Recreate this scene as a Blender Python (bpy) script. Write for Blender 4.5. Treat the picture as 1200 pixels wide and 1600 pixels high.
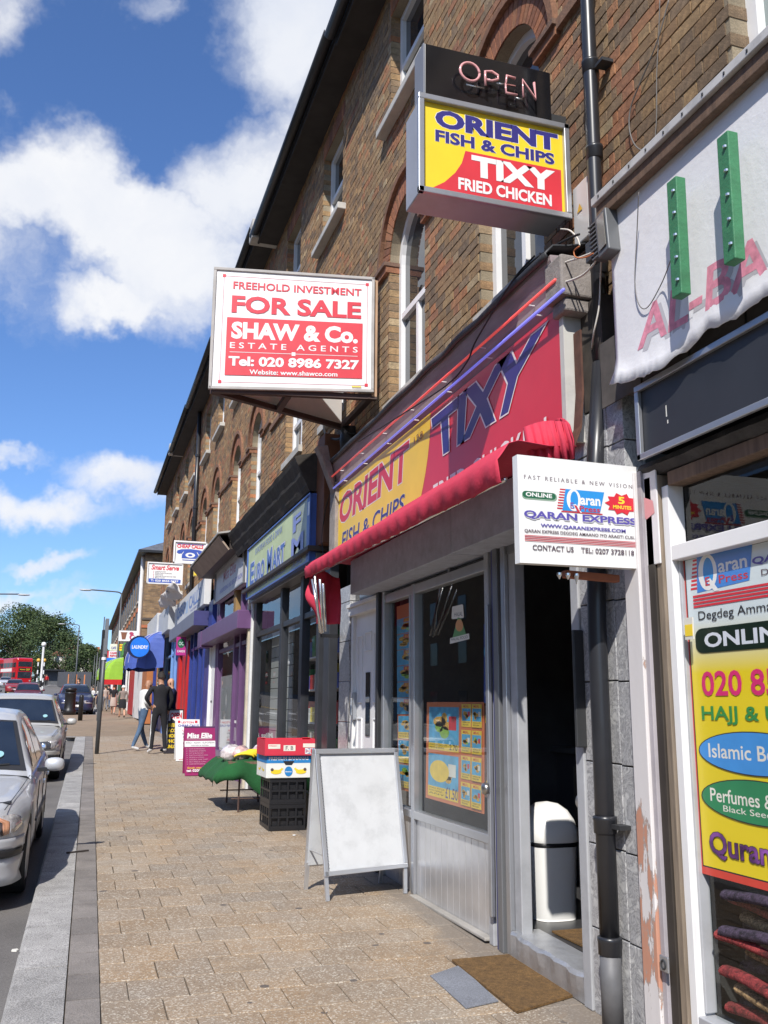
import bpy, bmesh, math, random
from mathutils import Vector, Matrix, noise
random.seed(7)
for o in list(bpy.data.objects): bpy.data.objects.remove(o)
S = bpy.context.scene
COL = S.collection
R = math.radians
# ---------------------------------------------------------------- camera
FPX, PIT, YAW, ROLL, CH = 1444., .20721, .31136, .006845, 1.55
_fw = Vector((math.sin(YAW), math.cos(YAW), 0)); _rt = Vector((math.cos(YAW), -math.sin(YAW), 0)); _up = Vector((0, 0, 1))
_F = _fw*math.cos(PIT)+_up*math.sin(PIT); _U = _up*math.cos(PIT)-_fw*math.sin(PIT)
_r = _rt*math.cos(ROLL)+_U*math.sin(ROLL); _u = _U*math.cos(ROLL)-_rt*math.sin(ROLL)
cam = bpy.data.objects.new('camera', bpy.data.cameras.new('camera')); COL.objects.link(cam)
cam.data.sensor_fit = 'HORIZONTAL'; cam.data.sensor_width = 36; cam.data.lens = 36*FPX/1200
cam.data.clip_start = .05; cam.data.clip_end = 6000
m3 = Matrix((_r, _u, -_F)).transposed()
cam.matrix_world = Matrix.Translation((0, 0, CH)) @ m3.to_4x4()
S.camera = cam
# ---------------------------------------------------------------- light
SUND = Vector((.50, .85, -.95)).normalized()        # the way the sunlight travels
SUN_EL = math.asin(-SUND.z); SUN_AZ = math.atan2(-SUND.x, -SUND.y)
sun = bpy.data.objects.new('sun', bpy.data.lights.new('sun', 'SUN')); COL.objects.link(sun)
sun.data.energy = 5.0; sun.data.angle = R(.5); sun.data.color = (1, .955, .89)
sun.rotation_euler = SUND.to_track_quat('-Z', 'Y').to_euler()
S.view_settings.view_transform = 'Standard'; S.view_settings.look = 'None'
S.view_settings.gamma = 1; S.view_settings.exposure = .18
try: S.view_settings.use_curve_mapping = False
except Exception: pass
Wd = bpy.data.worlds.new('World'); S.world = Wd; Wd.use_nodes = True
def raydir(x, y): return (_F+_r*((x-600)/FPX)-_u*((y-800)/FPX))
def world():
    nt = Wd.node_tree; N = nt.nodes; L = nt.links; N.clear()
    out = N.new('ShaderNodeOutputWorld'); bg = N.new('ShaderNodeBackground'); bg.inputs[1].default_value = .1
    sky = N.new('ShaderNodeTexSky'); sky.sky_type = 'NISHITA'; sky.sun_disc = False
    sky.sun_elevation = SUN_EL; sky.sun_rotation = SUN_AZ; sky.air_density = 1.0; sky.dust_density = .6; sky.ozone_density = 2.2
    tc = N.new('ShaderNodeTexCoord')
    def math_(op, a, b=None, c=None):
        n = N.new('ShaderNodeMath'); n.operation = op
        for i, v in enumerate((a, b, c)):
            if v is None: continue
            if isinstance(v, (int, float)): n.inputs[i].default_value = v
            else: L.new(v, n.inputs[i])
        return n.outputs[0]
    def ns(sc, det, rough, src, w=None):
        n = N.new('ShaderNodeTexNoise'); n.inputs['Scale'].default_value = sc; n.inputs['Detail'].default_value = det
        n.inputs['Roughness'].default_value = rough; L.new(src, n.inputs['Vector']); return n
    # warped direction
    wn = ns(5.0, 6, .62, tc.outputs['Generated'])
    sub = N.new('ShaderNodeVectorMath'); sub.operation = 'SUBTRACT'; L.new(wn.outputs['Color'], sub.inputs[0]); sub.inputs[1].default_value = (.5, .5, .5)
    mul = N.new('ShaderNodeVectorMath'); mul.operation = 'SCALE'; L.new(sub.outputs[0], mul.inputs[0]); mul.inputs['Scale'].default_value = .19
    add = N.new('ShaderNodeVectorMath'); add.operation = 'ADD'; L.new(tc.outputs['Generated'], add.inputs[0]); L.new(mul.outputs[0], add.inputs[1])
    total = None
    # cloud masses: direction in the sky, angular radius (wide, tall), density
    blobs = [((200,345),.17,.055,1.1),((50,330),.12,.045,.9),((320,430),.10,.065,1.0),((400,300),.09,.07,.9),((235,480),.11,.03,.8),((455,210),.05,.06,.7),
             ((470,60),.10,.075,.95),((5,90),.045,.13,.66),((340,20),.04,.03,.4),((220,0),.05,.03,.5),((560,120),.12,.12,.8),
             ((215,745),.09,.036,.84),((50,785),.12,.028,.76),((0,705),.05,.014,.6),((90,878),.06,.014,.70),((30,925),.10,.020,.66),((120,950),.07,.014,.56),((10,640),.03,.01,.2),
             ((-300,300),.25,.12,.8),((-350,850),.3,.05,.6),((900,-500),.3,.2,.8),((-200,-500),.3,.2,.7),((1500,300),.3,.2,.7)]
    for (c, rx, rz, d) in blobs:
        v = raydir(*c).normalized()
        s = N.new('ShaderNodeVectorMath'); s.operation = 'SUBTRACT'; L.new(add.outputs[0], s.inputs[0]); s.inputs[1].default_value = v
        q = N.new('ShaderNodeVectorMath'); q.operation = 'MULTIPLY'; L.new(s.outputs[0], q.inputs[0]); q.inputs[1].default_value = (1/rx, 1/rx, 1/rz)
        ln = N.new('ShaderNodeVectorMath'); ln.operation = 'DOT_PRODUCT'; L.new(q.outputs[0], ln.inputs[0]); L.new(q.outputs[0], ln.inputs[1])
        e = math_('MULTIPLY', math_('POWER', 2.718, math_('MULTIPLY', ln.outputs['Value'], -1.0)), d)
        total = e if total is None else math_('MAXIMUM', total, e)
    fine = ns(7, 9, .60, add.outputs[0])
    dens = math_('ADD', total, math_('MULTIPLY', math_('SUBTRACT', fine.outputs['Fac'], .5), .85))
    # scattered cloud for the rest of the sky, behind the camera
    sep = N.new('ShaderNodeSeparateXYZ'); L.new(tc.outputs['Generated'], sep.inputs[0])
    big = ns(2.2, 7, .55, tc.outputs['Generated'])
    other = math_('MULTIPLY', math_('LESS_THAN', sep.outputs['Y'], .3), math_('MULTIPLY', math_('SUBTRACT', big.outputs['Fac'], .38), 2.4))
    dens = math_('MAXIMUM', dens, other)
    mr = N.new('ShaderNodeMapRange'); mr.interpolation_type = 'SMOOTHSTEP'; L.new(dens, mr.inputs[0])
    mr.inputs[1].default_value = .27; mr.inputs[2].default_value = .80
    cl = N.new('ShaderNodeMapRange'); L.new(ns(4, 5, .5, add.outputs[0]).outputs['Fac'], cl.inputs[0]); cl.inputs[1].default_value = .35; cl.inputs[2].default_value = .62
    cc = N.new('ShaderNodeMix'); cc.data_type = 'RGBA'; L.new(cl.outputs[0], cc.inputs[0])
    cc.inputs[6].default_value = (6.9, 7.3, 8.2, 1); cc.inputs[7].default_value = (8.7, 8.75, 8.9, 1)
    # the blue of the photograph's sky is deeper than the model's: tint the clear air
    tint = N.new('ShaderNodeMix'); tint.data_type = 'RGBA'; tint.blend_type = 'MULTIPLY'; tint.inputs[0].default_value = 1
    L.new(sky.outputs[0], tint.inputs[6]); tint.inputs[7].default_value = (.86, 1.13, 1.55, 1)
    mx = N.new('ShaderNodeMix'); mx.data_type = 'RGBA'; L.new(math_('MULTIPLY', mr.outputs[0], .97), mx.inputs[0])
    L.new(tint.outputs[2], mx.inputs[6]); L.new(cc.outputs[2], mx.inputs[7])
    L.new(mx.outputs[2], bg.inputs[0]); L.new(bg.outputs[0], out.inputs[0])
    Wd.cycles.sampling_method = 'AUTOMATIC'
world()
S.cycles.max_bounces = 6; S.cycles.diffuse_bounces = 3; S.cycles.glossy_bounces = 3; S.cycles.transmission_bounces = 4; S.cycles.transparent_max_bounces = 8
S.cycles.use_denoising = True
S.cycles.caustics_reflective = False; S.cycles.caustics_refractive = False
# ---------------------------------------------------------------- geometry of the street: where a sight line meets a real plane
def ray(x, y): return raydir(x, y)
def W(x, y, X):
    d = ray(x, y); p = d*(X/d.x); p.z += CH; return p
def YP(x, y, Y):
    d = ray(x, y); p = d*(Y/d.y); p.z += CH; return p
def gz(Y):
    if Y < 50: return .0225*Y
    if Y < 230: return 1.125+.031*(Y-50)
    return 1.125+.031*180
def G(x, y):
    d = ray(x, y); t = CH/(.0225*d.y-d.z) if (.0225*d.y-d.z) else 50
    for i in range(40):
        p = d*t; h = p.z+CH-gz(p.y); t += h/(.0225*d.y-d.z)*.7
    p = d*t; p.z += CH; return p
def kerb_x(Y): return -.29+.0093*Y
# ---------------------------------------------------------------- materials
def lin(c):
    if isinstance(c, str):
        c = c.lstrip('#'); c = [int(c[i:i+2], 16)/255 for i in (0, 2, 4)]
        return tuple(x/12.92 if x < .04045 else ((x+.055)/1.055)**2.4 for x in c)
    return tuple(c[:3])
_M = {}
def mat(key, c=None, rough=.6, metal=0, var=.12, vs=3., grime=0, gs=1.2, bump=0, bs=60, spec=.5, coat=0, emit=None, es=1, fine=0, stretch=None, attr=None):
    if key in _M: return _M[key]
    m = bpy.data.materials.new(key); _M[key] = m; m.use_nodes = True
    nt = m.node_tree; N = nt.nodes; L = nt.links; b = N['Principled BSDF']
    base = lin(c)
    b.inputs['Roughness'].default_value = rough; b.inputs['Metallic'].default_value = metal
    b.inputs['Specular IOR Level'].default_value = spec
    if coat: b.inputs['Coat Weight'].default_value = coat; b.inputs['Coat Roughness'].default_value = .04
    tc = N.new('ShaderNodeTexCoord'); src = tc.outputs['Object']
    if stretch:
        mp = N.new('ShaderNodeMapping'); mp.inputs['Scale'].default_value = stretch; L.new(src, mp.inputs[0]); src = mp.outputs[0]
    def nz(sc, det=5, ro=.6):
        n = N.new('ShaderNodeTexNoise'); n.inputs['Scale'].default_value = sc; n.inputs['Detail'].default_value = det; n.inputs['Roughness'].default_value = ro
        L.new(src, n.inputs['Vector']); return n.outputs['Fac']
    def mr(s, a, bb, lo, hi):
        n = N.new('ShaderNodeMapRange'); L.new(s, n.inputs[0]); n.inputs[1].default_value = a; n.inputs[2].default_value = bb; n.inputs[3].default_value = lo; n.inputs[4].default_value = hi; return n.outputs[0]
    def mixc(bt, fac, a, bb):
        n = N.new('ShaderNodeMix'); n.data_type = 'RGBA'; n.blend_type = bt
        for i, v in ((0, fac), (6, a), (7, bb)):
            if isinstance(v, (int, float)): n.inputs[i].default_value = v
            elif isinstance(v, tuple): n.inputs[i].default_value = (*v[:3], 1)
            else: L.new(v, n.inputs[i])
        return n.outputs[2]
    if attr == 'Col':
        a = N.new('ShaderNodeAttribute'); a.attribute_name = 'Col'; cur = a.outputs['Color']
    elif attr == 'obj':
        a = N.new('ShaderNodeObjectInfo'); cur = a.outputs['Color']
    else: cur = base
    if var:
        v = mr(nz(vs), .3, .7, 1-var, 1+var)
        g = N.new('ShaderNodeCombineColor'); [L.new(v, g.inputs[i]) for i in range(3)]
        cur = mixc('MULTIPLY', 1., cur, g.outputs[0])
    if fine:
        v = mr(nz(140, 2, .8), .35, .65, 1-fine, 1+fine)
        g = N.new('ShaderNodeCombineColor'); [L.new(v, g.inputs[i]) for i in range(3)]
        cur = mixc('MULTIPLY', 1., cur, g.outputs[0])
    if grime:
        f = mr(nz(gs, 8, .7), .48, .72, 0, grime)
        cur = mixc('MIX', f, cur, tuple(x*.28+.012 for x in base))
    if isinstance(cur, tuple): b.inputs['Base Color'].default_value = (*cur, 1)
    else: L.new(cur, b.inputs['Base Color'])
    if bump:
        bn = N.new('ShaderNodeBump'); bn.inputs['Strength'].default_value = min(1, bump); bn.inputs['Distance'].default_value = .01
        L.new(nz(bs, 6, .65), bn.inputs['Height']); L.new(bn.outputs[0], b.inputs['Normal'])
    if emit is not None:
        b.inputs['Emission Color'].default_value = (*lin(emit), 1); b.inputs['Emission Strength'].default_value = es
    return m
def glass_mat(key, tint=(.8, .85, .85), rough=.01, refl=1.0):
    """thin shop glass: see-through with a real fresnel reflection"""
    if key in _M: return _M[key]
    m = bpy.data.materials.new(key); _M[key] = m; m.use_nodes = True
    nt = m.node_tree; N = nt.nodes; L = nt.links; N.clear()
    out = N.new('ShaderNodeOutputMaterial'); t = N.new('ShaderNodeBsdfTransparent'); t.inputs[0].default_value = (*tint, 1)
    g = N.new('ShaderNodeBsdfGlossy'); g.inputs['Roughness'].default_value = rough; g.inputs[0].default_value = (1, 1, 1, 1)
    ge = N.new('ShaderNodeNewGeometry'); dt = N.new('ShaderNodeVectorMath'); dt.operation = 'DOT_PRODUCT'; L.new(ge.outputs['Incoming'], dt.inputs[0]); L.new(ge.outputs['Normal'], dt.inputs[1])
    ab = N.new('ShaderNodeMath'); ab.operation = 'ABSOLUTE'; L.new(dt.outputs['Value'], ab.inputs[0])
    su = N.new('ShaderNodeMath'); su.operation = 'SUBTRACT'; su.inputs[0].default_value = 1; L.new(ab.outputs[0], su.inputs[1])
    pw = N.new('ShaderNodeMath'); pw.operation = 'POWER'; L.new(su.outputs[0], pw.inputs[0]); pw.inputs[1].default_value = 5
    mm = N.new('ShaderNodeMath'); mm.operation = 'MULTIPLY_ADD'; L.new(pw.outputs[0], mm.inputs[0]); mm.inputs[1].default_value = .80*refl; mm.inputs[2].default_value = .045*refl
    mx = N.new('ShaderNodeMixShader'); L.new(mm.outputs[0], mx.inputs[0]); L.new(t.outputs[0], mx.inputs[1]); L.new(g.outputs[0], mx.inputs[2]); L.new(mx.outputs[0], out.inputs[0])
    return m
# ---------------------------------------------------------------- objects
ORG = {}
def tag(o, label=None, cat=None, group=None, kind=None):
    if label: o['label'] = label
    if cat: o['category'] = cat
    if group: o['group'] = group
    if kind: o['kind'] = kind
    return o
def thing(name, loc, label, cat, group=None, rz=0):
    o = bpy.data.objects.new(name, None); COL.objects.link(o); o.empty_display_size = .1
    o.location = loc; o.rotation_euler = (0, 0, rz)
    ORG[o.name] = Vector(loc) if not rz else None
    return tag(o, label, cat, group)
class MB:
    def __init__(s): s.v = []; s.f = []; s.m = []; s.c = []
    def add(s, vs, fs, m=0, col=None):
        n = len(s.v); s.v += [Vector(v) for v in vs]; s.f += [[i+n for i in f] for f in fs]; s.m += [m]*len(fs)
        if col is not None: s.c += [col]*len(vs)
    def quad(s, a, b, c, d, m=0): s.add([a, b, c, d], [[0, 1, 2, 3]], m)
    def box(s, x0, x1, y0, y1, z0, z1, m=0, col=None):
        s.add([(x0,y0,z0),(x1,y0,z0),(x1,y1,z0),(x0,y1,z0),(x0,y0,z1),(x1,y0,z1),(x1,y1,z1),(x0,y1,z1)],
              [[0,3,2,1],[4,5,6,7],[0,1,5,4],[1,2,6,5],[2,3,7,6],[3,0,4,7]], m, col)
    def gbox(s, x0, x1, y0, y1, h0, h1, m=0):
        """box whose bottom and top follow the sloping pavement"""
        a, b = gz(y0), gz(y1)
        s.add([(x0,y0,a+h0),(x1,y0,a+h0),(x1,y1,b+h0),(x0,y1,b+h0),(x0,y0,a+h1),(x1,y0,a+h1),(x1,y1,b+h1),(x0,y1,b+h1)],
              [[0,3,2,1],[4,5,6,7],[0,1,5,4],[1,2,6,5],[2,3,7,6],[3,0,4,7]], m)
    def slab(s, pts, off, m=0, mside=None):
        """polygon pts extruded by vector off"""
        n = len(pts); off = Vector(off); P = [Vector(p) for p in pts]; Q = [p+off for p in P]
        ms = m if mside is None else mside
        s.add(P+Q, [list(range(n))], m); k = len(s.v)-2*n
        s.f.append([k+n+i for i in reversed(range(n))]); s.m.append(ms)
        for i in range(n):
            j = (i+1) % n; s.f.append([k+j, k+i, k+n+i, k+n+j]); s.m.append(ms)
    def beam(s, p, q, w, h, up=(0, 0, 1), m=0):
        p = Vector(p); q = Vector(q); d = (q-p).normalized(); up = Vector(up)
        a = d.cross(up)
        if a.length < 1e-4: a = d.cross(Vector((0, 1, 0)))
        a.normalize(); b = a.cross(d).normalized(); a = a*w/2; b = b*h/2
        vs = [p-a-b, p+a-b, p+a+b, p-a+b, q-a-b, q+a-b, q+a+b, q-a+b]
        s.add(vs, [[3,2,1,0],[4,5,6,7],[0,1,5,4],[1,2,6,5],[2,3,7,6],[3,0,4,7]], m)
    def tube(s, pts, r, n=8, m=0, cap=True):
        pts = [Vector(p) for p in pts]; k = len(pts); rr = r if isinstance(r, (list, tuple)) else [r]*k
        base = len(s.v); prev = None
        for i, p in enumerate(pts):
            d = (pts[min(i+1, k-1)]-pts[max(i-1, 0)])
            if d.length < 1e-9: d = Vector((0, 0, 1))
            d.normalize()
            if prev is None:
                a = d.cross(Vector((0, 0, 1)));
                if a.length < 1e-3: a = d.cross(Vector((1, 0, 0)))
            else: a = prev-d*prev.dot(d)
            a.normalize(); prev = a; b = d.cross(a)
            for j in range(n):
                t = 2*math.pi*j/n; s.v.append(p+(a*math.cos(t)+b*math.sin(t))*rr[i])
        for i in range(k-1):
            for j in range(n):
                j2 = (j+1) % n; s.f.append([base+i*n+j, base+i*n+j2, base+(i+1)*n+j2, base+(i+1)*n+j]); s.m.append(m)
        if cap:
            s.f.append([base+j for j in reversed(range(n))]); s.m.append(m)
            s.f.append([base+(k-1)*n+j for j in range(n)]); s.m.append(m)
    def lathe(s, c, prof, n=16, m=0, sx=1, sy=1):
        c = Vector(c); base = len(s.v)
        for (r, z) in prof:
            for j in range(n):
                t = 2*math.pi*j/n; s.v.append(c+Vector((r*math.cos(t)*sx, r*math.sin(t)*sy, z)))
        for i in range(len(prof)-1):
            for j in range(n):
                j2 = (j+1) % n; s.f.append([base+i*n+j, base+i*n+j2, base+(i+1)*n+j2, base+(i+1)*n+j]); s.m.append(m)
        s.f.append([base+j for j in reversed(range(n))]); s.m.append(m)
        s.f.append([base+(len(prof)-1)*n+j for j in range(n)]); s.m.append(m)
    def grid(s, rows, m=0, close=False):
        """rows of points -> quads"""
        n = len(rows[0]); base = len(s.v)
        for r in rows: s.v += [Vector(p) for p in r]
        for i in range(len(rows)-1):
            for j in range(n-1 if not close else n):
                j2 = (j+1) % n; s.f.append([base+i*n+j, base+i*n+j2, base+(i+1)*n+j2, base+(i+1)*n+j]); s.m.append(m)
    def build(s, name, mats, parent=None, local=False, smooth=False, bevel=0, sub=0, loc=None, solid=0, recalc=False):
        if not isinstance(mats, (list, tuple)): mats = [mats]
        org = Vector((0, 0, 0))
        if parent is not None and not local: org = ORG.get(parent.name) or Vector((0, 0, 0))
        if parent is None and loc is not None: org = Vector(loc)
        me = bpy.data.meshes.new(name)
        me.from_pydata([tuple(v-org) for v in s.v], [], s.f)
        for mm in mats: me.materials.append(mm)
        me.polygons.foreach_set('material_index', s.m)
        if s.c:
            ca = me.color_attributes.new('Col', 'FLOAT_COLOR', 'POINT')
            ca.data.foreach_set('color', [x for c in s.c for x in (*c[:3], 1)])
        if recalc:
            bm = bmesh.new(); bm.from_mesh(me); bmesh.ops.recalc_face_normals(bm, faces=bm.faces); bm.to_mesh(me); bm.free()
        if smooth: me.polygons.foreach_set('use_smooth', [True]*len(me.polygons))
        me.update()
        o = bpy.data.objects.new(name, me); COL.objects.link(o)
        if parent is not None: o.parent = parent; ORG[o.name] = org
        else: o.location = org; ORG[o.name] = org
        if solid:
            md = o.modifiers.new('t', 'SOLIDIFY'); md.thickness = solid; md.offset = 0
        if bevel:
            md = o.modifiers.new('b', 'BEVEL'); md.width = bevel; md.segments = 2; md.limit_method = 'ANGLE'; md.angle_limit = R(40)
        if sub:
            md = o.modifiers.new('s', 'SUBSURF'); md.levels = sub; md.render_levels = sub
        return o
# ---------------------------------------------------------------- lettering
_T = {}
def text2d(body, bold=0., shear=0., res=3):
    k = (body, bold, shear, res)
    if k in _T: return _T[k]
    cu = bpy.data.curves.new('t', 'FONT'); cu.body = body; cu.resolution_u = res; cu.offset = bold; cu.shear = shear
    ob = bpy.data.objects.new('t', cu)
    me = bpy.data.meshes.new_from_object(ob)
    vs = [v.co.copy() for v in me.vertices]; fs = [list(p.vertices) for p in me.polygons]
    bpy.data.objects.remove(ob); bpy.data.curves.remove(cu); bpy.data.meshes.remove(me)
    xs = [v.x for v in vs] or [0]; ys = [v.y for v in vs] or [0]
    _T[k] = (vs, fs, min(xs), max(xs), min(ys), max(ys)); return _T[k]
class Panel:
    """a flat sign face; prints are laid on it in fractions of its width and height (v runs down)"""
    def __init__(s, TL, TR, BR, BL, toward=(0, -1, 0)):
        s.c = [Vector(p) for p in (TL, TR, BR, BL)]
        n = (s.c[1]-s.c[0]).cross(s.c[3]-s.c[0]).normalized()
        if n.dot(Vector(toward)) < 0: n = -n
        s.n = n; s.mb = MB(); s.mats = []; s.lay = 1
        s.step = .0003
    def P(s, u, v, off=0):
        a, b, c, d = s.c
        return a.lerp(b, u).lerp(d.lerp(c, u), v)+s.n*off
    def mi(s, m):
        if m not in s.mats: s.mats.append(m)
        return s.mats.index(m)
    def poly(s, pts, m):
        s.lay += 1; i = s.mi(m)
        s.mb.add([s.P(u, v, s.lay*s.step) for u, v in pts], [list(range(len(pts)))], i); return s
    def rect(s, u0, v0, u1, v1, m): return s.poly([(u0, v0), (u1, v0), (u1, v1), (u0, v1)], m)
    def frame(s, u0, v0, u1, v1, tu, tv, m):
        for r in ((u0, v0, u1, v0+tv), (u0, v1-tv, u1, v1), (u0, v0+tv, u0+tu, v1-tv), (u1-tu, v0+tv, u1, v1-tv)):
            s.rect(*r, m); s.lay -= 1
        s.lay += 1
    def ell(s, u, v, ru, rv, m, n=24, a0=0, a1=360):
        return s.poly([(u+ru*math.cos(R(a0+(a1-a0)*i/n)), v+rv*math.sin(R(a0+(a1-a0)*i/n))) for i in range(n if a1-a0 == 360 else n+1)], m)
    def rrect(s, u0, v0, u1, v1, ru, rv, m):
        P = []
        for (cu, cv, a) in ((u1-ru, v0+rv, 270), (u1-ru, v1-rv, 0), (u0+ru, v1-rv, 90), (u0+ru, v0+rv, 180)):
            for k in range(6): t = R(a+90*k/5); P.append((cu+ru*math.cos(t), cv+rv*math.sin(t)))
        return s.poly(P, m)
    def text(s, body, u0, v0, u1, v1, m, bold=.012, shear=0, rise=0, sp=0):
        """capitals fill the box exactly; rise lifts the right end"""
        s.lay += 1; i = s.mi(m)
        vs, fs, x0, x1, y0, y1 = text2d(body, bold, shear)
        if not fs: return s
        w = (x1-x0) or 1; h = (y1-y0) or 1; out = []
        for v in vs:
            a = (v.x-x0)/w; b = (v.y-y0)/h
            out.append(s.P(u0+(u1-u0)*a, v1+(v0-v1)*b-rise*a, s.lay*s.step))
        s.mb.add(out, fs, i); return s
    def flush(s, parent, name='lettering'):
        if s.mb.v:
            o = s.mb.build(name, s.mats, parent); s.mb = MB(); s.mats = []; return o
    def board(s, thick, mats, parent, name='board', bevel=0):
        mb = MB(); mb.slab(s.c, -s.n*thick, 0, 1 if isinstance(mats, (list, tuple)) and len(mats) > 1 else 0)
        return mb.build(name, mats, parent, bevel=bevel)
def rim(panel, w, d, m, parent, name='frame', back=.0):
    """raised frame round a panel"""
    mb = MB(); c = panel.c; n = panel.n
    for i in range(4):
        p, q = c[i], c[(i+1) % 4]; e = (q-p).normalized()
        mb.beam(p+n*(d/2-back)-e*w/2, q+n*(d/2-back)+e*w/2 if i % 2 == 0 else q+n*(d/2-back)-e*w/2, w, d, up=n)
    return mb.build(name, m, parent, bevel=min(w, d)*.15)
# ================================================================ materials used all over
WHITE = mat('white_paint', (.74, .74, .72), .5, var=.06, grime=.25, gs=2)
SIGNW = mat('sign_white', (.78, .78, .77), .38, var=.05, grime=.14, gs=2.5)
SIGNR = mat('sign_red', (.64, .04, .055), .42, var=.09, grime=.10)
SIGNY = mat('sign_yellow', (.84, .60, .03), .42, var=.07, grime=.10)
NAVY = mat('sign_navy', (.035, .03, .19), .4, var=.04)
BLACKP = mat('print_black', (.02, .02, .025), .45, var=.05)
REDP = mat('print_red', (.62, .03, .05), .4, var=.04)
ALU = mat('aluminium', (.46, .47, .49), .38, .75, var=.10, vs=6, grime=.25, gs=3)
ALUP = mat('aluminium_painted', (.42, .43, .45), .45, .1, var=.10, grime=.3, gs=4)
ALUD = mat('aluminium_dull', (.22, .225, .235), .45, .5, var=.12, grime=.3, gs=3)
STEELD = mat('dark_steel', (.05, .052, .055), .5, .4, var=.15)
BLACK = mat('black_plastic', (.012, .012, .014), .42, var=.2)
PIPEB = mat('pipe_black_paint', (.022, .023, .027), .33, var=.2, grime=.2)
MORTAR = mat('mortar', (.25, .205, .14), .95, var=.25, vs=2.5, bump=.5, bs=90, fine=.2)
BRICK = mat('brick_stock', (.3, .2, .1), .9, var=.28, vs=22, grime=.42, gs=.8, fine=.22, bump=.6, bs=75, attr='Col')
BRICKO = mat('brick_single', (.3, .2, .1), .9, var=.28, vs=22, grime=.25, gs=.8, fine=.28, bump=.6, bs=75, attr='obj')
SILL = mat('sill_stone', (.50, .48, .44), .8, var=.15, grime=.4, bump=.3)
GUTTER = mat('gutter_black', (.015, .016, .017), .45, var=.2)
SOFFIT = mat('soffit_dark', (.03, .026, .024), .8, var=.3)
SLATE = mat('slate', (.10, .105, .12), .6, var=.3, vs=5, bump=.4)
UPVC = mat('window_white', (.80, .80, .80), .35, var=.04, grime=.10)
WGLASS = mat('window_glass', (.018, .022, .028), .03, var=.3, vs=2, spec=1.0)
CURT = mat('net_curtain_glass', (.19, .235, .225), .08, var=.12, vs=2, spec=.9, stretch=(1, 6, .6))
RENDER = mat('cement_render', (.36, .34, .31), .9, var=.2, grime=.5, bump=.5)
GLASS = glass_mat('shop_glass', (.88, .91, .90), .01, .9)
DARKG = mat('dark_interior', (.03, .03, .033), .8, var=.4)
# ================================================================ ground, road, pavement
def sheet(name, x0f, x1f, ys, h, m, kind='structure', parent=None, nx=1):
    mb = MB(); rows = []
    for y in ys:
        a, b = x0f(y), x1f(y); rows.append([(a+(b-a)*i/nx, y, gz(y)+h) for i in range(nx+1)])
    mb.grid(rows); o = mb.build(name, m, parent)
    if parent is None: tag(o, kind=kind)
    return o
def asphalt():
    m = mat('asphalt', (.15, .14, .132), .9, var=.22, vs=1.2, fine=.35, bump=.6, bs=160, grime=.3, gs=.6); return m
ASPH = asphalt()
YS = [-6, -2]+list(range(0, 50, 2))+list(range(50, 235, 5))
GROUND = mat('ground_earth', (.14, .13, .10), .95, var=.25, vs=.4, bump=.5)
def far_ground():
    mb = MB(); ys = [-400, -100, -20, 0, 50, 90, 130, 180, 230, 400, 1000, 4000]; xs = [-4000, -800, -200, -60, 60, 200, 800, 4000]
    mb.grid([[(x, y, gz(max(y, 0))-.32) for x in xs] for y in ys]); tag(mb.build('ground', GROUND), kind='structure')
far_ground()
def road_left(y): return -16-.0*y if y < 60 else -16-(y-60)*.35
sheet('road', lambda y: road_left(y), lambda y: .2 if y < 47 else 3.2, YS, -.12, ASPH)
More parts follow.
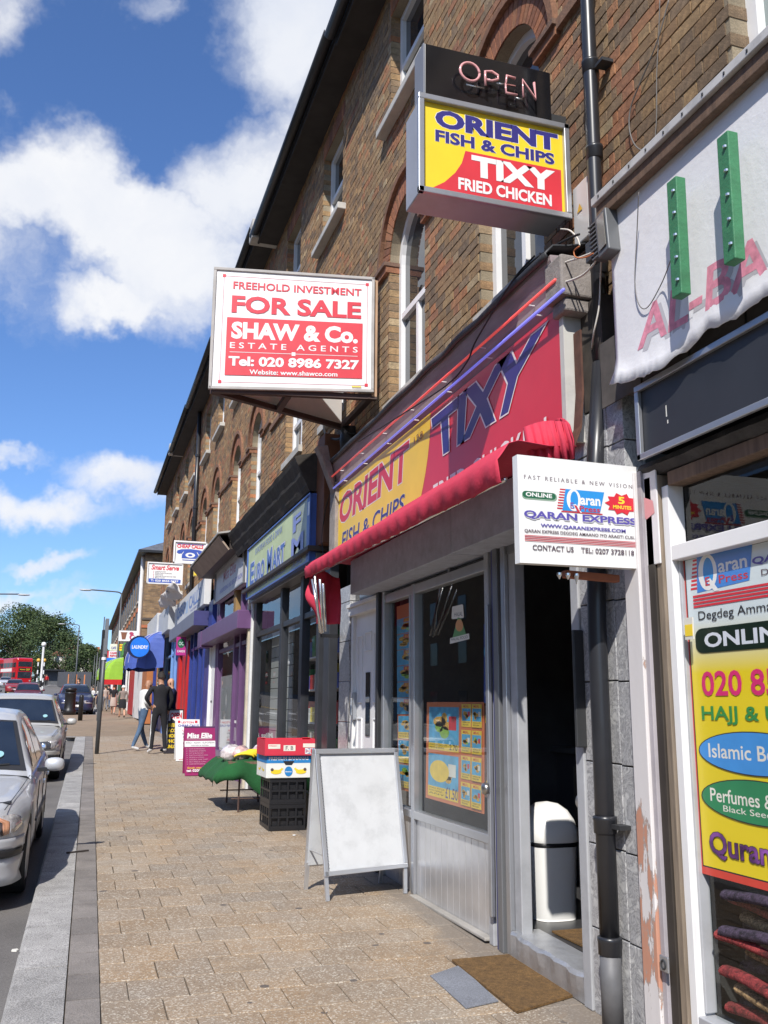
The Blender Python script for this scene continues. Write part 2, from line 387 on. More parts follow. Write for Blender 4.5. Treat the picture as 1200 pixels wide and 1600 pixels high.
def paver_mat():
    """yellow-buff textured slab: exposed aggregate, stains, trodden gum"""
    m = bpy.data.materials.new('paver_buff'); m.use_nodes = True; nt = m.node_tree; N = nt.nodes; L = nt.links; b = N['Principled BSDF']
    geo = N.new('ShaderNodeNewGeometry'); oi = N.new('ShaderNodeObjectInfo')
    def nz(sc, det=4, ro=.6):
        n = N.new('ShaderNodeTexNoise'); n.inputs['Scale'].default_value = sc; n.inputs['Detail'].default_value = det; n.inputs['Roughness'].default_value = ro; L.new(geo.outputs['Position'], n.inputs['Vector']); return n.outputs['Fac']
    def mr(s, a, bb, lo, hi):
        n = N.new('ShaderNodeMapRange'); L.new(s, n.inputs[0]); n.inputs[1].default_value = a; n.inputs[2].default_value = bb; n.inputs[3].default_value = lo; n.inputs[4].default_value = hi; return n.outputs[0]
    def mix(bt, f, a, bb):
        n = N.new('ShaderNodeMix'); n.data_type = 'RGBA'; n.blend_type = bt
        for i, v in ((0, f), (6, a), (7, bb)):
            if isinstance(v, (int, float)): n.inputs[i].default_value = v
            elif isinstance(v, tuple): n.inputs[i].default_value = (*v, 1)
            else: L.new(v, n.inputs[i])
        return n.outputs[2]
    a = N.new('ShaderNodeAttribute'); a.attribute_name = 'Col'
    c = mix('MIX', mr(nz(1.6, 5), .35, .65, 0, 1), (.305, .218, .138), (.30, .242, .182))
    tone = mix('MULTIPLY', 1., c, oi.outputs['Color'])
    # pale and dark grit
    vo = N.new('ShaderNodeTexVoronoi'); vo.inputs['Scale'].default_value = 120; L.new(geo.outputs['Position'], vo.inputs['Vector'])
    sp = N.new('ShaderNodeSeparateColor'); L.new(vo.outputs['Color'], sp.inputs[0])
    tone = mix('MIX', mr(sp.outputs[0], .80, .82, 0, .55), tone, (.62, .57, .48))
    tone = mix('MIX', mr(sp.outputs[1], .86, .88, 0, .45), tone, (.12, .09, .06))
    tone = mix('MIX', mr(nz(2.6, 8, .72), .52, .72, 0, .6), tone, (.20, .15, .105))
    tone = mix('MIX', mr(nz(.9, 4, .6), .55, .75, 0, .35), tone, (.46, .41, .34))
    v2 = N.new('ShaderNodeTexVoronoi'); v2.inputs['Scale'].default_value = 3.6; L.new(geo.outputs['Position'], v2.inputs['Vector'])
    s2 = N.new('ShaderNodeSeparateColor'); L.new(v2.outputs['Color'], s2.inputs[0])
    rad = mr(s2.outputs[0], 0, 1, .045, .115)
    lt = N.new('ShaderNodeMath'); lt.operation = 'LESS_THAN'; L.new(v2.outputs['Distance'], lt.inputs[0]); L.new(rad, lt.inputs[1])
    pick = N.new('ShaderNodeMath'); pick.operation = 'MULTIPLY'; L.new(lt.outputs[0], pick.inputs[0]); L.new(mr(s2.outputs[1], .25, .26, 0, .85), pick.inputs[1])
    tone = mix('MIX', pick.outputs[0], tone, (.085, .075, .07))
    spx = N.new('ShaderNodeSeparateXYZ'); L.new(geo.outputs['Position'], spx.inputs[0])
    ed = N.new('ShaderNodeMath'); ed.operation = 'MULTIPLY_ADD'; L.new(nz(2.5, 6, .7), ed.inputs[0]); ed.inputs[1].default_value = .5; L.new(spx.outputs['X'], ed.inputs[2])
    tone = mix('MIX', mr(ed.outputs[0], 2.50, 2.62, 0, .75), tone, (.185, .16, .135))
    L.new(tone, b.inputs['Base Color']); b.inputs['Roughness'].default_value = .88
    bn = N.new('ShaderNodeBump'); bn.inputs['Strength'].default_value = .5; bn.inputs['Distance'].default_value = .004; L.new(vo.outputs['Distance'], bn.inputs['Height']); L.new(bn.outputs[0], b.inputs['Normal'])
    return m
PAVER = paver_mat()
JOINT = mat('paving_joint', (.135, .11, .08), .95, var=.3, vs=4, bump=.4)
GREYP = mat('grey_setts', (.155, .15, .148), .85, var=.2, vs=4, fine=.3, bump=.5, bs=120, grime=.3)
GREYO = mat('grey_sett_single', (.155, .15, .148), .85, var=.2, vs=4, fine=.3, bump=.5, bs=120, attr='obj', grime=.2)
KERB = mat('granite_kerb', (.36, .35, .34), .8, var=.2, vs=5, fine=.55, bump=.6, bs=110, attr='obj', grime=.25, gs=1.5)
def strip_x(y): return .147+.0103*y
def inner_x(y): return -.005+.0091*y
# pavement bed
mb = MB(); ys = [-6, -2]+list(range(0, 50, 2))+list(range(50, 235, 5))
mb.grid([[(inner_x(y)-.02 if y < 28.6 else (-2.3 if y < 47 else 1.0), y, gz(y)-.012), (2.9, y, gz(y)-.012)] for y in ys])
PAVE = tag(mb.build('pavement', JOINT), kind='structure')
PVC = mat('paving_mosaic', (.255, .19, .13), .9, var=.14, vs=2.2, fine=.3, bump=.3, grime=.15)
def pavers():
    """running bond, slabs .30 wide and .27 deep, laid on the slope"""
    pw, pd, j = .30, .325, .006
    base = MB(); base.box(-pw/2+j/2, pw/2-j/2, -pd/2+j/2, pd/2-j/2, -.03, 0)
    cells = []
    y = .9; r = 0
    while y < 28.6:
        x0 = strip_x(y)+.006; x = x0-(pw*.55 if r % 2 else 0)
        while x < 2.60:
            a = max(x, x0); b = min(x+pw, 2.62)
            if b-a > .05: cells.append((y, a, b, r))
            x += pw
        y += pd; r += 1
    me_full = None
    cells.sort(key=lambda c: 0 if (c[0] > 4.1) else 1)
    near = [c for c in cells if c[0] > 4.1][:300]; ids = set(map(id, near))
    rest = [c for c in cells if id(c) not in ids]
    meshes = {}
    for (y, a, b, r) in near:
        w = round((b-a), 2)
        if w not in meshes:
            m_ = MB(); e = .0045; x0, x1, y0, y1 = -w/2+j/2, w/2-j/2, -pd/2+j/2, pd/2-j/2
            m_.v = [Vector(p) for p in ((x0,y0,-.03),(x1,y0,-.03),(x1,y1,-.03),(x0,y1,-.03),(x0,y0,-e),(x1,y0,-e),(x1,y1,-e),(x0,y1,-e),(x0+e,y0+e,0),(x1-e,y0+e,0),(x1-e,y1-e,0),(x0+e,y1-e,0))]
            m_.f = [[0,1,5,4],[1,2,6,5],[2,3,7,6],[3,0,4,7],[4,5,9,8],[5,6,10,9],[6,7,11,10],[7,4,8,11],[8,9,10,11]]; m_.m = [0]*9
            me = bpy.data.meshes.new('paver'); me.from_pydata([tuple(v) for v in m_.v], [], m_.f); me.materials.append(PAVER); meshes[w] = me
        o = bpy.data.objects.new('paver', meshes[w]); COL.objects.link(o); o.parent = PAVE
        yc = y+pd/2; o.location = ((a+b)/2, yc, gz(yc)+random.uniform(-.0012, .0012)); o.rotation_euler = (math.atan(.0225), random.uniform(-.003, .003), random.uniform(-.003, .003))
        k = random.uniform(.86, 1.08); w_ = random.uniform(-.06, .07); o.color = (k*(1+w_*.6), k, k*(1-w_), 1)
    mb = MB()
    for (y, a, b, r) in rest:
        h = random.uniform(-.0015, .0015)
        g0, g1 = gz(y+j/2)+h, gz(y+pd-j/2)+h
        mb.add([(a+j/2,y+j/2,g0),(b-j/2,y+j/2,g0),(b-j/2,y+pd-j/2,g1),(a+j/2,y+pd-j/2,g1),(a+j/2,y+j/2,g0-.02),(b-j/2,y+j/2,g0-.02),(b-j/2,y+pd-j/2,g1-.02),(a+j/2,y+pd-j/2,g1-.02)], [[0,1,2,3],[4,5,1,0],[5,6,2,1],[7,4,0,3]])
    o = mb.build('pavers', PAVER, PAVE); o['kind'] = 'stuff'
pavers()
sheet('paving', lambda y: -2.28 if y < 47 else 1.02, lambda y: 2.62, [28.62, 34, 40, 46.9], 0, PVC, parent=PAVE)
sheet('paving', lambda y: 1.02, lambda y: 2.62, [47.0, 50, 55, 60, 80, 120, 180, 230], 0, PVC, parent=PAVE)
# kerb of granite blocks and the darker course behind it
mb = MB(); mb.grid([[(kerb_x(y)+.01, y, gz(y)-.14), (inner_x(y)-.004, y, gz(y)-.14), (inner_x(y)-.004, y, gz(y)-.015), (kerb_x(y)+.01, y, gz(y)-.015)] for y in (-3, 5, 15, 28.6)], close=True)
KB = tag(mb.build('kerb', JOINT), kind='structure')
y = 1.2
while y < 28.4:
    L_ = .92; y1 = min(y+L_, 28.6); m_ = MB(); a, b = y+.008, y1-.008
    xa0, xa1, xb0, xb1 = kerb_x(a), inner_x(a)-.008, kerb_x(b), inner_x(b)-.008; za, zb = gz(a), gz(b); e = .018
    m_.v = [Vector(p) for p in ((xa0,a,za-.16),(xa1,a,za-.16),(xb1,b,zb-.16),(xb0,b,zb-.16),(xa0,a,za-e),(xa1,a,za),(xb1,b,zb),(xb0,b,zb-e),(xa0+e,a,za),(xb0+e,b,zb))]
    m_.f = [[0,3,7,4],[4,7,9,8],[8,9,6,5],[1,0,4,8,5],[3,2,6,9,7],[2,1,5,6]]; m_.m = [0]*6
    o = m_.build('kerb_stone', KERB, KB, recalc=True); k = random.uniform(.30, .37); o.color = (k, k*.97, k*.93, 1)
    y += L_
y = 1.0; mbs = MB(); n = 0
while y < 28.5:
    L_ = .42 if y < 40 else .6; a, b = y+.007, y+L_-.007
    m_ = MB(); za, zb = gz(a), gz(b)
    m_.add([(inner_x(a),a,za-.03),(strip_x(a),a,za-.03),(strip_x(b),b,zb-.03),(inner_x(b),b,zb-.03),(inner_x(a),a,za),(strip_x(a),a,za),(strip_x(b),b,zb),(inner_x(b),b,zb)], [[4,5,6,7],[0,1,5,4],[1,2,6,5],[2,3,7,6],[3,0,4,7]])
    o = m_.build('edging_slab', GREYO, KB, recalc=True); k = random.uniform(.18, .235); o.color = (k, k*.90, k*.82, 1)
    y += L_
# build-out kerb further up and the lines on the road
mb = MB()
mb.gbox(-2.5, -2.3, 28.6, 47.2, -.16, .0); mb.gbox(-2.5, kerb_x(28.6), 28.5, 28.7, -.16, .0); mb.gbox(-2.3, 1.0, 47.0, 47.2, -.16, .0)
for a, b in zip(range(47, 225, 8), range(55, 233, 8)): mb.gbox(.85, 1.0, a+.2, b+.2, -.16, 0)
kb2 = tag(mb.build('kerb', mat('granite_far', (.34, .33, .32), .8, fine=.3)), kind='structure')
LINEW = mat('road_paint_white', (.66, .65, .62), .7, var=.15, grime=.3); LINEY = mat('road_paint_yellow', (.62, .40, .05), .7, var=.15, grime=.3)
mb = MB()
for a in range(-4, 200, 6):
    mb.quad((-5.0, a, gz(a)-.115), (-4.88, a, gz(a)-.115), (-4.88, a+3, gz(a+3)-.115), (-5.0, a+3, gz(a+3)-.115))
for i in range(9): mb.quad((-9.4+i*.9, 52, gz(52)-.114), (-8.95+i*.9, 52, gz(52)-.114), (-8.95+i*.9, 55, gz(55)-.114), (-9.4+i*.9, 55, gz(55)-.114))
tag(mb.build('road_markings', LINEW), kind='structure')
mb = MB()
for a in list(range(56, 220, 6)): mb.quad((.62, a, gz(a)-.114), (.72, a, gz(a)-.114), (.72, a+6, gz(a+6)-.114), (.62, a+6, gz(a+6)-.114)); mb.quad((-7.1, a, gz(a)-.114), (-6.95, a, gz(a)-.114), (-6.95, a+6, gz(a+6)-.114), (-7.1, a+6, gz(a+6)-.114))
tag(mb.build('yellow_lines', LINEY), kind='structure')
# ================================================================ the brick terrace
PAL = {'stock': [(.32,.205,.10),(.29,.185,.092),(.26,.165,.085),(.35,.235,.12),(.24,.155,.085),(.29,.175,.09)], 'dark': [(.165,.12,.08),(.135,.102,.075),(.18,.125,.08),(.20,.145,.095)],
       'red': [(.40,.155,.07),(.34,.135,.07),(.40,.175,.085),(.29,.12,.07)], 'pale': [(.42,.33,.20),(.36,.27,.17)]}
def brick_col(y, z, redp=None):
    n = noise.noise(Vector((y*1.1, z*.55, 3.3))); n2 = noise.noise(Vector((y*.9+20, z*.9, 7)))
    pr = .08+.50*max(0, n-.06)*2 if redp is None else redp
    pd = .20+.4*max(0, n2)
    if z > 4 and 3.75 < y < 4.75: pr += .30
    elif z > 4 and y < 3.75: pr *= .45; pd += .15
    t = random.random()
    k = 'red' if t < pr else ('dark' if t < pr+pd else ('pale' if t > .95 else 'stock'))
    c = random.choice(PAL[k]); s = random.uniform(.90, 1.10); av = (.28, .175, .088); return tuple((x+(a_-x)*.30)*s for x, a_ in zip(c, av))
XB = 2.62
def arch_pts(yc, zs, r, n=14, a0=0, a1=180): return [(yc+r*math.cos(R(a0+(a1-a0)*i/n)), zs+r*math.sin(R(a0+(a1-a0)*i/n))) for i in range(n+1)]
def house(k, y0, y1, z0, zt, dz, wins1, wins2, label, indiv=0, ymin_vis=None, chim=False):
    h = thing('terraced_house', (XB, (y0+y1)/2, gz((y0+y1)/2)), label, 'house', 'houses of the brick terrace')
    ops = []
    for (yc, w, zsill, zs) in wins1: ops.append(dict(yc=yc, y0=yc-w/2, y1=yc+w/2, z0=zsill, z1=zs, r=w/2, arch=True))
    for (yc, w, zb, ztop) in wins2: ops.append(dict(yc=yc, y0=yc-w/2, y1=yc+w/2, z0=zb, z1=ztop, r=0, arch=False))
    RING = .225
    # mortar bed with real openings and reveals
    mb = MB()
    ycut = sorted({y0, y1}|{o['y0'] for o in ops}|{o['y1'] for o in ops}); zc = {z0, zt}
    for o in ops:
        zc |= {o['z0'], o['z1']}
        if o['arch']: zc.add(o['z1']+o['r']+RING)
    zc = sorted(zc)
    for a, b in zip(ycut, ycut[1:]):
        for c, d in zip(zc, zc[1:]):
            ym, zm = (a+b)/2, (c+d)/2; skip = False
            for o in ops:
                if o['y0'] < ym < o['y1']:
                    if o['z0'] < zm < o['z1']: skip = True
                    elif o['arch'] and o['z1'] < zm < o['z1']+o['r']+RING:
                        skip = True
                        zt_ = o['z1']+o['r']+RING
                        if c == o['z1']:
                            P = arch_pts(o['yc'], o['z1'], o['r'])
                            for p, q in zip(P, P[1:]): mb.quad((XB, p[0], p[1]), (XB, q[0], q[1]), (XB, q[0], zt_), (XB, p[0], zt_))
            if not skip: mb.quad((XB, a, c), (XB, b, c), (XB, b, d), (XB, a, d))
    D = .115
    for o in ops:
        P = [(o['y1'], o['z0'])]+(arch_pts(o['yc'], o['z1'], o['r']) if o['arch'] else [(o['y1'], o['z1']), (o['y0'], o['z1'])])+[(o['y0'], o['z0'])]
        for p, q in zip(P, P[1:]+P[:1]): mb.quad((XB, *p), (XB, *q), (XB+D+.1, *q), (XB+D+.1, *p))
    # flank, back and top so the house has body
    mb.quad((XB, y0, z0), (XB+8, y0, z0), (XB+8, y0, zt), (XB, y0, zt)); mb.quad((XB, y1, z0), (XB+8, y1, z0), (XB+8, y1, zt), (XB, y1, zt))
    wall = mb.build('wall', MORTAR, h)
    # bricks in Flemish bond
    bricks = []; H = .075; z = z0; row = 0
    while z < zt-.02:
        y = y0-(.0 if row % 2 else .165)
        kk = 0; zm = z+H/2
        cuts = []
        for o in ops:
            if o['z0']-.005 < zm < o['z1']: cuts.append((o['y0'], o['y1'], 1))
            elif o['arch'] and o['z1'] <= zm < o['z1']+o['r']+RING:
                s = (o['r']+RING-.015)**2-(zm-o['z1'])**2
                if s > 0: s = math.sqrt(s); cuts.append((o['yc']-s, o['yc']+s, 0))
            elif not o['arch'] and o['z1'] <= zm < o['z1']+.22: cuts.append((o['y0']-.08, o['y1']+.08, 0))
        while y < y1:
            w = .215 if (kk % 2 == 0) else .1025
            segs = [(max(y, y0+.004), min(y+w, y1-.004), 0, 0)]
            for (c0, c1, jmb) in cuts:
                ns_ = []
                for (a, b, ja, jb) in segs:
                    if b <= c0 or a >= c1: ns_.append((a, b, ja, jb)); continue
                    if a < c0: ns_.append((a, c0, ja, jmb))
                    if b > c1: ns_.append((c1, b, jmb, jb))
                segs = ns_
            for (a, b, ja, jb) in segs:
                if b-a > .025: bricks.append((a-(.004 if ja else 0), b+(.004 if jb else 0), z+.005, z+H-.005, 1 if (ja or jb) else 0))
            y += w+.01; kk += 1
        z += H; row += 1
    # individually laid bricks: the ones that show largest
    def vis(b): return ymin_vis is None or b[0] > ymin_vis
    order = sorted([b for b in bricks if vis(b)], key=lambda b: (b[0]**2+(b[2]-CH)**2)) if indiv else []
    ind = set(map(id, order[:indiv])) if indiv else set()
    mbj = MB(); cache = {}
    for b in bricks:
        a, c, zb_, zt_, jam = b; pr = .007+random.uniform(-.0025, .003); dep = D if jam else .02
        col = brick_col((a+c)/2, zb_)
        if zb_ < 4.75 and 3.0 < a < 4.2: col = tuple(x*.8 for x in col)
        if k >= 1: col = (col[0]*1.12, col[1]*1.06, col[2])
        if id(b) in ind:
            key = (round(c-a, 3), jam)
            if key not in cache:
                w = c-a; t = MB(); t.box(-.007, dep, -w/2, w/2, -.0325, .0325)
                me = bpy.data.meshes.new('brick'); me.from_pydata([tuple(v) for v in t.v], [], t.f); me.materials.append(BRICKO); cache[key] = me
            o = bpy.data.objects.new('brick', cache[key]); COL.objects.link(o); o.parent = wall
            o.location = Vector((XB+random.uniform(-.002, .003), (a+c)/2, (zb_+zt_)/2))-ORG[wall.name]; o.rotation_euler = (random.uniform(-.006, .006), 0, random.uniform(-.012, .012)); o.color = (*col, 1)
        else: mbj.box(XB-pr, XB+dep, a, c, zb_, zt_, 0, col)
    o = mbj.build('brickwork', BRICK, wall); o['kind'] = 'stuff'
    # arches, lintels, mouldings, windows
    for o in ops:
        yc, r, zs = o['yc'], o['r'], o['z1']
        mb = MB()
        if o['arch']:
            n = 26
            for i in range(n):
                a0, a1 = math.pi*i/n+.008, math.pi*(i+1)/n-.008; rr0, rr1 = r+.002, r+.215
                P = [(XB-.012, yc+rr0*math.cos(a0), zs+rr0*math.sin(a0)), (XB-.012, yc+rr1*math.cos(a0), zs+rr1*math.sin(a0)), (XB-.012, yc+rr1*math.cos(a1), zs+rr1*math.sin(a1)), (XB-.012, yc+rr0*math.cos(a1), zs+rr0*math.sin(a1))]
                Q = [(XB+D, p[1], p[2]) for p in P]; s = random.uniform(.66, .98); c = tuple(x*s for x in random.choice(PAL['red']))
                mb.add(P+Q, [[0,1,2,3],[7,6,5,4],[0,4,5,1],[1,5,6,2],[2,6,7,3],[3,7,4,0]], 0, c)
            # hood mould
            n = 20
            for i in range(n):
                a0, a1 = math.pi*i/n, math.pi*(i+1)/n; rr0, rr1 = r+.222, r+.285; P = []
                for X_ in (XB-.05, XB+.02):
                    for (rr, a) in ((rr0, a0), (rr1, a0), (rr1, a1), (rr0, a1)): P.append((X_, yc+rr*math.cos(a), zs+rr*math.sin(a)))
                mb.add(P, [[0,1,2,3],[0,4,5,1],[1,5,6,2],[2,6,7,3],[3,7,4,0]], 0, (.21, .105, .06))
            arch = mb.build('arch', BRICK, h)
            mb = MB()
            for s in (-1, 1):
                ya, yb = sorted((yc+s*(r-.012), yc+s*(r+.30)))
                mb = MB(); mb.box(XB-.045, XB+D-.02, ya, yb, zs-.075, zs-.01, 0, (.27, .115, .06)); mb.box(XB-.07, XB+D-.015, ya-.01, yb+.01, zs-.01, zs+.03, 0, (.17, .10, .07))
                mb.build('capital', BRICK, h)
        else:
            for i in range(int((2*.08+o['y1']-o['y0'])/.0775)):
                ya = o['y0']-.08+i*.0775; s = random.uniform(.8, 1.15); c = tuple(x*s*.85 for x in random.choice(PAL['red']))
                mb.box(XB-.01, XB+D, ya+.004, ya+.0735, zs+.002, zs+.215, 0, c)
            mb.build('lintel', BRICK, h)
            mb = MB(); mb.box(XB-.11, XB+.12, o['y0']-.18, o['y1']+.18, o['z0']-.085, o['z0']+.0); mb.build('sill', SILL, h, bevel=.01)
        # window: frame, sashes, glass
        win = MB(); fx = XB+D-.02; P = [(o['y1'], o['z0'])]+(arch_pts(yc, zs, r) if o['arch'] else [(o['y1'], zs), (o['y0'], zs)])+[(o['y0'], o['z0'])]
        cy, cz = yc, (o['z0']+zs)/2; t = .065
        def shrink(p, t):
            if o['arch'] and p[1] > zs: d = Vector((p[0]-yc, p[1]-zs)); d = d*((r-t)/max(d.length, 1e-6)); return (yc+d.x, zs+d.y)
            return (p[0]+(t if p[0] < cy else -t), p[1]+(t if p[1] < cz else (-t if not o['arch'] else 0)))
        Q = [shrink(p, t) for p in P]
        m_ = len(P)
        for i in range(m_):
            j = (i+1) % m_
            win.quad((fx, *P[i]), (fx, *P[j]), (fx, *Q[j]), (fx, *Q[i])); win.quad((fx, *Q[i]), (fx, *Q[j]), (fx+.06, *Q[j]), (fx+.06, *Q[i]))
        midz = o['z0']+(zs-o['z0'])*(.62 if o['arch'] else .5)
        win.box(fx+.004, fx+.05, o['y0']+.04, o['y1']-.04, midz-.03, midz+.03)
        if o['arch']: win.box(fx+.008, fx+.05, yc-.028, yc+.028, o['z0']+.05, midz-.02)
        wf = win.build('window', UPVC, h)
        pm = MB(); pm.add([(fx+.045, *q) for q in P], [list(range(m_))]); pm.build('pane', CURT if (k == -1 and o['arch']) else WGLASS, wf)
        if o['arch']:
            mb = MB(); mb.box(XB-.06, XB+.10, o['y0']-.03, o['y1']+.03, o['z0']-.09, o['z0']); mb.build('sill', SILL, h)
    # string course between the arches at springing level
    if wins1:
        zs = wins1[0][3]; spans = sorted([(o['y0']-.30, o['y1']+.30) for o in ops if o['arch']]); cur = y0
        for a, b in spans+[(y1, y1)]:
            if a-cur > .05: mb = MB(); mb.box(XB-.045, XB+.01, cur+.005, a-.012, zs-.055, zs+.02, 0, (.22, .12, .075)); mb.build('string_course', BRICK, h)
            cur = b
    # eaves: soffit, fascia, gutter, slates
    ov = .34
    mb = MB(); mb.box(XB-ov+.03, XB+.05, y0, y1, zt-.03, zt+.0); mb.box(XB-ov+.0, XB-ov+.03, y0, y1, zt-.05, zt+.11); mb.build('soffit', SOFFIT, h)
    mb = MB(); prof = [(-.065+.065*math.cos(a)-.0, -.055*math.sin(a)) for a in [math.pi*i/6 for i in range(7)]]
    rows = [[(XB-ov-.01+px_, yy, zt+.07+pz_) for (px_, pz_) in prof] for yy in (y0, y1)]; mb.grid(rows)
    gobj = mb.build('gutter', GUTTER, h, solid=.008, smooth=True)
    mb = MB(); ns_ = int((y1-y0)/.3)
    for rr in range(3):
        for i in range(ns_+1):
            ya = max(y0, y0+(i-.5*(rr % 2))*(y1-y0)/ns_); yb = min(y1, y0+(i+1-.5*(rr % 2))*(y1-y0)/ns_)
            if yb-ya < .02: continue
            xa = XB-ov-.05+rr*.2-random.uniform(0, .02); za = zt+.10+rr*.15+random.uniform(0, .008)
            mb.beam(((xa, (ya+yb)/2, za)), (xa+.26, (ya+yb)/2, za+.19), yb-ya-.006, .01)
    mb.quad((XB-ov, y0, zt+.10), (XB-ov, y1, zt+.10), (XB+4, y1, zt+3.1), (XB+4, y0, zt+3.1)); mb.quad((XB+8, y0, zt+.1), (XB+8, y1, zt+.1), (XB+4, y1, zt+3.1), (XB+4, y0, zt+3.1))
    roof = mb.build('roof', SLATE, h)
    if chim:
        mb = MB(); mb.box(XB-ov-.12, XB+.2, y1-.15, y1+.15, zt-.02, zt+.32); mb.build('parapet_stone', SILL, h, bevel=.02)
    return h
DZ = {-1: 0, 0: 0, 1: .06, 2: .22, 3: .25, 4: .32, 5: .38}
for k in range(-1, 6):
    y0 = 4+5*k; y1 = y0+5 if k < 5 else 35.2
    d = DZ[k]; zs = 5.80+d
    sill = {1: 5.0}.get(k, 4.35 if k < 2 else 4.75)
    w = 1.0
    w1 = [(y0+1.33, w, sill, zs), (y0+3.5, w, sill, zs)] if k >= 0 else [(-.1, 1.1, 3.9, zs), (2.47, 1.1, 3.9, zs)]
    if k == 1: w1 = [(10.15, 1.0, 4.9, zs), (12.3, 1.1, 4.98, zs)]
    w2 = [(y0+1.2, .98, 7.36+d, 8.62+d), (y0+3.55, .98, 7.36+d, 8.62+d)] if k >= 0 else [(2.4, .98, 7.36, 8.62)]
    if k == 1: w2 = [(10.35, .98, 7.36+d, 8.62+d), (12.65, .98, 7.36+d, 8.62+d)]
    if k == 0: w2 = [(5.0, .98, 7.36, 8.62), (7.5, .98, 7.36, 8.62)]
    lab = {-1: 'brown brick house above the tall white torn sign, nearest in the terrace', 0: 'brown brick house above the red and yellow takeaway sign', 1: 'brown brick house behind the for sale board', 2: 'brown brick house with arched windows above the purple salon',
           3: 'brown brick house left of the second black downpipe above cheap calls', 4: 'brown brick house just beyond the second black downpipe', 5: 'last brown brick house at the far end of the terrace'}[k]
    lab = lab.replace('house left of', 'house on the near side of')
    house(k, y0, y1, 3.75 if k < 2 else 4.0, 9.0+d, d, w1, w2, lab, indiv=(110 if k == -1 else 300 if k == 0 else 0), ymin_vis=2.9 if k == -1 else None, chim=(k == 1 or k == 4))
# ground floor party body behind the shopfronts so that no light leaks through
mb = MB()
mb.box(XB+7.9, XB+8.0, -1, 35.2, -.1, 4.0); mb.quad((XB, -1, 3.72), (XB+8, -1, 3.72), (XB+8, 35.2, 3.95), (XB, 35.2, 3.95))
backs = tag(mb.build('rear_wall', DARKG), kind='structure')
# ================================================================ shopfronts
def V3(*a): return Vector(a)
def floor_room(par, y0, y1, zc, depth=3.6, fl=None, wl=None, x0=None, name='interior'):
    """the room behind a shop window"""
    x0 = x0 or 2.70; mb = MB(); zf = gz((y0+y1)/2)+.02
    mb.quad((x0, y0, zf), (x0+depth, y0, zf), (x0+depth, y1, zf), (x0, y1, zf), 0)
    mb.quad((x0+depth, y0, zf), (x0+depth, y1, zf), (x0+depth, y1, zc), (x0+depth, y0, zc), 1)
    mb.quad((x0, y0, zf), (x0+depth, y0, zf), (x0+depth, y0, zc), (x0, y0, zc), 1); mb.quad((x0, y1, zf), (x0+depth, y1, zf), (x0+depth, y1, zc), (x0, y1, zc), 1)
    mb.quad((x0, y0, zc), (x0+depth, y0, zc), (x0+depth, y1, zc), (x0, y1, zc), 1)
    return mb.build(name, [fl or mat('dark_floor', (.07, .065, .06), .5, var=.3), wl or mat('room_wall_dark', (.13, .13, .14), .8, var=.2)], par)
MARBLE = bpy.data.materials.new('marble_tile'); MARBLE.use_nodes = True
def _marble():
    nt = MARBLE.node_tree; N = nt.nodes; L = nt.links; b = N['Principled BSDF']; g = N.new('ShaderNodeNewGeometry')
    n = N.new('ShaderNodeTexNoise'); n.inputs['Scale'].default_value = 9; n.inputs['Detail'].default_value = 8; n.inputs['Roughness'].default_value = .65; n.inputs['Distortion'].default_value = 2.2; L.new(g.outputs['Position'], n.inputs['Vector'])
    c = N.new('ShaderNodeValToRGB'); L.new(n.outputs['Fac'], c.inputs[0]); e = c.color_ramp.elements
    e[0].position = .3; e[0].color = (.16, .16, .17, 1); e[1].position = .68; e[1].color = (.60, .60, .59, 1)
    x = e.new(.47); x.color = (.46, .46, .465, 1); x = e.new(.51); x.color = (.20, .20, .21, 1); x = e.new(.55); x.color = (.42, .42, .42, 1)
    L.new(c.outputs[0], b.inputs['Base Color']); b.inputs['Roughness'].default_value = .28
_marble()
PEEL = bpy.data.materials.new('peeling_white_paint'); PEEL.use_nodes = True
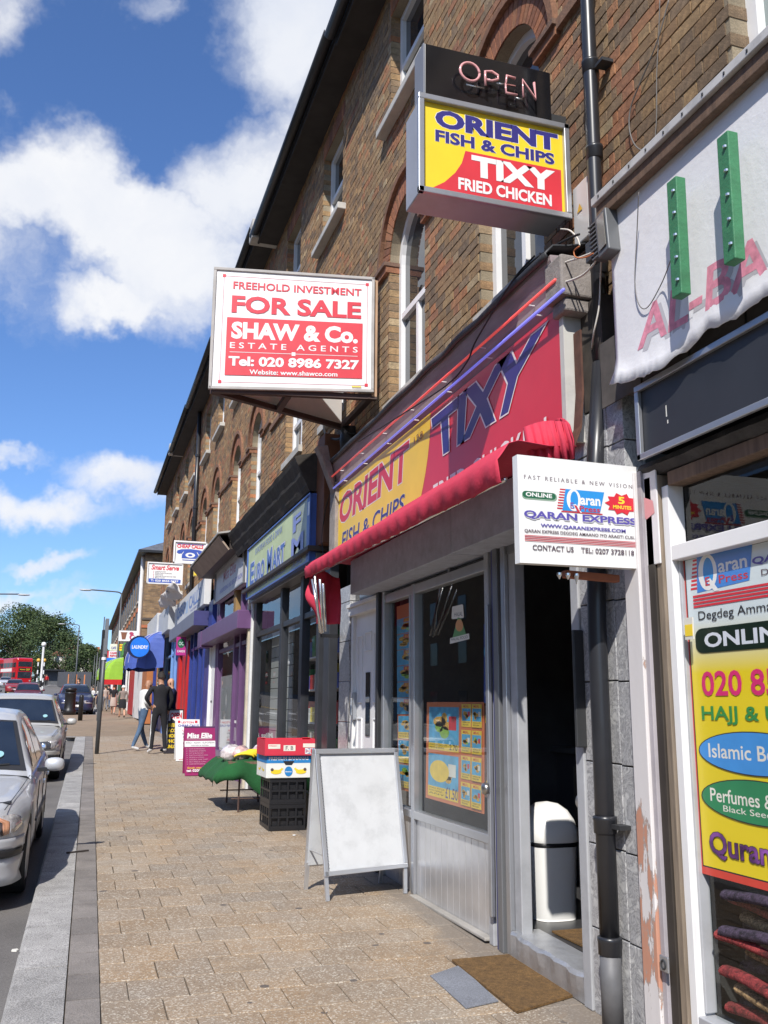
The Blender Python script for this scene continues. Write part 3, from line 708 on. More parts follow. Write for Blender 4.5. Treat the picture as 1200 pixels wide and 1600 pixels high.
def _peel():
    nt = PEEL.node_tree; N = nt.nodes; L = nt.links; b = N['Principled BSDF']; g = N.new('ShaderNodeNewGeometry')
    mp = N.new('ShaderNodeMapping'); mp.inputs['Scale'].default_value = (4, 4, 1.1); L.new(g.outputs['Position'], mp.inputs[0])
    n = N.new('ShaderNodeTexNoise'); n.inputs['Scale'].default_value = 1.6; n.inputs['Detail'].default_value = 9; n.inputs['Roughness'].default_value = .6; L.new(mp.outputs[0], n.inputs['Vector'])
    sp = N.new('ShaderNodeSeparateXYZ'); L.new(g.outputs['Position'], sp.inputs[0])
    m = N.new('ShaderNodeMapRange'); L.new(sp.outputs['Z'], m.inputs[0]); m.inputs[1].default_value = .6; m.inputs[2].default_value = 1.5; m.inputs[3].default_value = .0; m.inputs[4].default_value = -.16
    m2 = N.new('ShaderNodeMapRange'); L.new(sp.outputs['Z'], m2.inputs[0]); m2.inputs[1].default_value = .35; m2.inputs[2].default_value = .6; m2.inputs[3].default_value = -.10; m2.inputs[4].default_value = .04
    a = N.new('ShaderNodeMath'); a.operation = 'ADD'; L.new(n.outputs['Fac'], a.inputs[0]); L.new(m.outputs[0], a.inputs[1])
    a2 = N.new('ShaderNodeMath'); a2.operation = 'ADD'; L.new(a.outputs[0], a2.inputs[0]); L.new(m2.outputs[0], a2.inputs[1])
    c = N.new('ShaderNodeValToRGB'); L.new(a2.outputs[0], c.inputs[0]); e = c.color_ramp.elements; c.color_ramp.interpolation = 'CONSTANT'
    e[0].position = 0; e[0].color = (.66, .63, .62, 1); e[1].position = .515; e[1].color = (.50, .25, .17, 1); x = e.new(.5); x.color = (.36, .30, .27, 1)
    L.new(c.outputs[0], b.inputs['Base Color']); b.inputs['Roughness'].default_value = .6
    bm_ = N.new('ShaderNodeBump'); bm_.inputs['Distance'].default_value = .004; L.new(a2.outputs[0], bm_.inputs['Height']); L.new(bm_.outputs[0], b.inputs['Normal'])
_peel()
WOODBR = mat('brown_timber', (.16, .10, .065), .7, var=.3, vs=6, grime=.4, bump=.4, stretch=(6, 6, .6))
WOODOLD = mat('old_grey_timber', (.27, .24, .22), .85, var=.3, vs=7, grime=.5, bump=.6)
LEAD = mat('lead_flashing', (.04, .042, .047), .5, var=.3, vs=5, bump=.6, bs=14, grime=.4)
# ---------------- 1. the takeaway
sh = thing('shopfront', (2.55, 6.9, gz(6.9)), 'aluminium takeaway shopfront with open doorway and menu posters in the window', 'shopfront')
XF = 2.55
def pz(x, y, X=XF): return W(x, y, X).z
def py_(x, y, X=XF): return W(x, y, X).y
yD0, yD1 = 4.47, 5.24         # doorway
yP = 5.50; yM = 7.02; yL = 7.78; yW0, yW1 = 7.95, 8.90
zsill = .76; ztr = 2.44; zhd = 2.63
tile = mat('riser_panel', (.56, .56, .57), .3, .55, var=.10, vs=3, grime=.25, gs=2)
mb = MB()
def post(x0, x1, y0, y1, z1, z0=None, m=0): 
    z0 = gz((y0+y1)/2)+.0 if z0 is None else z0
    mb.box(x0, x1, y0, y1, z0, z1, m)
fr = []
def part(name, m, bevel=.006, par=None):
    global mb
    o = mb.build(name, m, par or sh, bevel=bevel); mb = MB(); return o
# window frame pieces
post(2.50, 2.58, 5.535, 5.60, 2.72); part('post', ALUP)
post(2.505, 2.58, 6.99, 7.06, 2.52); part('mullion', ALU)
post(2.51, 2.58, 7.10, 7.125, 2.50, .79); part('mullion', ALU)
post(2.50, 2.58, 7.76, 7.82, 2.55); part('post', ALU)
mb.box(2.505, 2.585, 5.60, 6.99, zsill-.055, zsill+.005); mb.box(2.505, 2.585, 7.06, 7.76, zsill-.055, zsill+.005); part('sill', ALU)
mb.box(2.51, 2.58, 5.60, 6.99, ztr-.0, ztr+.075); mb.box(2.51, 2.58, 7.06, 7.76, ztr, ztr+.075); part('transom', ALU)
mb.box(2.515, 2.575, 5.60, 7.76, 2.66, 2.74); mb.box(2.515, 2.575, 6.25, 6.28, 2.515, 2.66); part('head_rail', ALUD)
# glass
mb.quad((2.548, 5.60, zsill), (2.548, 6.99, zsill), (2.548, 6.99, ztr), (2.548, 5.60, ztr)); part('pane', GLASS, 0)
mb.quad((2.548, 7.06, zsill), (2.548, 7.76, zsill), (2.548, 7.76, ztr), (2.548, 7.06, ztr)); part('pane', GLASS, 0)
mb.quad((2.548, 5.60, ztr+.075), (2.548, 7.76, ztr+.075), (2.548, 7.76, 2.66), (2.548, 5.60, 2.66)); part('pane', GLASS, 0)
# tongued stall riser under the window
y = 5.602
while y < 6.985:
    w = min(.108, 6.988-y); mb.box(2.53, 2.56, y+.0015, y+w-.0015, gz(y)+.0, zsill-.057); part('riser_plank', tile, .002); y += .109
y = 7.063
while y < 7.755:
    w = min(.108, 7.758-y); mb.box(2.53, 2.56, y+.0015, y+w-.0015, gz(y)+.0, zsill-.057); part('riser_plank', tile, .002); y += .109
mb.box(2.47, 2.53, 5.60, 6.99, gz(6.3)+.0, gz(6.3)+.022); part('riser_foot', RENDER)
# the blue-edged post by the door, with its knob
post(2.50, 2.60, 5.455, 5.48, 2.74); part('blue_jamb', mat('dark_blue_paint', (.02, .025, .16), .5, grime=.3), .002)
post(2.49, 2.60, 5.38, 5.448, 2.74); part('post', ALUD)
post(2.47, 2.50, 5.492, 5.532, 2.2, .3); part('stile', ALU)
kn = MB()
def knob(c, d, n='door_knob', par=None):
    k = MB(); c = Vector(c); rows = []
    for (t, r) in ((0, .014), (.03, .014), (.035, .034), (.05, .040), (.065, .034), (.075, .012)):
        rows.append([c+Vector(d)*t+V3(0 if abs(d[0]) > .5 else math.cos(a)*r, math.cos(a)*r if abs(d[0]) > .5 else 0, math.sin(a)*r) for a in [2*math.pi*i/12 for i in range(12)]])
    k.grid(rows, close=True); k.f.append(list(range(len(k.v)-12, len(k.v)))); k.m.append(0)
    return k.build(n, mat('knob_metal', (.42, .40, .37), .3, .9, grime=.3), par or sh, smooth=True)
knob((2.50, 5.51, W(770, 1232, 2.5).z), (-1, 0, 0))
# door frame, sill, open leaf
post(2.50, 2.60, 5.29, 5.345, 2.70); part('door_frame', ALU)
post(2.53, 2.60, 5.20, 5.288, 2.70, gz(5.2)+.14); part('door_jamb', ALUP)
post(2.49, 2.60, 4.36, 4.44, 2.70); part('door_frame', ALUP)
mb.box(2.52, 2.60, 4.44, 5.29, 2.50, 2.70); part('door_head', ALUD)
# battered threshold
st = MB(); rows = []
for i in range(15):
    yy = 5.285-(5.285-4.445)*i/14; b = math.sin(i*1.9)*.006+math.sin(i*.8+1)*.005; g_ = gz(yy)
    rows.append([(2.50, yy, g_+.004), (2.495+b*.6, yy, g_+.06), (2.49+b, yy, g_+.128+b*.5), (2.50+b, yy, g_+.148), (2.60, yy, g_+.150+b*.3), (2.68, yy, g_+.150), (2.68, yy, g_)])
st.grid(rows); st.build('threshold', mat('dented_aluminium', (.50, .51, .53), .36, .55, var=.15, vs=6, grime=.5, gs=4, bump=.5, bs=12), sh)
# leaf folded back inside against the jamb
mb.box(2.60, 3.36, 4.455, 4.495, .29, 2.48); lf = part('door', ALUP, .004)
mb.box(2.575, 2.615, 4.44, 4.50, .27, 2.49); part('door_edge', ALU, .003)
knob((2.60, 4.50, W(912, 1252, 2.6).z), (-.6, .8, 0), 'door_knob')
mb.box(2.66, 3.28, 4.4975, 4.5, .9, 2.35); part('pane', WGLASS, 0)
# bracket closer and cable by the door (dark strip on the marble)
mb.box(2.44, 2.50, 4.33, 4.352, 1.35, 1.95); part('door_stop', STEELD)
# white side door
zwt = 2.40
mb.box(2.53, 2.60, yW0, yW0+.05, gz(8.0), zwt+.02); mb.box(2.53, 2.60, yW1-.07, yW1, gz(8.9), zwt+.02); mb.box(2.50, 2.60, yW0-.01, yW1+.01, zwt+.02, zwt+.10); mb.box(2.48, 2.60, yW0-.02, yW1+.02, zwt+.10, zwt+.135); part('door_frame', WHITE, .004)
mb.box(2.56, 2.60, yW0+.05, yW1-.07, gz(8.4)+.03, zwt+.02); dr = part('door', UPVC, 0)
PV = mat('door_groove', (.56, .56, .57), .5, var=.05)
def dpanel(a, b, c, d):
    global mb
    for (p, q, r, s) in ((a, a+.012, c, d), (b-.012, b, c, d), (a+.012, b-.012, c, c+.012), (a+.012, b-.012, d-.012, d)): mb.box(2.549, 2.5598, p, q, r, s)
    part('door_moulding', UPVC, .002, dr)
for (a, b, c, d) in ((8.07, 8.22, 1.58, 2.22), (8.58, 8.74, 1.58, 2.22), (8.07, 8.22, .62, 1.44), (8.58, 8.74, .62, 1.44), (8.32, 8.5, .62, 1.0), (8.3, 8.5, 2.06, 2.24), (8.07, 8.25, .27, .55), (8.31, 8.49, .27, .55), (8.55, 8.74, .27, .55)): dpanel(a, b, c, d)
mb.box(2.552, 2.5598, 8.33, 8.46, 1.28, 1.86); part('pane', WGLASS, 0, dr)
mb.box(2.545, 2.5598, 8.28, 8.48, .66, .72); part('letter_plate', ALU, .003, dr)
mb.tube([(2.51, 8.80, 1.62), (2.51, 8.79, 1.46)], .014, 8); mb.box(2.52, 2.56, 8.765, 8.81, 1.42, 1.68); part('door_handle', ALU, .003)
# fanlight over the white door
mb.quad((2.57, yW0, zwt+.14), (2.57, yW1, zwt+.14), (2.57, yW1, 2.75), (2.57, yW0, 2.75)); part('pane', WGLASS, 0)
post(2.48, 2.58, 7.86, 7.93, 2.72); part('post', STEELD)
# marble either side of the front
def marble(y0, y1, z1, x0=2.50):
    z = gz((y0+y1)/2); i = 0
    while z < z1-.05:
        h = min(.395, z1-z); m_ = MB(); m_.box(x0, 2.62, y0+.002, y1-.002, z+.002, z+h-.003); m_.build('marble_tile', MARBLE, sh, bevel=.003); z += .397
marble(4.02, 4.355, 3.1); marble(3.862, 4.018, 3.1); marble(8.92, 9.30, 2.75, 2.52)
# grey timber box for the roller shutter
X0 = 2.30
y_a = 4.66; y_b = 8.14
mb.box(X0, 2.56, y_a+1.02, y_b, 2.55, 2.86); mb.box(X0, 2.56, y_a, y_a+1.017, 2.553, 2.857)
part('shutter_box', mat('shutter_box_grey', (.44, .47, .56), .7, var=.14, vs=14, grime=.3, bump=.3), .004)
mb.box(X0+.25, 2.50, 4.45, 7.9, 2.86, 3.02); mb.box(2.44, 2.6, 4.44, 7.93, 2.74, 2.86); part('upper_rail', STEELD, .004)
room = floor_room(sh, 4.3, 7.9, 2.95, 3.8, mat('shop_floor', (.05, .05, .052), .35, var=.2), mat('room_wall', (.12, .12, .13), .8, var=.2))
# the mat, the grey pad and the strip mat outside; bin inside
DM = mat('coir_mat', (.19, .105, .035), .98, var=.35, vs=30, fine=.4, bump=1, bs=240, grime=.35, gs=5)
P = [G(706, 1503), G(812, 1493), G(905, 1556), G(808, 1585)]
m_ = MB(); m_.slab([p+V3(0, 0, .014) for p in P], (0, 0, -.011)); tag(m_.build('doormat', DM, loc=P[0]), 'brown coir doormat on the pavement outside the takeaway door', 'doormat')
P = [G(672, 1526), G(718, 1510), G(779, 1566), G(728, 1577)]
m_ = MB(); m_.slab([p+V3(0, 0, .007) for p in P], (0, 0, -.005)); tag(m_.build('rubber_pad', mat('grey_pad', (.19, .20, .225), .85, var=.15, fine=.3), loc=P[0]), 'thin grey pad partly under the brown doormat', 'mat')
m_ = MB(); zf = gz(6)+.02; m_.slab([(2.72, 4.52, zf+.12+.0), (2.72, 5.2, zf+.12), (3.35, 5.2, zf+.12), (3.35, 4.52, zf+.12)], (0, 0, -.01)); 
fl = MB(); fl.box(2.685, 6.4, 4.305, 7.895, zf+.002, zf+.105); tag(fl.build('shop_floor', mat('shop_floor', (0,0,0)), sh), None)
tag(m_.build('doormat', DM, loc=(3, 4.9, zf+.11)), 'brown coir mat inside the takeaway doorway behind the step', 'doormat')
BINX, BINY, BZ = 2.92, 5.60, zf+.107
BK, BH = 1.04, .76
bn = thing('swing_bin', (BINX, BINY, BZ), 'white plastic swing bin standing just inside the takeaway doorway', 'bin')
bw = mat('bin_white', (.82, .82, .80), .3, var=.03, grime=.08)
def rr_ring(z, rx, ry, n=28, p=3.2):
    out = []
    for i in range(n):
        a = 2*math.pi*i/n; c, s_ = math.cos(a), math.sin(a)
        out.append((BINX+math.copysign(abs(c)**(2/p), c)*rx*BK, BINY+math.copysign(abs(s_)**(2/p), s_)*ry*BK, BZ+z*BH))
    return out
m_ = MB(); m_.grid([rr_ring(z, .15*k, .17*k) for z, k in ((0, .88), (.02, .9), (.55, 1.0), (.57, 1.0))], close=True); m_.f.append(list(range(28))); m_.m.append(0); m_.build('bin_body', bw, bn, smooth=True)
m_ = MB(); m_.grid([rr_ring(z, .15*k, .17*k) for z, k in ((.57, 1.0), (.575, 1.03), (.60, 1.03), (.605, .99))], close=True); m_.build('bin_band', BLACK, bn, smooth=True)
m_ = MB(); m_.grid([rr_ring(z, .15*k, .17*k) for z, k in ((.606, 1.05), (.63, 1.08), (.70, 1.05), (.78, .93), (.85, .72), (.90, .40), (.915, .02))], close=True); m_.build('bin_lid', bw, bn, smooth=True)
# things on the wall of the room: dim menu boards
def board_on(par, P4, name, prints, base, toward=(0, -1, 0)):
    p = Panel(*P4, toward=toward); b = p.board(.01, base, par, name); prints(p); p.flush(b, 'print'); return b
MEN = thing('menu_board', (6.3, 6, 1.6), 'dark menu posters with pizza and burger on the back wall inside the takeaway', 'menu board')
def pr1(p):
    p.ell(.5, .5, .42, .22, mat('pizza_red', (.50, .10, .05), .6, var=.5, vs=20)); p.text('SPECIAL', .1, .04, .8, .10, mat('dim_red', (.35, .05, .06), .6)); p.text('PIZZA', .1, .16, .7, .21, mat('dim_yellow', (.5, .42, .06), .6)); p.text('BOTTLE DRINK', .1, .26, .8, .30, mat('dim_yellow', (0,0,0)))
def pr2(p):
    p.ell(.5, .5, .40, .25, mat('burger', (.55, .22, .08), .6, var=.5, vs=20)); p.ell(.5, .52, .42, .05, mat('burger_dark', (.06, .03, .02), .6)); p.rect(.02, .80, .98, .92, BLACKP)
for (a, b, c, d, f, bc) in ((7.6, 6.9, 1.75, 2.9, pr1, 'poster_navy'), (6.85, 6.1, 1.2, 2.3, pr2, 'poster_grey'), (7.6, 6.9, .65, 1.70, pr2, 'poster_grey'), (6.05, 5.2, 1.2, 2.9, pr1, 'poster_navy')):
    cm = mat('poster_navy', (.05, .07, .15), .5) if bc == 'poster_navy' else mat('poster_grey', (.42, .42, .40), .5)
    board_on(MEN, [V3(6.48, a, d), V3(6.48, b, d), V3(6.48, b, c), V3(6.48, a, c)], 'menu_panel', f, cm, (-1, 0, 0))
cb = thing('counter', (4.6, 6.8, zf+.107), 'dark grey serving counter inside the takeaway', 'counter')
m_ = MB(); m_.box(4.2, 4.9, 5.9, 7.85, zf+.107, 1.15); m_.build('counter_body', mat('counter_dark', (.07, .07, .08), .5), cb, bevel=.01); m_ = MB(); m_.box(4.15, 4.95, 5.85, 7.88, 1.152, 1.20); m_.build('worktop', ALUD, cb, bevel=.005)
ch = thing('chair', (3.6, 5.9, zf+.107), 'black chair seen through the takeaway doorway behind the bin', 'chair')
m_ = MB(); m_.box(3.4, 3.8, 5.7, 6.1, .62, .66); m_.build('seat', BLACK, ch, bevel=.01)
m_ = MB(); m_.box(3.4, 3.8, 6.07, 6.11, .72, 1.15); m_.build('backrest', BLACK, ch, bevel=.01)
for sx in (3.42, 3.78):
    for sy in (5.72, 6.08): m_ = MB(); m_.tube([(sx, sy, zf+.107), (sx, sy, .62 if sy < 6 else .75)], .012, 6); m_.build('leg', STEELD, ch)
# posters behind the glass
XP = 2.575
OR = mat('poster_orange', (.62, .17, .06), .5, var=.05); CY = mat('poster_blue', (.08, .36, .58), .5, var=.25, vs=9); YE = mat('poster_yellow', (.80, .55, .05), .5, var=.12, vs=12)
FR = mat('fried_food', (.62, .34, .05), .6, var=.5, vs=45); GRN = mat('salad_green', (.25, .45, .06), .6, var=.4, vs=50); PALE = mat('print_pale', (.72, .70, .62), .5)
def tiny(p, u0, v0, u1, v1, n, m=None, words=None):
    """a few lines of small print"""
    for i in range(n):
        a = v0+(v1-v0)*i/n; b = a+(v1-v0)/n*.6; p.text((words or ['CHICKEN & CHIPS', 'PIECES & DRINK', 'WITH FRIES'])[i % 3], u0, a, u0+(u1-u0)*(1-.15*(i % 2)), b, m or BLACKP, .0, 0)
def food(p, u0, v0, u1, v1, seed):
    rr = random.Random(seed)
    p.rect(u0, v0, u1, v1, CY)
    for i in range(5):
        a, b = rr.uniform(.25, .7), rr.uniform(.3, .75)
        p.lay -= 1 if i else 0
        p.ell(u0+(u1-u0)*a, v0+(v1-v0)*b, (u1-u0)*rr.uniform(.1, .22), (v1-v0)*rr.uniform(.1, .2), FR if i % 4 else (GRN if seed % 3 == 0 else FR), 9); p.lay += 0
    p.rect(u0+(u1-u0)*.68, v0+(v1-v0)*.25, u0+(u1-u0)*.92, v0+(v1-v0)*.62, REDP if seed % 2 else PALE)
po = thing('menu_poster', (XP, 6.2, 1.3), 'orange framed menu poster of chicken meals in the takeaway window', 'poster')
TL, TR, BR, BL = W(667, 1097, XP), W(756, 1097, XP), W(756, 1272, XP), W(665, 1246, XP)
p = Panel(TL, TR, BR, BL, (-1, 0, 0)); p.step = .00012
p.board(.004, OR, po, 'sheet')
food(p, .05, .05, .60, .42, 3); p.rect(.05, .42, .60, .49, YE); tiny(p, .07, .43, .40, .485, 2); p.text('2.70', .44, .42, .58, .475, BLACKP, .01)
food(p, .05, .53, .60, .86, 2); p.ell(.26, .70, .18, .11, YE); p.rect(.05, .86, .60, .965, YE); tiny(p, .07, .87, .36, .95, 3, words=['SMALL PIZZA', 'WITH TOPPING', 'ANY']); p.text('£1.50', .38, .84, .59, .95, NAVY, .01)
for j in range(2):
    for i in range(4):
        u0 = .65+.175*j; v0 = .02+.245*i; p.rect(u0, v0, u0+.155, v0+.215, YE); food(p, u0+.008, v0+.04, u0+.147, v0+.16, 5+i+j*3); tiny(p, u0+.02, v0+.167, u0+.135, v0+.21, 2)
        p.text('MEAL', u0+.03, v0+.008, u0+.12, v0+.032, REDP, .005)
p.flush(po)
ps = thing('menu_poster', (XP, 7.4, 1.5), 'tall narrow strip of blue meal pictures in the left takeaway window', 'poster')
TL, TR, BR, BL = W(620, 948, XP), W(651, 938, XP), W(653, 1240, XP), W(622, 1233, XP)
p = Panel(TL, TR, BR, BL, (-1, 0, 0)); p.step = .00012; p.board(.004, OR, ps, 'sheet')
for i in range(6):
    v0 = .075+i*.088; food(p, .0, v0, 1, v0+.084, i); p.rect(.35, v0+.004, 1, v0+.026, REDP if i % 2 else OR); p.text('BURGER', .42, v0+.008, .95, v0+.022, YE, .01)
for i in range(3):
    v0 = .61+i*.128; food(p, .06, v0, .96, v0+.085, 7+i); p.rect(.06, v0+.085, .96, v0+.118, YE); tiny(p, .1, v0+.09, .9, v0+.115, 2)
p.flush(ps)
pf = thing('fish_poster', (XP, 5.8, 1.7), 'blue fish poster with golden chips behind the window edge near the door', 'poster')
p = Panel(W(756, 975, XP), W(776, 970, XP), W(776, 1100, XP), W(756, 1098, XP), (-1, 0, 0)); p.step = .00012
p.board(.004, mat('poster_deep_blue', (.02, .07, .34), .4), pf, 'sheet'); p.ell(.7, .55, .5, .22, mat('chips_gold', (.75, .42, .03), .5, var=.4, vs=40)); p.ell(.35, .36, .35, .10, CY); p.text('Fish', .1, .04, .95, .16, PALE, .0); p.text('FRESH', .1, .86, .7, .92, PALE, 0); p.flush(pf)
pk = thing('kebab_poster', (XP, 5.75, 1.1), 'dark kebab poster below the blue fish poster', 'poster')
p = Panel(W(757, 1103, XP), W(776, 1103, XP), W(776, 1252, XP), W(757, 1245, XP), (-1, 0, 0)); p.step = .00012
p.board(.004, mat('poster_brown', (.10, .04, .03), .4), pk, 'sheet'); p.ell(.55, .38, .4, .16, mat('meat_red', (.42, .09, .05), .5, var=.5, vs=40)); p.ell(.5, .60, .3, .06, GRN); p.text('Kebab', .08, .10, .95, .19, YE, .0); p.ell(.45, .86, .3, .08, YE); p.flush(pk)
# halal sticker
st_ = thing('window_sticker', (2.545, 6.5, 2.1), 'small halal sticker in the upper middle of the takeaway window', 'sticker')
p = Panel(W(706, 948, 2.543), W(728, 943, 2.543), W(735, 1010, 2.543), W(703, 1008, 2.543), (-1, 0, 0)); p.step = .00012
p.rrect(.02, .0, .80, .33, .08, .04, PALE); p.text('HALAL', .2, .17, .72, .27, BLACKP, 0); p.poly([(.42, .30), (.62, .33), (.9, .82), (.1, .85)], mat('sticker_green', (.10, .28, .09), .5)); p.ell(.5, .5, .22, .15, mat('sticker_orange', (.6, .28, .1), .5)); p.poly([(0, .82), (1, .70), (1, .83), (0, .97)], PALE); p.text('HALAL FOOD', .06, .82, .92, .89, BLACKP, 0, rise=.08); p.flush(st_)
# white tube standing in for a strip lamp / ledge reflected at half height
m_ = MB(); m_.tube([W(672, 1174, 2.60), W(768, 1173, 2.60)], .012, 8); tag(m_.build('reflection_bar', mat('white_plastic', (.8, .8, .8), .3), loc=(2.6, 6.2, 1.1)), 'thin white bar imitating a reflection across the menu posters in the window', 'rail')
# ---------------- fascia of the takeaway
XS = 2.40
TL, TR, BR, BL = W(523, 768, XS), W(877, 478, XS), W(885, 690, XS), W(525, 868, XS)
zt_ = (TL.z+TR.z)/2; TL.z = TR.z = zt_; BL = V3(XS, TL.y, 3.10-.06); BR = V3(XS, TR.y, 2.98); 
fs = thing('fascia_sign', (2.5, 6.7, 3.4), 'long red and yellow takeaway fascia sign above the red awning', 'sign')
p = Panel(TL, TR, BR, BL, (-1, 0, 0)); p.step = .0006
RED2 = mat('fascia_red', (.62, .028, .045), .35, var=.05); YEL2 = mat('fascia_yellow', (.85, .55, .02), .35, var=.05)
def YU(x, y, pl=p):   # px -> u on this fascia
    q = W(x, y, XS); return (TL.y-q.y)/(TL.y-TR.y)
def PV_(x, y): q = W(x, y, XS); return (YU(x, y), (zt_-q.z)/(zt_-(BL.z+(BR.z-BL.z)*YU(x, y))))
bd = p.board(.03, RED2, fs, 'board')
uD = PV_(673, 655); uE = PV_(648, 790)
p.poly([(0, 0), (uD[0], 0)]+[(uD[0]-(uD[0]-uE[0]-.01)*t**2*1.0, t) for t in (.15, .3, .45, .6, .75, .9, 1)]+[(0, 1)], YEL2)
LW = mat('outline_white', (.8, .74, .72), .4)
def otext(body, q, m, outline, bold=.02, ow=.022):
    """text laid into a four cornered patch given by px corners TL TR BR BL"""
    c = [PV_(*a) for a in q]
    for (mm, bb) in ((outline, bold+ow), (m, bold)):
        p.lay += 1; i = p.mi(mm); vs, fs_, x0, x1, y0, y1 = text2d(body, bb)
        _, _, X0_, X1_, Y0_, Y1_ = text2d(body, bold)
        out = []
        for v in vs:
            a = (v.x-X0_)/(X1_-X0_); b = (v.y-Y0_)/(Y1_-Y0_)
            t = [c[0][k]+(c[1][k]-c[0][k])*a for k in (0, 1)]; bt = [c[3][k]+(c[2][k]-c[3][k])*a for k in (0, 1)]
            u_, v_ = bt[0]+(t[0]-bt[0])*b, bt[1]+(t[1]-bt[1])*b; out.append(p.P(u_, v_, p.lay*p.step))
        p.mb.add(out, fs_, i)
otext('ORIENT', [(533, 775), (640, 686), (637, 748), (529, 822)], REDP, LW, .035)
otext('FISH & CHIPS', [(536, 832), (634, 770), (631, 800), (534, 860)], NAVY, LW, .012, .012)
otext('TIXY', [(675, 655), (853, 507), (816, 630), (682, 718)], NAVY, LW, .042, .022)
otext('FRIED CHICKEN', [(678, 758), (855, 650), (856, 702), (677, 800)], LW, REDP, .012, 0)
otext('128', [(648, 683), (662, 672), (661, 685), (648, 694)], mat('small_brown', (.30, .17, .06), .5), YEL2, .0, .0)
p.flush(bd)
# white return at the end nearest the camera, cornice board above with the two neon tubes
mb = MB(); mb.box(XS-.004, 2.60, TR.y-.03, TR.y-.004, 2.95, zt_+.02); mb.box(XS-.012, XS+.0, TR.y-.034, TR.y+.01, 2.95, zt_+.02)
e = mb.build('end_panel', mat('painted_end_panel', (.55, .54, .50), .6, var=.1, grime=.5, gs=3), fs)
TIM = mat('purple_grey_timber', (.30, .245, .25), .7, var=.25, vs=5, grime=.4, bump=.3, stretch=(3, .5, 3))
co = thing('cornice', (2.4, 6.7, 3.9), 'weathered timber cornice with black flashing above the takeaway fascia', 'cornice')
mb = MB()
for (xa, za, xb, zb) in ((XS+.02, zt_, XS-.02, zt_+.05), (XS-.02, zt_+.05, XS-.02, zt_+.10), (XS-.02, zt_+.10, XS-.07, zt_+.25), (XS-.07, zt_+.25, XS-.07, zt_+.28)):
    mb.quad((xa, TL.y+.05, za), (xa, TR.y-.02, za), (xb, TR.y-.02, zb), (xb, TL.y+.05, zb))
mb.quad((XS-.07, TL.y+.05, zt_+.28), (XS-.07, TR.y-.02, zt_+.28), (2.62, TR.y-.02, zt_+.30), (2.62, TL.y+.05, zt_+.30)); mb.quad((XS+.02, TL.y+.05, zt_), (2.62, TL.y+.05, zt_), (2.62, TR.y-.02, zt_), (XS+.02, TR.y-.02, zt_))
mb.add([(XS+.02, TR.y-.02, zt_), (XS-.02, TR.y-.02, zt_+.05), (XS-.02, TR.y-.02, zt_+.10), (XS-.07, TR.y-.02, zt_+.25), (XS-.07, TR.y-.02, zt_+.28), (2.62, TR.y-.02, zt_+.30), (2.62, TR.y-.02, zt_)], [list(range(7))])
mb.build('board', TIM, co)
mb = MB(); rows = []; n = 46
for i in range(n+1):
    yy = TL.y+.08-(TL.y-TR.y+.10)*i/n; w = noise.noise(V3(yy*2.2, 0, 0))*.02; h = noise.noise(V3(yy*3, 5, 0))*.018
    rows.append([(XS-.085+w*.5, yy, zt_+.262+h*.6), (XS-.10+w, yy, zt_+.29+h), (XS-.05+w, yy, zt_+.345+h), (XS+.05, yy, zt_+.36+h), (2.60, yy, zt_+.40+h*.5)])
mb.grid(rows); mb.build('flashing', LEAD, co, solid=.012, smooth=True)
def neon(name, q, c, lab):
    a, b = q; t = thing(name, a.lerp(b, .5), lab, 'neon tube'); m_ = MB(); m_.tube([a, b], .009, 8); m_.build('glass_tube', c, t, smooth=True)
    for i in range(7):
        s = a.lerp(b, (i+.5)/7); m_ = MB(); m_.tube([s+V3(.05, 0, 0), s+V3(-.005, 0, 0)], .004, 6); m_.build('clip', mat('white_plastic', (0,0,0)), t)
XN = XS-.075
neon('neon_tube', (W(516, 747, XN), W(868, 437, XN)), mat('neon_red', (.80, .10, .09), .25, var=0, emit=(.9, .12, .1), es=.35), 'upper red neon tube along the cornice above the takeaway fascia')
neon('neon_tube', (W(521, 763, XN), W(881, 452, XN)), mat('neon_blue', (.20, .20, .78), .25, var=0, emit=(.25, .25, 1), es=.4), 'lower blue violet neon tube just above the takeaway fascia')
# ---------------- red awning, folded up
aw = thing('awning', (2.2, 6.5, 2.95), 'faded red shop awning folded above the takeaway window with steel arms', 'awning')
REDC = bpy.data.materials.new('awning_cloth')
REDC = mat('awning_red_cloth', (.56, .035, .075), .8, var=.12, vs=3, bump=.35, bs=30, grime=.12)
XO, XT_ = 1.93, 2.03
tA, tB, bA, bB = W(476, 886, XT_), W(836, 668, XT_), W(478, 899, XO), W(811, 732, XO)
def lz(a, b, y): return a.z+(b.z-a.z)*(y-a.y)/(b.y-a.y)
yA, yB = 8.45, 4.13; rows = []; n = 120
for i in range(n+1):
    t = i/n; yy = yA+(yB-yA)*t; w1 = noise.noise(V3(yy*1.5, 1, 0))*.014; zt1a, zb1a = lz(tA, tB, yy)+w1, lz(bA, bB, yy)
    sc = .6*abs(math.sin(yy*math.pi/.205+.6*math.sin(yy*2.3)))+.5*noise.noise(V3(yy*5, 3, 0)); wv = .009*math.sin(yy*math.pi/.1025+1)+.012*noise.noise(V3(yy*3, 7, 0))
    xin = 2.385; h = zt1a-zb1a
    rows.append([V3(xin, yy, zt1a-.01+.01*math.sin(yy*5)), V3(2.22, yy, zt1a-.012+w1), V3(XT_+.02, yy, zt1a), V3(XT_-.035, yy, zt1a-.02), V3(XO+.03+w1, yy, zt1a-h*.34), V3(XO+w1, yy, zt1a-h*.52), V3(XO+.004+wv*.5, yy, zt1a-h*.68), V3(XO+.012+wv, yy, zb1a-.005-.020*sc), V3(XO+.022+wv, yy, zb1a-.007-.020*sc)])
m_ = MB(); m_.grid(rows); m_.build('canopy', REDC, aw, solid=.004, smooth=True)
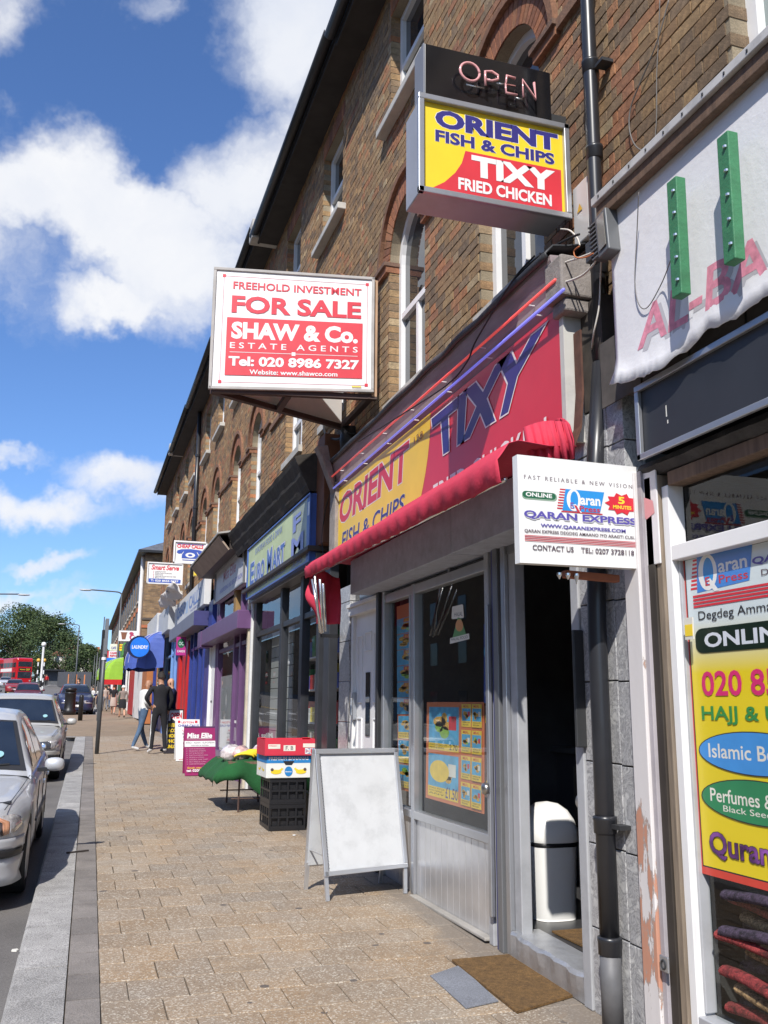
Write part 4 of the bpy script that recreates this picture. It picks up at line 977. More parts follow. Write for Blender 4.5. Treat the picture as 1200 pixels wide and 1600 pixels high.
# hanging cheek at the far end
rows = []
for j in range(15):
    t = j/14; z_ = 2.84-.54*t; xw = 1.94+.10*t+.035*math.sin(t*9); 
    rows.append([V3(xw+s*(2.28-xw), yA-.02+.05*math.sin(s*9+t*3), z_-.10*s*(1-t)) for s in [i/10 for i in range(11)]])
m_ = MB(); m_.grid(rows); m_.build('cheek', REDC, aw, solid=.004, smooth=True)
# bunched folds at the near end
def fold(pa, pb, pc_, n, amp, name='canopy_fold'):
    rows = []
    for i in range(n+1):
        a = i/n; f = amp*math.cos(i*math.pi*.62); Yk = 4.27-.20*a
        rows.append([YP(p_[0][0]+(p_[1][0]-p_[0][0])*a, p_[0][1]+(p_[1][1]-p_[0][1])*a-pz_*math.sin(a*3.1), Yk+f) for p_, pz_ in ((pa, 6), (pb, 4), (pc_, 0))])
    m_ = MB(); m_.grid(rows); m_.build(name, REDC, aw, solid=.008, smooth=True)
fold(((818, 668), (884, 660)), ((824, 705), (893, 690)), ((832, 748), (897, 716)), 18, .022)
fold(((868, 656), (890, 664)), ((882, 672), (897, 688)), ((872, 690), (898, 712)), 9, .012)
CHR = mat('chrome_arm', (.72, .72, .70), .25, .9, var=.05)
for (a, b) in (((492, 900), (500, 988)), ((500, 905), (505, 988)), ((505, 912), (509, 986)), ((488, 905), (503, 990))):
    m_ = MB(); m_.tube([W(*a, 1.93), W(*b, 2.02)], .012, 8); m_.build('arm', CHR, aw, smooth=True)
m_ = MB(); m_.beam(W(500, 993, 2.22), W(527, 994, 2.50), .035, .035); m_.build('bracket', STEELD, aw)
m_ = MB(); m_.tube([V3(2.02, yA-.05, lz(bA, bB, yA)+.02), V3(2.02, yB+.1, lz(bA, bB, yB)+.03)], .014, 8); m_.build('front_bar', CHR, aw, smooth=True)
# ---------------- downpipe
dp = thing('downpipe', (2.52, 4.1, gz(4.1)), 'tall black downpipe running from the roof past the floodlight to the pavement', 'downpipe')
pts = [W(913, -40, 2.52), W(930, 150, 2.52), W(944, 350, 2.52), W(955, 520, 2.50), W(968, 710, 2.47), W(972, 900, 2.46), W(978, 1150, 2.46), W(984, 1430, 2.46), W(989, 1600, 2.46)]
ym = 4.09
pts = [V3(p.x, ym, 0) for p in pts]
zz = [9.0, 6.2, 4.2, 3.35, 2.6, 1.95, 1.5, .45, .10]
xx = [2.545, 2.545, 2.54, 2.53, 2.46, 2.44, 2.44, 2.44, 2.44]
pts = [V3(x, ym, z) for x, z in zip(xx, zz)]
m_ = MB(); m_.tube(pts[:4], .040, 16, cap=True); m_.build('upper_pipe', PIPEB, dp, smooth=True)
m_ = MB(); m_.tube([pts[3], pts[4]+V3(0, 0, .1), pts[4], pts[5], pts[6], pts[7]], .047, 16); m_.build('lower_pipe', PIPEB, dp, smooth=True)
m_ = MB(); m_.tube([pts[7]+V3(0, 0, .01), pts[8]], .050, 16); m_.build('foot_pipe', mat('cast_iron_grey', (.12, .12, .125), .55, var=.3, vs=5, grime=.4), dp, smooth=True)
for z in (5.7, 5.15, 4.6, 3.9, 2.62, 1.0, .46):
    x = 2.545 if z > 3.6 else 2.44; r_ = .040 if z > 3.6 else .047; m_ = MB(); m_.lathe((x, ym, z), [(r_+.000, -.04), (r_+.008, -.035), (r_+.008, .02), (r_+.011, .025), (r_+.011, .04), (r_, .045)], 16); m_.build('collar', PIPEB, dp, smooth=True)
for z in (5.12, 1.0): m_ = MB(); m_.box(2.54 if z > 3 else 2.44, 2.62, ym-.13, ym-.05, z-.01, z+.01); m_.build('pipe_bracket', STEELD, dp)
dp2 = thing('downpipe', (2.55, 24.0, gz(24)), 'black downpipe on the brick front beyond the cheap calls sign', 'downpipe')
m_ = MB(); m_.tube([(2.54, 24.0, 9.2), (2.54, 24.0, 4.3)], .055, 10); m_.build('pipe', PIPEB, dp2, smooth=True)
for z in (8, 6.6, 5.2): m_ = MB(); m_.lathe((2.54, 24, z), [(.07, -.03), (.07, .03)], 10); m_.build('collar', PIPEB, dp2)
# ================================================================ the shop on the right (books, perfumes) and its torn sign
s0 = thing('shopfront', (2.55, 2.2, gz(2.2)), 'book and perfume shopfront with a tall yellow poster in its window at the right edge', 'shopfront')
sh_old = sh
def P_(name, m, bevel=.005, par=None):
    global mb
    o = mb.build(name, m, par or s0, bevel=bevel); mb = MB(); return o
mb = MB()
# pilaster with peeling paint
mb.box(2.46, 2.62, 3.735, 3.855, gz(3.8), 2.66); P_('pilaster', PEEL, .004)
mb.box(2.475, 2.62, 3.70, 3.733, gz(3.8), 2.66); P_('pilaster_edge', mat('mauve_grey_paint', (.40, .37, .39), .6, grime=.4), .002)
mb.box(2.49, 2.60, 3.645, 3.698, gz(3.7), 2.62); P_('timber_jamb', mat('dark_jamb', (.035, .028, .022), .6, var=.3), .003)
mb.box(2.50, 2.60, 3.60, 3.643, gz(3.7), 2.62); P_('timber_jamb', mat('brown_timber_pale', (.24, .19, .14), .65, var=.3, vs=8, grime=.4, stretch=(6, 6, .5)), .004)
mb.box(2.515, 2.60, 3.548, 3.598, gz(3.6), 2.56); P_('window_frame', UPVC, .004)
mb.box(2.545, 2.60, 3.532, 3.546, .32, 2.24); P_('window_frame', ALUP, .004)
mb.box(2.515, 2.60, .2, 3.548, .25, .31); mb.box(2.50, 2.62, .2, 3.547, .02, .248); P_('window_sill', ALUP, .004)
mb.box(2.515, 2.60, .2, 3.546, 2.205, 2.275); P_('transom', UPVC, .004)
mb.box(2.515, 2.60, .2, 3.546, 2.555, 2.62); P_('head_rail', WOODBR, .004)
mb.quad((2.575, .2, .31), (2.575, 3.505, .31), (2.575, 3.505, 2.205), (2.575, .2, 2.205)); P_('pane', GLASS, 0)
mb.quad((2.575, .2, 2.275), (2.575, 3.505, 2.275), (2.575, 3.505, 2.555), (2.575, .2, 2.555)); P_('pane', GLASS, 0)
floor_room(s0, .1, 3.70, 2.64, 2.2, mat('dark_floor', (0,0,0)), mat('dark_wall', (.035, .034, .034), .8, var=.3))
hasp = thing('hasp', (2.46, 3.72, .6), 'small steel padlock hasp low on the peeling white pilaster', 'hasp'); m_ = MB(); q = W(1040, 1507, 2.455); m_.box(2.445, 2.456, q.y-.03, q.y+.03, q.z-.03, q.z+.035); m_.build('plate', ALU, hasp, bevel=.004); m_ = MB(); m_.tube([q+V3(-.012, .015*math.cos(a), .018*math.sin(a)) for a in [math.pi*i/5 for i in range(11)]], .004, 6); m_.build('ring', STEELD, hasp)
# dark fascia board in its pale frame
XS0 = 2.44
TL, BL = W(1000, 632, XS0), W(1004, 729, XS0); yr = .2; zt0, zb0 = 3.035, 2.700
ds = thing('blank_fascia', (2.5, 2, 2.9), 'blank dark slate coloured fascia panel in a pale metal frame under the torn white sign', 'sign')
p = Panel(V3(XS0, TL.y, zt0), V3(XS0, yr, zt0), V3(XS0, yr, zb0), V3(XS0, TL.y, zb0), (-1, 0, 0))
bd0 = p.board(.03, mat('fascia_slate', (.028, .030, .036), .5, var=.2, vs=2, grime=.25), ds)
p.rect(.058, .42, .0605, .58, PALE); p.rect(.060, .63, .0625, .68, PALE); p.flush(bd0, 'paint_drip')
rim(p, .03, .022, ALU, ds)
m_ = MB(); m_.box(2.46, 2.62, .2, 3.75, 3.05, 3.42, 0); m_.build('backing', mat('dirty_backing', (.07, .065, .06), .85, var=.4, vs=5, grime=.5), ds)
for i in range(9):
    y = 3.62-.37*i; m_ = MB(); m_.box(2.452, 2.459, y, y+.355, 3.05, 3.40); m_.build('backing_panel', mat('dirty_backing_panel', (.085, .075, .066), .8, var=.4, vs=5, grime=.5), ds, bevel=.003)
m_ = MB(); rows = []
for i in range(40):
    y = 3.74-.09*i; rows.append([(2.60, y, 2.70), (2.50+.012*noise.noise(V3(y*6, 0, 0)), y, 2.695), (2.475+.02*noise.noise(V3(y*9, 2, 0)), y, 2.66), (2.51, y, 2.625+.015*noise.noise(V3(y*8, 4, 0))), (2.60, y, 2.62)])
m_.grid(rows); m_.build('shutter_housing', mat('grimy_housing', (.035, .032, .03), .8, var=.5, vs=9, grime=.5, bump=.6), ds, smooth=False)
# torn white sign with faded lettering
XT = 2.40
ts = thing('torn_sign', (XT, 2.2, 3.7), 'torn white shop sign with faded pink lettering and a ragged curling lower edge', 'sign')
ltx = [(965, 600), (975, 601), (990, 597), (1010, 590), (1030, 583), (1048, 573), (1060, 560), (1075, 548), (1088, 538), (1098, 528), (1110, 512), (1124, 514), (1140, 505), (1155, 498), (1170, 487), (1185, 476), (1200, 466), (1230, 450), (1270, 425), (1330, 390), (1400, 350)]
zl = []
for (x, y) in ltx: q = W(x, y, XT); zl.append((q.y, q.z))
def zlow(Y):
    for (a, za), (b, zb_) in zip(zl, zl[1:]):
        if b <= Y <= a: return za+(zb_-za)*(a-Y)/(a-b)
    return zl[0][1] if Y > zl[0][0] else zl[-1][1]
ztop = 4.06; rows = []; yl = zl[0][0]; n = 120
for i in range(n+1):
    Y = yl-(yl-.6)*i/n; zb_ = zlow(Y)+.010*noise.noise(V3(Y*24, 0, 0)); col = []
    for j in range(15):
        t = j/14; z_ = ztop+(zb_-ztop)*t; c = max(0, t-.86)/.14
        bulge = -.05*c*c*(1 if Y > 3.2 else .5)*(.6+.6*noise.noise(V3(Y*3, 0, 1)))+.012*c*noise.noise(V3(Y*14, z_*12, 2)); col.append((XT+bulge, Y+ (.012*c if i == 0 else 0), z_))
    rows.append(col)
m_ = MB(); m_.grid(rows); TW = mat('torn_vinyl', (.80, .79, .80), .5, var=.04, grime=.10, bump=.25, bs=18); m_.build('vinyl_sheet', TW, ts, smooth=True, solid=.003)
m_ = MB(); m_.box(XT+.012, 2.62, .5, yl-.03, 3.46, ztop); m_.box(XT+.012, 2.62, .5, yl+.015, 3.46+.2, ztop); m_.build('sign_box', mat('sign_box_paint', (.30, .12, .11), .8, var=.4, vs=7, grime=.5), ts)
def W3(x, y, X, off=.008): q = W(x, y, X); q.x -= off; return q
def on_plane_text(body, q, m, X, bold, par, name='lettering'):
    c = [W(*a, X) for a in q]; pp = Panel(*c, toward=(-1, 0, 0)); pp.lay = 0
    vs, fs_, x0, x1, y0, y1 = text2d(body, bold, 0)
    mb_ = MB(); mb_.add([pp.P((v.x-x0)/(x1-x0), 1-(v.y-y0)/(y1-y0)) for v in vs], fs_); return mb_.build(name, m, par)
PINK = mat('faded_pink', (.72, .27, .36), .7, var=.3, vs=22, grime=0)
Q = [(1001, 484), (1262, 316), (1262, 394), (996, 548)]
on_plane_text('AL-BARAKA'[:6], [(x+7, y+4) for x, y in Q], mat('shadow_grey_print', (.50, .49, .52), .7), XT-.0026, .02, ts)
on_plane_text('AL-BARAKA'[:6], Q, PINK, XT-.0032, .02, ts)
led = thing('sign_ledge', (2.35, 2.2, 4.1), 'pale metal capped ledge running above the torn white sign', 'ledge')
zt1 = 4.115
m_ = MB(); m_.box(2.33, 2.62, .5, 3.80, zt1-.045, zt1); m_.build('capping', mat('painted_capping', (.52, .51, .50), .6, var=.15, grime=.6, gs=5), led, bevel=.004)
m_ = MB(); m_.box(2.352, 2.395, .5, 3.79, zt1-.12, zt1-.047); m_.build('timber_batten', WOODBR, led, bevel=.004)
for i in range(22):
    m_ = MB(); m_.box(2.326, 2.3305, 3.72-.14*i, 3.728-.14*i, zt1-.03, zt1-.018); m_.build('nail_head', STEELD, led)
GREEN = mat('green_painted_timber', (.045, .20, .09), .55, var=.18, vs=10, grime=.35, gs=9, bump=.3)
for k, (a, b) in enumerate((((1056, 282), (1073, 458)), ((1136, 212), (1156, 405)))):
    t = thing('green_batten', W(*a, 2.33), ['narrow green timber batten fixed near the pipe end of the torn white sign', 'wide green timber batten with bright bolts on the torn sign, nearer the right edge'][k], 'batten', 'green battens on the torn sign')
    A = W(*a, 2.315); B = W(*b, 2.315); B.y = A.y+.012; w = .034 if k == 0 else .034
    m_ = MB(); m_.beam(A, B, .05, w*2, up=(0, 1, 0)); m_.build('post', GREEN, t, bevel=.004)
    for i in range(5):
        c = A.lerp(B, .12+.19*i)+V3(-.028, -w*.5, 0)
        m_ = MB(); m_.lathe(c, [(.0, -.006), (.009, -.004), (.009, .005), (.0, .007)], 8); m_.build('bolt', CHR, t)
# floodlight, meter box and the tangle of cables by the pipe
fl = thing('floodlight', W(937, 370, 2.36), 'grey finned floodlight fixed to the black downpipe', 'floodlight')
c = W(938, 372, 2.36); FLM = mat('floodlight_grey', (.14, .145, .15), .5, .4, var=.15)
m_ = MB(); m_.slab([c+V3(*v) for v in ((-.03, .0, .10), (-.03, -.10, .115), (-.03, -.12, -.12), (-.03, -.02, -.13))], (.09, .0, 0)); m_.build('housing', FLM, fl, bevel=.006)
m_ = MB(); m_.slab([c+V3(*v) for v in ((-.034, -.03, .08), (-.034, -.09, .09), (-.034, -.105, -.09), (-.034, -.04, -.10))], (-.003, 0, 0)); m_.build('lens', mat('floodlight_glass', (.20, .19, .17), .15, var=.2), fl)
for i in range(9):
    z_ = .09-.024*i; m_ = MB(); m_.box(c.x-.02, c.x+.055, c.y+.0, c.y+.085-.004*i, c.z+z_, c.z+z_+.008); m_.build('fin', FLM, fl)
m_ = MB(); m_.box(c.x-.0, c.x+.06, c.y+.09, c.y+.15, c.z-.07, c.z+.04); m_.build('junction_box', mat('box_dark', (.05, .055, .06), .4), fl, bevel=.004)
mbx = thing('meter_box', W(918, 310, 2.56), 'pale grey plastic box with a yellow warning triangle beside the downpipe', 'utility box')
a = W(915, 318, 2.54); m_ = MB(); m_.box(2.545, 2.618, a.y-.02, a.y+.15, a.z-.20, a.z+.17); ob = m_.build('cover', mat('grey_plastic', (.55, .54, .52), .4, var=.06, grime=.2), mbx, bevel=.008)
m_ = MB(); m_.add([(2.541, a.y+.04, a.z-.01), (2.541, a.y+.10, a.z-.01), (2.541, a.y+.07, a.z+.04)], [[0, 1, 2]]); m_.build('warning_triangle', mat('warn_yellow', (.62, .38, .03), .5), mbx)
CAB = {'white': mat('cable_white', (.60, .56, .50), .5, var=.1), 'black': mat('cable_black', (.012, .012, .012), .5), 'orange': mat('cable_orange', (.45, .14, .04), .5), 'grey': mat('cable_grey', (.14, .13, .12), .6), 'yellow': mat('cable_yellow', (.6, .42, .03), .5)}
def smooth(P, k=6):
    out = []
    for i in range(len(P)-1):
        a, b, c_, d = P[max(i-1, 0)], P[i], P[i+1], P[min(i+2, len(P)-1)]
        for j in range(k):
            t = j/k; out.append(.5*((2*b)+(c_-a)*t+(2*a-5*b+4*c_-d)*t*t+(3*b-a-3*c_+d)*t*t*t))
    return out+[P[-1]]
def cable(pts, X, r, c, lab):
    P = smooth([W(x, y, XX) for (x, y, XX) in [(q[0], q[1], q[2] if len(q) > 2 else X) for q in pts]])
    m_ = MB(); m_.tube(P, r, 6); tag(m_.build('cable', CAB[c], loc=P[0], smooth=True), lab, 'cable', 'cables on the shop fronts')
cable([(860, 430), (880, 412), (902, 404), (925, 395), (932, 388)], 2.36, .006, 'white', 'white cable sagging from the cornice end up to the floodlight')
cable([(858, 446, 2.33), (885, 440), (910, 430), (928, 412), (934, 398)], 2.36, .006, 'white', 'lower of the two white cables looping under the floodlight')
cable([(905, 385), (897, 392), (900, 402), (915, 402), (927, 396)], 2.34, .004, 'orange', 'orange wire loop hanging below the floodlight junction box')
cable([(876, 358, 2.45), (890, 360), (902, 372), (906, 384)], 2.45, .005, 'white', 'short pale cable from under the yellow sign to the floodlight')
cable([(800, 440, 2.42), (830, 410), (865, 385), (890, 372), (905, 366)], 2.42, .007, 'black', 'black cable rising along the cornice top towards the pipe')
cable([(560, 690, 2.30), (640, 640, 2.29), (700, 600), (730, 565), (745, 530), (800, 440), (835, 400, 2.5)], 2.28, .006, 'black', 'thin black cable slung across the front of the flashing')
cable([(940, 397, 2.4), (938, 440), (936, 480), (928, 520), (925, 545, 2.5)], 2.44, .005, 'white', 'pale cable hanging beside the downpipe above the awning end')
cable([(1045, 0, 2.60), (1030, 55), (1015, 95), (1000, 130), (985, 170), (984, 205), (995, 230), (1020, 240), (1050, 240), (1090, 228, 2.5)], 2.59, .004, 'grey', 'thin grey cable looping down the brickwork on to the sign ledge')
cable([(1031, 0, 2.60), (1029, 60), (1026, 120), (1026, 180), (1022, 240), (1021, 290)], 2.605, .003, 'grey', 'straight thin cable down the brickwork above the torn sign')
cable([(998, 300, 2.33), (995, 370, 2.37), (992, 440, 2.385), (998, 475, 2.385), (1012, 480, 2.385), (1035, 440, 2.38), (1050, 400, 2.3)], 2.38, .0025, 'grey', 'fine drooping wire across the torn white sign')
cable([(513, 640, 2.55), (506, 665), (512, 682), (530, 686), (545, 672, 2.6)], 2.5, .014, 'black', 'thick black cable loop beneath the for sale board')
cable([(522, 640, 2.55), (530, 665), (542, 676), (556, 678, 2.6)], 2.52, .014, 'black', 'second thick black cable below the for sale board')
cable([(893, 585, 2.52), (903, 588), (912, 600), (918, 612)], 2.52, .004, 'yellow', 'yellow wire poking from the end panel of the takeaway sign')
cable([(518, 765, 2.42), (508, 800), (503, 840), (506, 870)], 2.42, .005, 'black', 'thin black cable down the far end of the takeaway fascia')
cable([(545, 1000, 2.49), (548, 1060), (545, 1120), (542, 1200)], 2.49, .004, 'grey', 'slack cable down the marble strip beside the white side door')
# end bracket of the cornice and rusty console behind the pipe
cn = thing('console_bracket', W(915, 430, 2.5), 'broken grey timber console bracket under the cables beside the pipe', 'bracket')
m_ = MB(); q = [W(872, 405, 2.40), W(945, 395, 2.40), W(940, 455, 2.40), (W(880, 470, 2.40))]
yk = 4.16; m_.box(2.33, 2.615, yk-.03, yk+.16, 3.74, 3.98); m_.box(2.36, 2.615, yk-.01, yk+.14, 3.66, 3.738); m_.build('block', WOODOLD, cn, bevel=.012)
m_ = MB(); P = [V3(2.44, 4.17, 3.55), V3(2.44, 4.17, 3.2), V3(2.42, 4.17, 3.0), V3(2.36, 4.17, 2.86)]; 
for a, b in zip(P, P[1:]): m_.beam(a, b, .012, .07, up=(0, 1, 0))
m_.build('rusty_strap', mat('rust', (.10, .045, .03), .85, var=.4, vs=12), cn)
m_ = MB(); m_.box(2.50, 2.615, 4.02, 4.34, 3.11, 3.72); m_.build('dark_recess', mat('recess_timber', (.055, .045, .038), .9, var=.5, vs=6), cn)
cn2 = thing('console_bracket', W(510, 720, 2.3), 'peeling timber console bracket between the takeaway and the corner grocery', 'bracket')
A = W(490, 702, 2.15); B = W(518, 760, 2.36)
m_ = MB(); m_.slab([A+V3(0, 0, 0), A+V3(.05, 0, -.10), B+V3(.0, 0, -.1), B+V3(0, 0, .06), A+V3(.12, 0, .02)], (0, -.14, 0)); m_.build('bracket_arm', WOODOLD, cn2, bevel=.01)
m_ = MB(); m_.box(2.36, 2.6, B.y-.16, B.y+.06, 3.1, B.z+.02); m_.build('bracket_leg', WOODOLD, cn2, bevel=.01)
# ================================================================ signs standing out from the wall
def rect_sign(name, Yc, x0, x1, z0, z1, th, label, par_group=None, yslope=0.0, mats=None):
    t = thing(name, ((x0+x1)/2, Yc, z0), label, 'sign', par_group)
    return t, Panel(V3(x0, Yc+yslope, z1), V3(x1, Yc, z1), V3(x1, Yc, z0), V3(x0, Yc+yslope, z0), (0, -1, 0))
# open + takeaway box
t, p = rect_sign('box_sign', 4.36, 1.60, 2.515, 4.345, 4.925, 0, 'yellow and red takeaway box sign sticking out from the wall')
m_ = MB(); m_.box(1.60, 2.515, 4.362, 4.60, 4.345, 4.925); cs = m_.build('case', mat('sign_case', (.42, .43, .46), .45, .3, var=.1, grime=.3), t, bevel=.006)
rim(p, .035, .03, ALU, t)
p.rect(0, 0, 1, 1, SIGNY)
p.poly([(.30, .48), (.965, .48), (.965, .945), (.08, .945), (.16, .86), (.23, .74), (.275, .62)], SIGNR)
def ot(p, s, a, b, c, d, m, o, bold, ow=.016):
    vs, fs_, x0, x1, y0, y1 = text2d(s, bold); vs2, f2, X0, X1, Y0, Y1 = text2d(s, bold+ow)
    k = (c-a)/(x1-x0); k2 = (d-b)/(y1-y0)
    p.text(s, a-(x0-X0)*k, b-(Y1-y1)*k2, c+(X1-x1)*k, d+(y0-Y0)*k2, o, bold+ow); p.text(s, a, b, c, d, m, bold)
ot(p, 'ORIENT', .10, .08, .95, .28, NAVY, SIGNW, .05); ot(p, 'FISH & CHIPS', .10, .31, .92, .44, NAVY, SIGNW, .04, .014)
p.text('TIXY', .34, .51, .92, .74, SIGNW, .05); p.text('FRIED CHICKEN', .25, .78, .89, .91, SIGNW, .035); p.flush(cs)
t, p = rect_sign('neon_box', 4.45, 1.665, 2.485, 4.98, 5.365, 0, 'black box with an open sign in neon tube above the yellow takeaway sign')
m_ = MB(); m_.box(1.665, 2.485, 4.452, 4.60, 4.93, 5.365); cs = m_.build('case', mat('neon_case_black', (.010, .010, .012), .15, var=.2, spec=.8), t, bevel=.004)
m_ = MB(); m_.box(1.655, 1.6645, 4.452, 4.60, 4.93, 5.365); m_.build('case_side', mat('case_side_grey', (.24, .25, .28), .5, .2), t)
m_ = MB(); m_.beam((2.48, 4.53, 5.1), (2.62, 4.53, 5.1), .05, .05); m_.build('wall_bracket', STEELD, t); m_ = MB(); m_.beam((2.51, 4.5, 4.6), (2.62, 4.5, 4.6), .05, .05); m_.build('wall_bracket', STEELD, t)
NEON = mat('neon_pink_off', (.74, .36, .36), .15, var=.05, coat=.6)
def stroke(pts, r=.0085):
    m_ = MB(); m_.tube([p.P(u, v, .05) for u, v in pts], r, 7); m_.build('neon_letter', NEON, t, smooth=True)
def oval(u, v, a, b, n=20, s=0, e=360): return [(u+a*math.cos(R(s+(e-s)*i/n)), v+b*math.sin(R(s+(e-s)*i/n))) for i in range(n+1)]
stroke(oval(.32, .43, .075, .155)); stroke([(.44, .60), (.44, .36), (.49, .335), (.54, .38), (.54, .45), (.49, .50), (.45, .50)]); stroke([(.68, .36), (.61, .35), (.60, .50), (.67, .50), (.60, .50), (.60, .65), (.69, .65)]); stroke([(.74, .66), (.735, .36), (.84, .65), (.83, .36)])
for (a, b) in (((.30, .62), (.44, .62)), ((.54, .48), (.62, .46)), ((.69, .66), (.75, .66))):
    m_ = MB(); m_.tube([p.P(*a, .03), p.P(*b, .03)], .005, 6); m_.build('glass_link', CHR, t, smooth=True)
# for sale board: two boards in a shallow V
sv = thing('for_sale_board', (1.75, 8.3, 4.4), 'large red and white for sale board of an estate agent fixed high on the wall', 'sign')
p = Panel(V3(.975, 8.45, 5.72), V3(2.50, 8.17, 5.72), V3(2.50, 8.17, 4.545), V3(.975, 8.45, 4.50), (0, -1, 0)); p.step = .0006
p.board(.025, [SIGNW, mat('board_back', (.35, .33, .30), .7)], sv, 'front_board')
p.frame(.055, .055, .965, .955, .003, .004, mat('thin_red_line', (.45, .12, .16), .5))
for (u, v) in ((.057, .055), (.962, .055), (.057, .95), (.962, .95)): p.rect(u-.01, v-.013, u+.01, v+.013, REDP)
p.text('FREEHOLD INVESTMENT', .115, .10, .925, .165, REDP, .02); p.text('FOR SALE', .11, .22, .925, .37, REDP, .035)
p.rect(.085, .41, .935, .895, SIGNR); p.text('SHAW & Co.', .115, .445, .905, .59, SIGNW, .045); p.text('E S T A T E   A G E N T S', .11, .62, .905, .67, SIGNW, .01)
p.rect(.11, .700, .905, .704, SIGNW); p.rect(.492, .688, .515, .718, SIGNW); p.text('Tel: 020 8986 7327', .105, .735, .915, .82, SIGNW, .04); p.text('Website: www.shawco.com', .235, .845, .78, .885, SIGNW, .02); p.rect(.87, .962, .93, .972, SIGNY)
p.flush(sv); rim(p, .03, .035, mat('weathered_frame', (.42, .40, .38), .7, var=.2, grime=.5), sv, back=.02)
p2 = Panel(V3(1.0, 8.50, 5.70), V3(2.50, 9.35, 5.70), V3(2.50, 9.35, 4.56), V3(1.0, 8.50, 4.52), (0, 1, 0)); p2.board(.02, SIGNW, sv, 'rear_board')
DT = mat('dark_frame_timber', (.06, .035, .03), .7, var=.3)
for (a, b) in (((1.0, 8.49, 4.49), (2.56, 8.22, 4.50)), ((1.0, 8.51, 4.49), (2.56, 9.30, 4.50)), ((1.72, 8.37, 4.49), (1.72, 8.88, 4.49)), ((2.50, 8.2, 4.50), (2.50, 9.3, 4.50))):
    m_ = MB(); m_.beam(a, b, .06, .05); m_.build('frame_rail', DT, sv)
m_ = MB(); m_.beam((2.53, 8.22, 4.5), (2.53, 8.22, 5.72), .05, .06); m_.build('frame_post', mat('pale_timber', (.46, .30, .19), .7, var=.2), sv)
# money transfer sign
q_ = thing('box_sign', (2.17, 3.75, 2.19), 'square white money transfer sign mounted beside the downpipe', 'sign')
p = Panel(V3(1.853, 3.75, 2.697), V3(2.50, 3.75, 2.692), V3(2.49, 3.75, 2.195), V3(1.855, 3.75, 2.190), (0, -1, 0)); p.step = .00012
p.board(.05, SIGNW, q_, 'case'); SKY = mat('logo_blue', (.03, .27, .66), .4, var=.04); PUR = mat('logo_purple', (.20, .10, .33), .4); VIO = mat('text_violet', (.10, .08, .36), .4); DK = mat('text_dark', (.09, .055, .075), .5); LG = mat('text_shadow', (.50, .50, .52), .5); GRD = mat('logo_green', (.02, .12, .06), .4); CRI = mat('line_red', (.50, .04, .06), .4); YL = mat('logo_yellow', (.90, .66, .05), .4)
p.text('F A S T   R E L I A B L E   &   N E W   V I S I O N', .05, .185, .94, .225, DK, .01)
p.rrect(.03, .335, .31, .415, .03, .035, mat('pill_shade', (.25, .35, .27), .4)); p.rrect(.035, .335, .30, .40, .03, .03, GRD); p.text('ONLINE', .06, .345, .27, .385, SIGNW, .03)
for i in range(8): p.rect(.335-.004*i, .285+.026*i, .40, .298+.026*i, CRI)
p.poly([(.38, .285), (.70, .285), (.66, .49), (.35, .49)], SKY); p.rect(.34, .495, .68, .507, CRI)
def qlogo(p, u, v, w, h, dark=False):
    p.ell(u, v, w, h, SIGNW, 28); p.ell(u+w*.08, v-h*.02, w*.55, h*.78, SKY, 28)
    p.poly([(u-.2*w, v+.45*h), (u+.25*w, v+.35*h), (u+1.1*w, v+1.1*h), (u+.6*w, v+1.1*h)], SIGNW)
qlogo(p, .445, .385, .058, .105); p.text('aran', .50, .355, .665, .425, SIGNW, .03)
p.text('E', .415, .41, .445, .47, PUR, .02); p.text('Press', .49, .435, .66, .485, CRI, .02); p.poly([(.445, .435), (.465, .435), (.495, .50), (.475, .50)], CRI)
P = []
for i in range(20):
    a = 2*math.pi*i/20; k = 1 if i % 2 == 0 else .74; P.append((.845+.145*k*math.cos(a), .385+.11*k*math.sin(a)))
p.poly(P, REDP); p.text('5', .815, .315, .87, .385, YL, .03); p.text('MINUTES', .77, .40, .925, .435, YL, .03)
p.text('QARAN EXPRESS', .045, .525, .97, .605, LG, .035); p.text('QARAN EXPRESS', .04, .515, .965, .595, VIO, .035)
p.text('WWW.QARANEXPRESS.COM', .17, .63, .87, .67, VIO, .025); p.text('QARAN EXPRESS DEGDEG AMAANO IYO ARAGTI CUSUB', .04, .69, .975, .725, DK, .015)
for i in range(4): p.rect(.04, .745+.015*i, .975, .752+.015*i, CRI)
p.text('CONTACT US', .10, .83, .43, .88, DK, .015); p.text('TEL: 0207 3728118', .49, .83, .935, .88, DK, .015); p.flush(q_)
m_ = MB(); m_.box(2.49, 2.499, 3.60, 3.75, 2.20, 2.68); m_.build('wall_plate', mat('plate_white', (.72, .70, .70), .4, var=.06, grime=.2), q_, bevel=.004)
m_ = MB(); m_.add([(2.488, 3.70-.0, 2.53), (2.488, 3.63, 2.50), (2.488, 3.62, 2.44), (2.488, 3.69, 2.42), (2.488, 3.735, 2.47)], [[0, 1, 2, 3, 4]]); m_.build('red_smudge', mat('red_smudge', (.62, .28, .29), .5, var=.2), q_)
rs = thing('rusty_bracket', (2.3, 3.8, 2.15), 'rusty orange brown bar under the white money transfer sign', 'bracket'); m_ = MB(); m_.beam((2.13, 3.85, 2.165), (2.42, 3.85, 2.155), .04, .035); m_.build('bar', mat('rust_orange', (.26, .085, .04), .8, var=.3), rs, bevel=.004)
for i in range(3): m_ = MB(); m_.lathe((2.09+.045*i, 3.82, 2.155), [(.002, -.04 if i == 2 else -.02), (.012, 0), (.012, .01)], 8); m_.build('nail', CHR, rs)
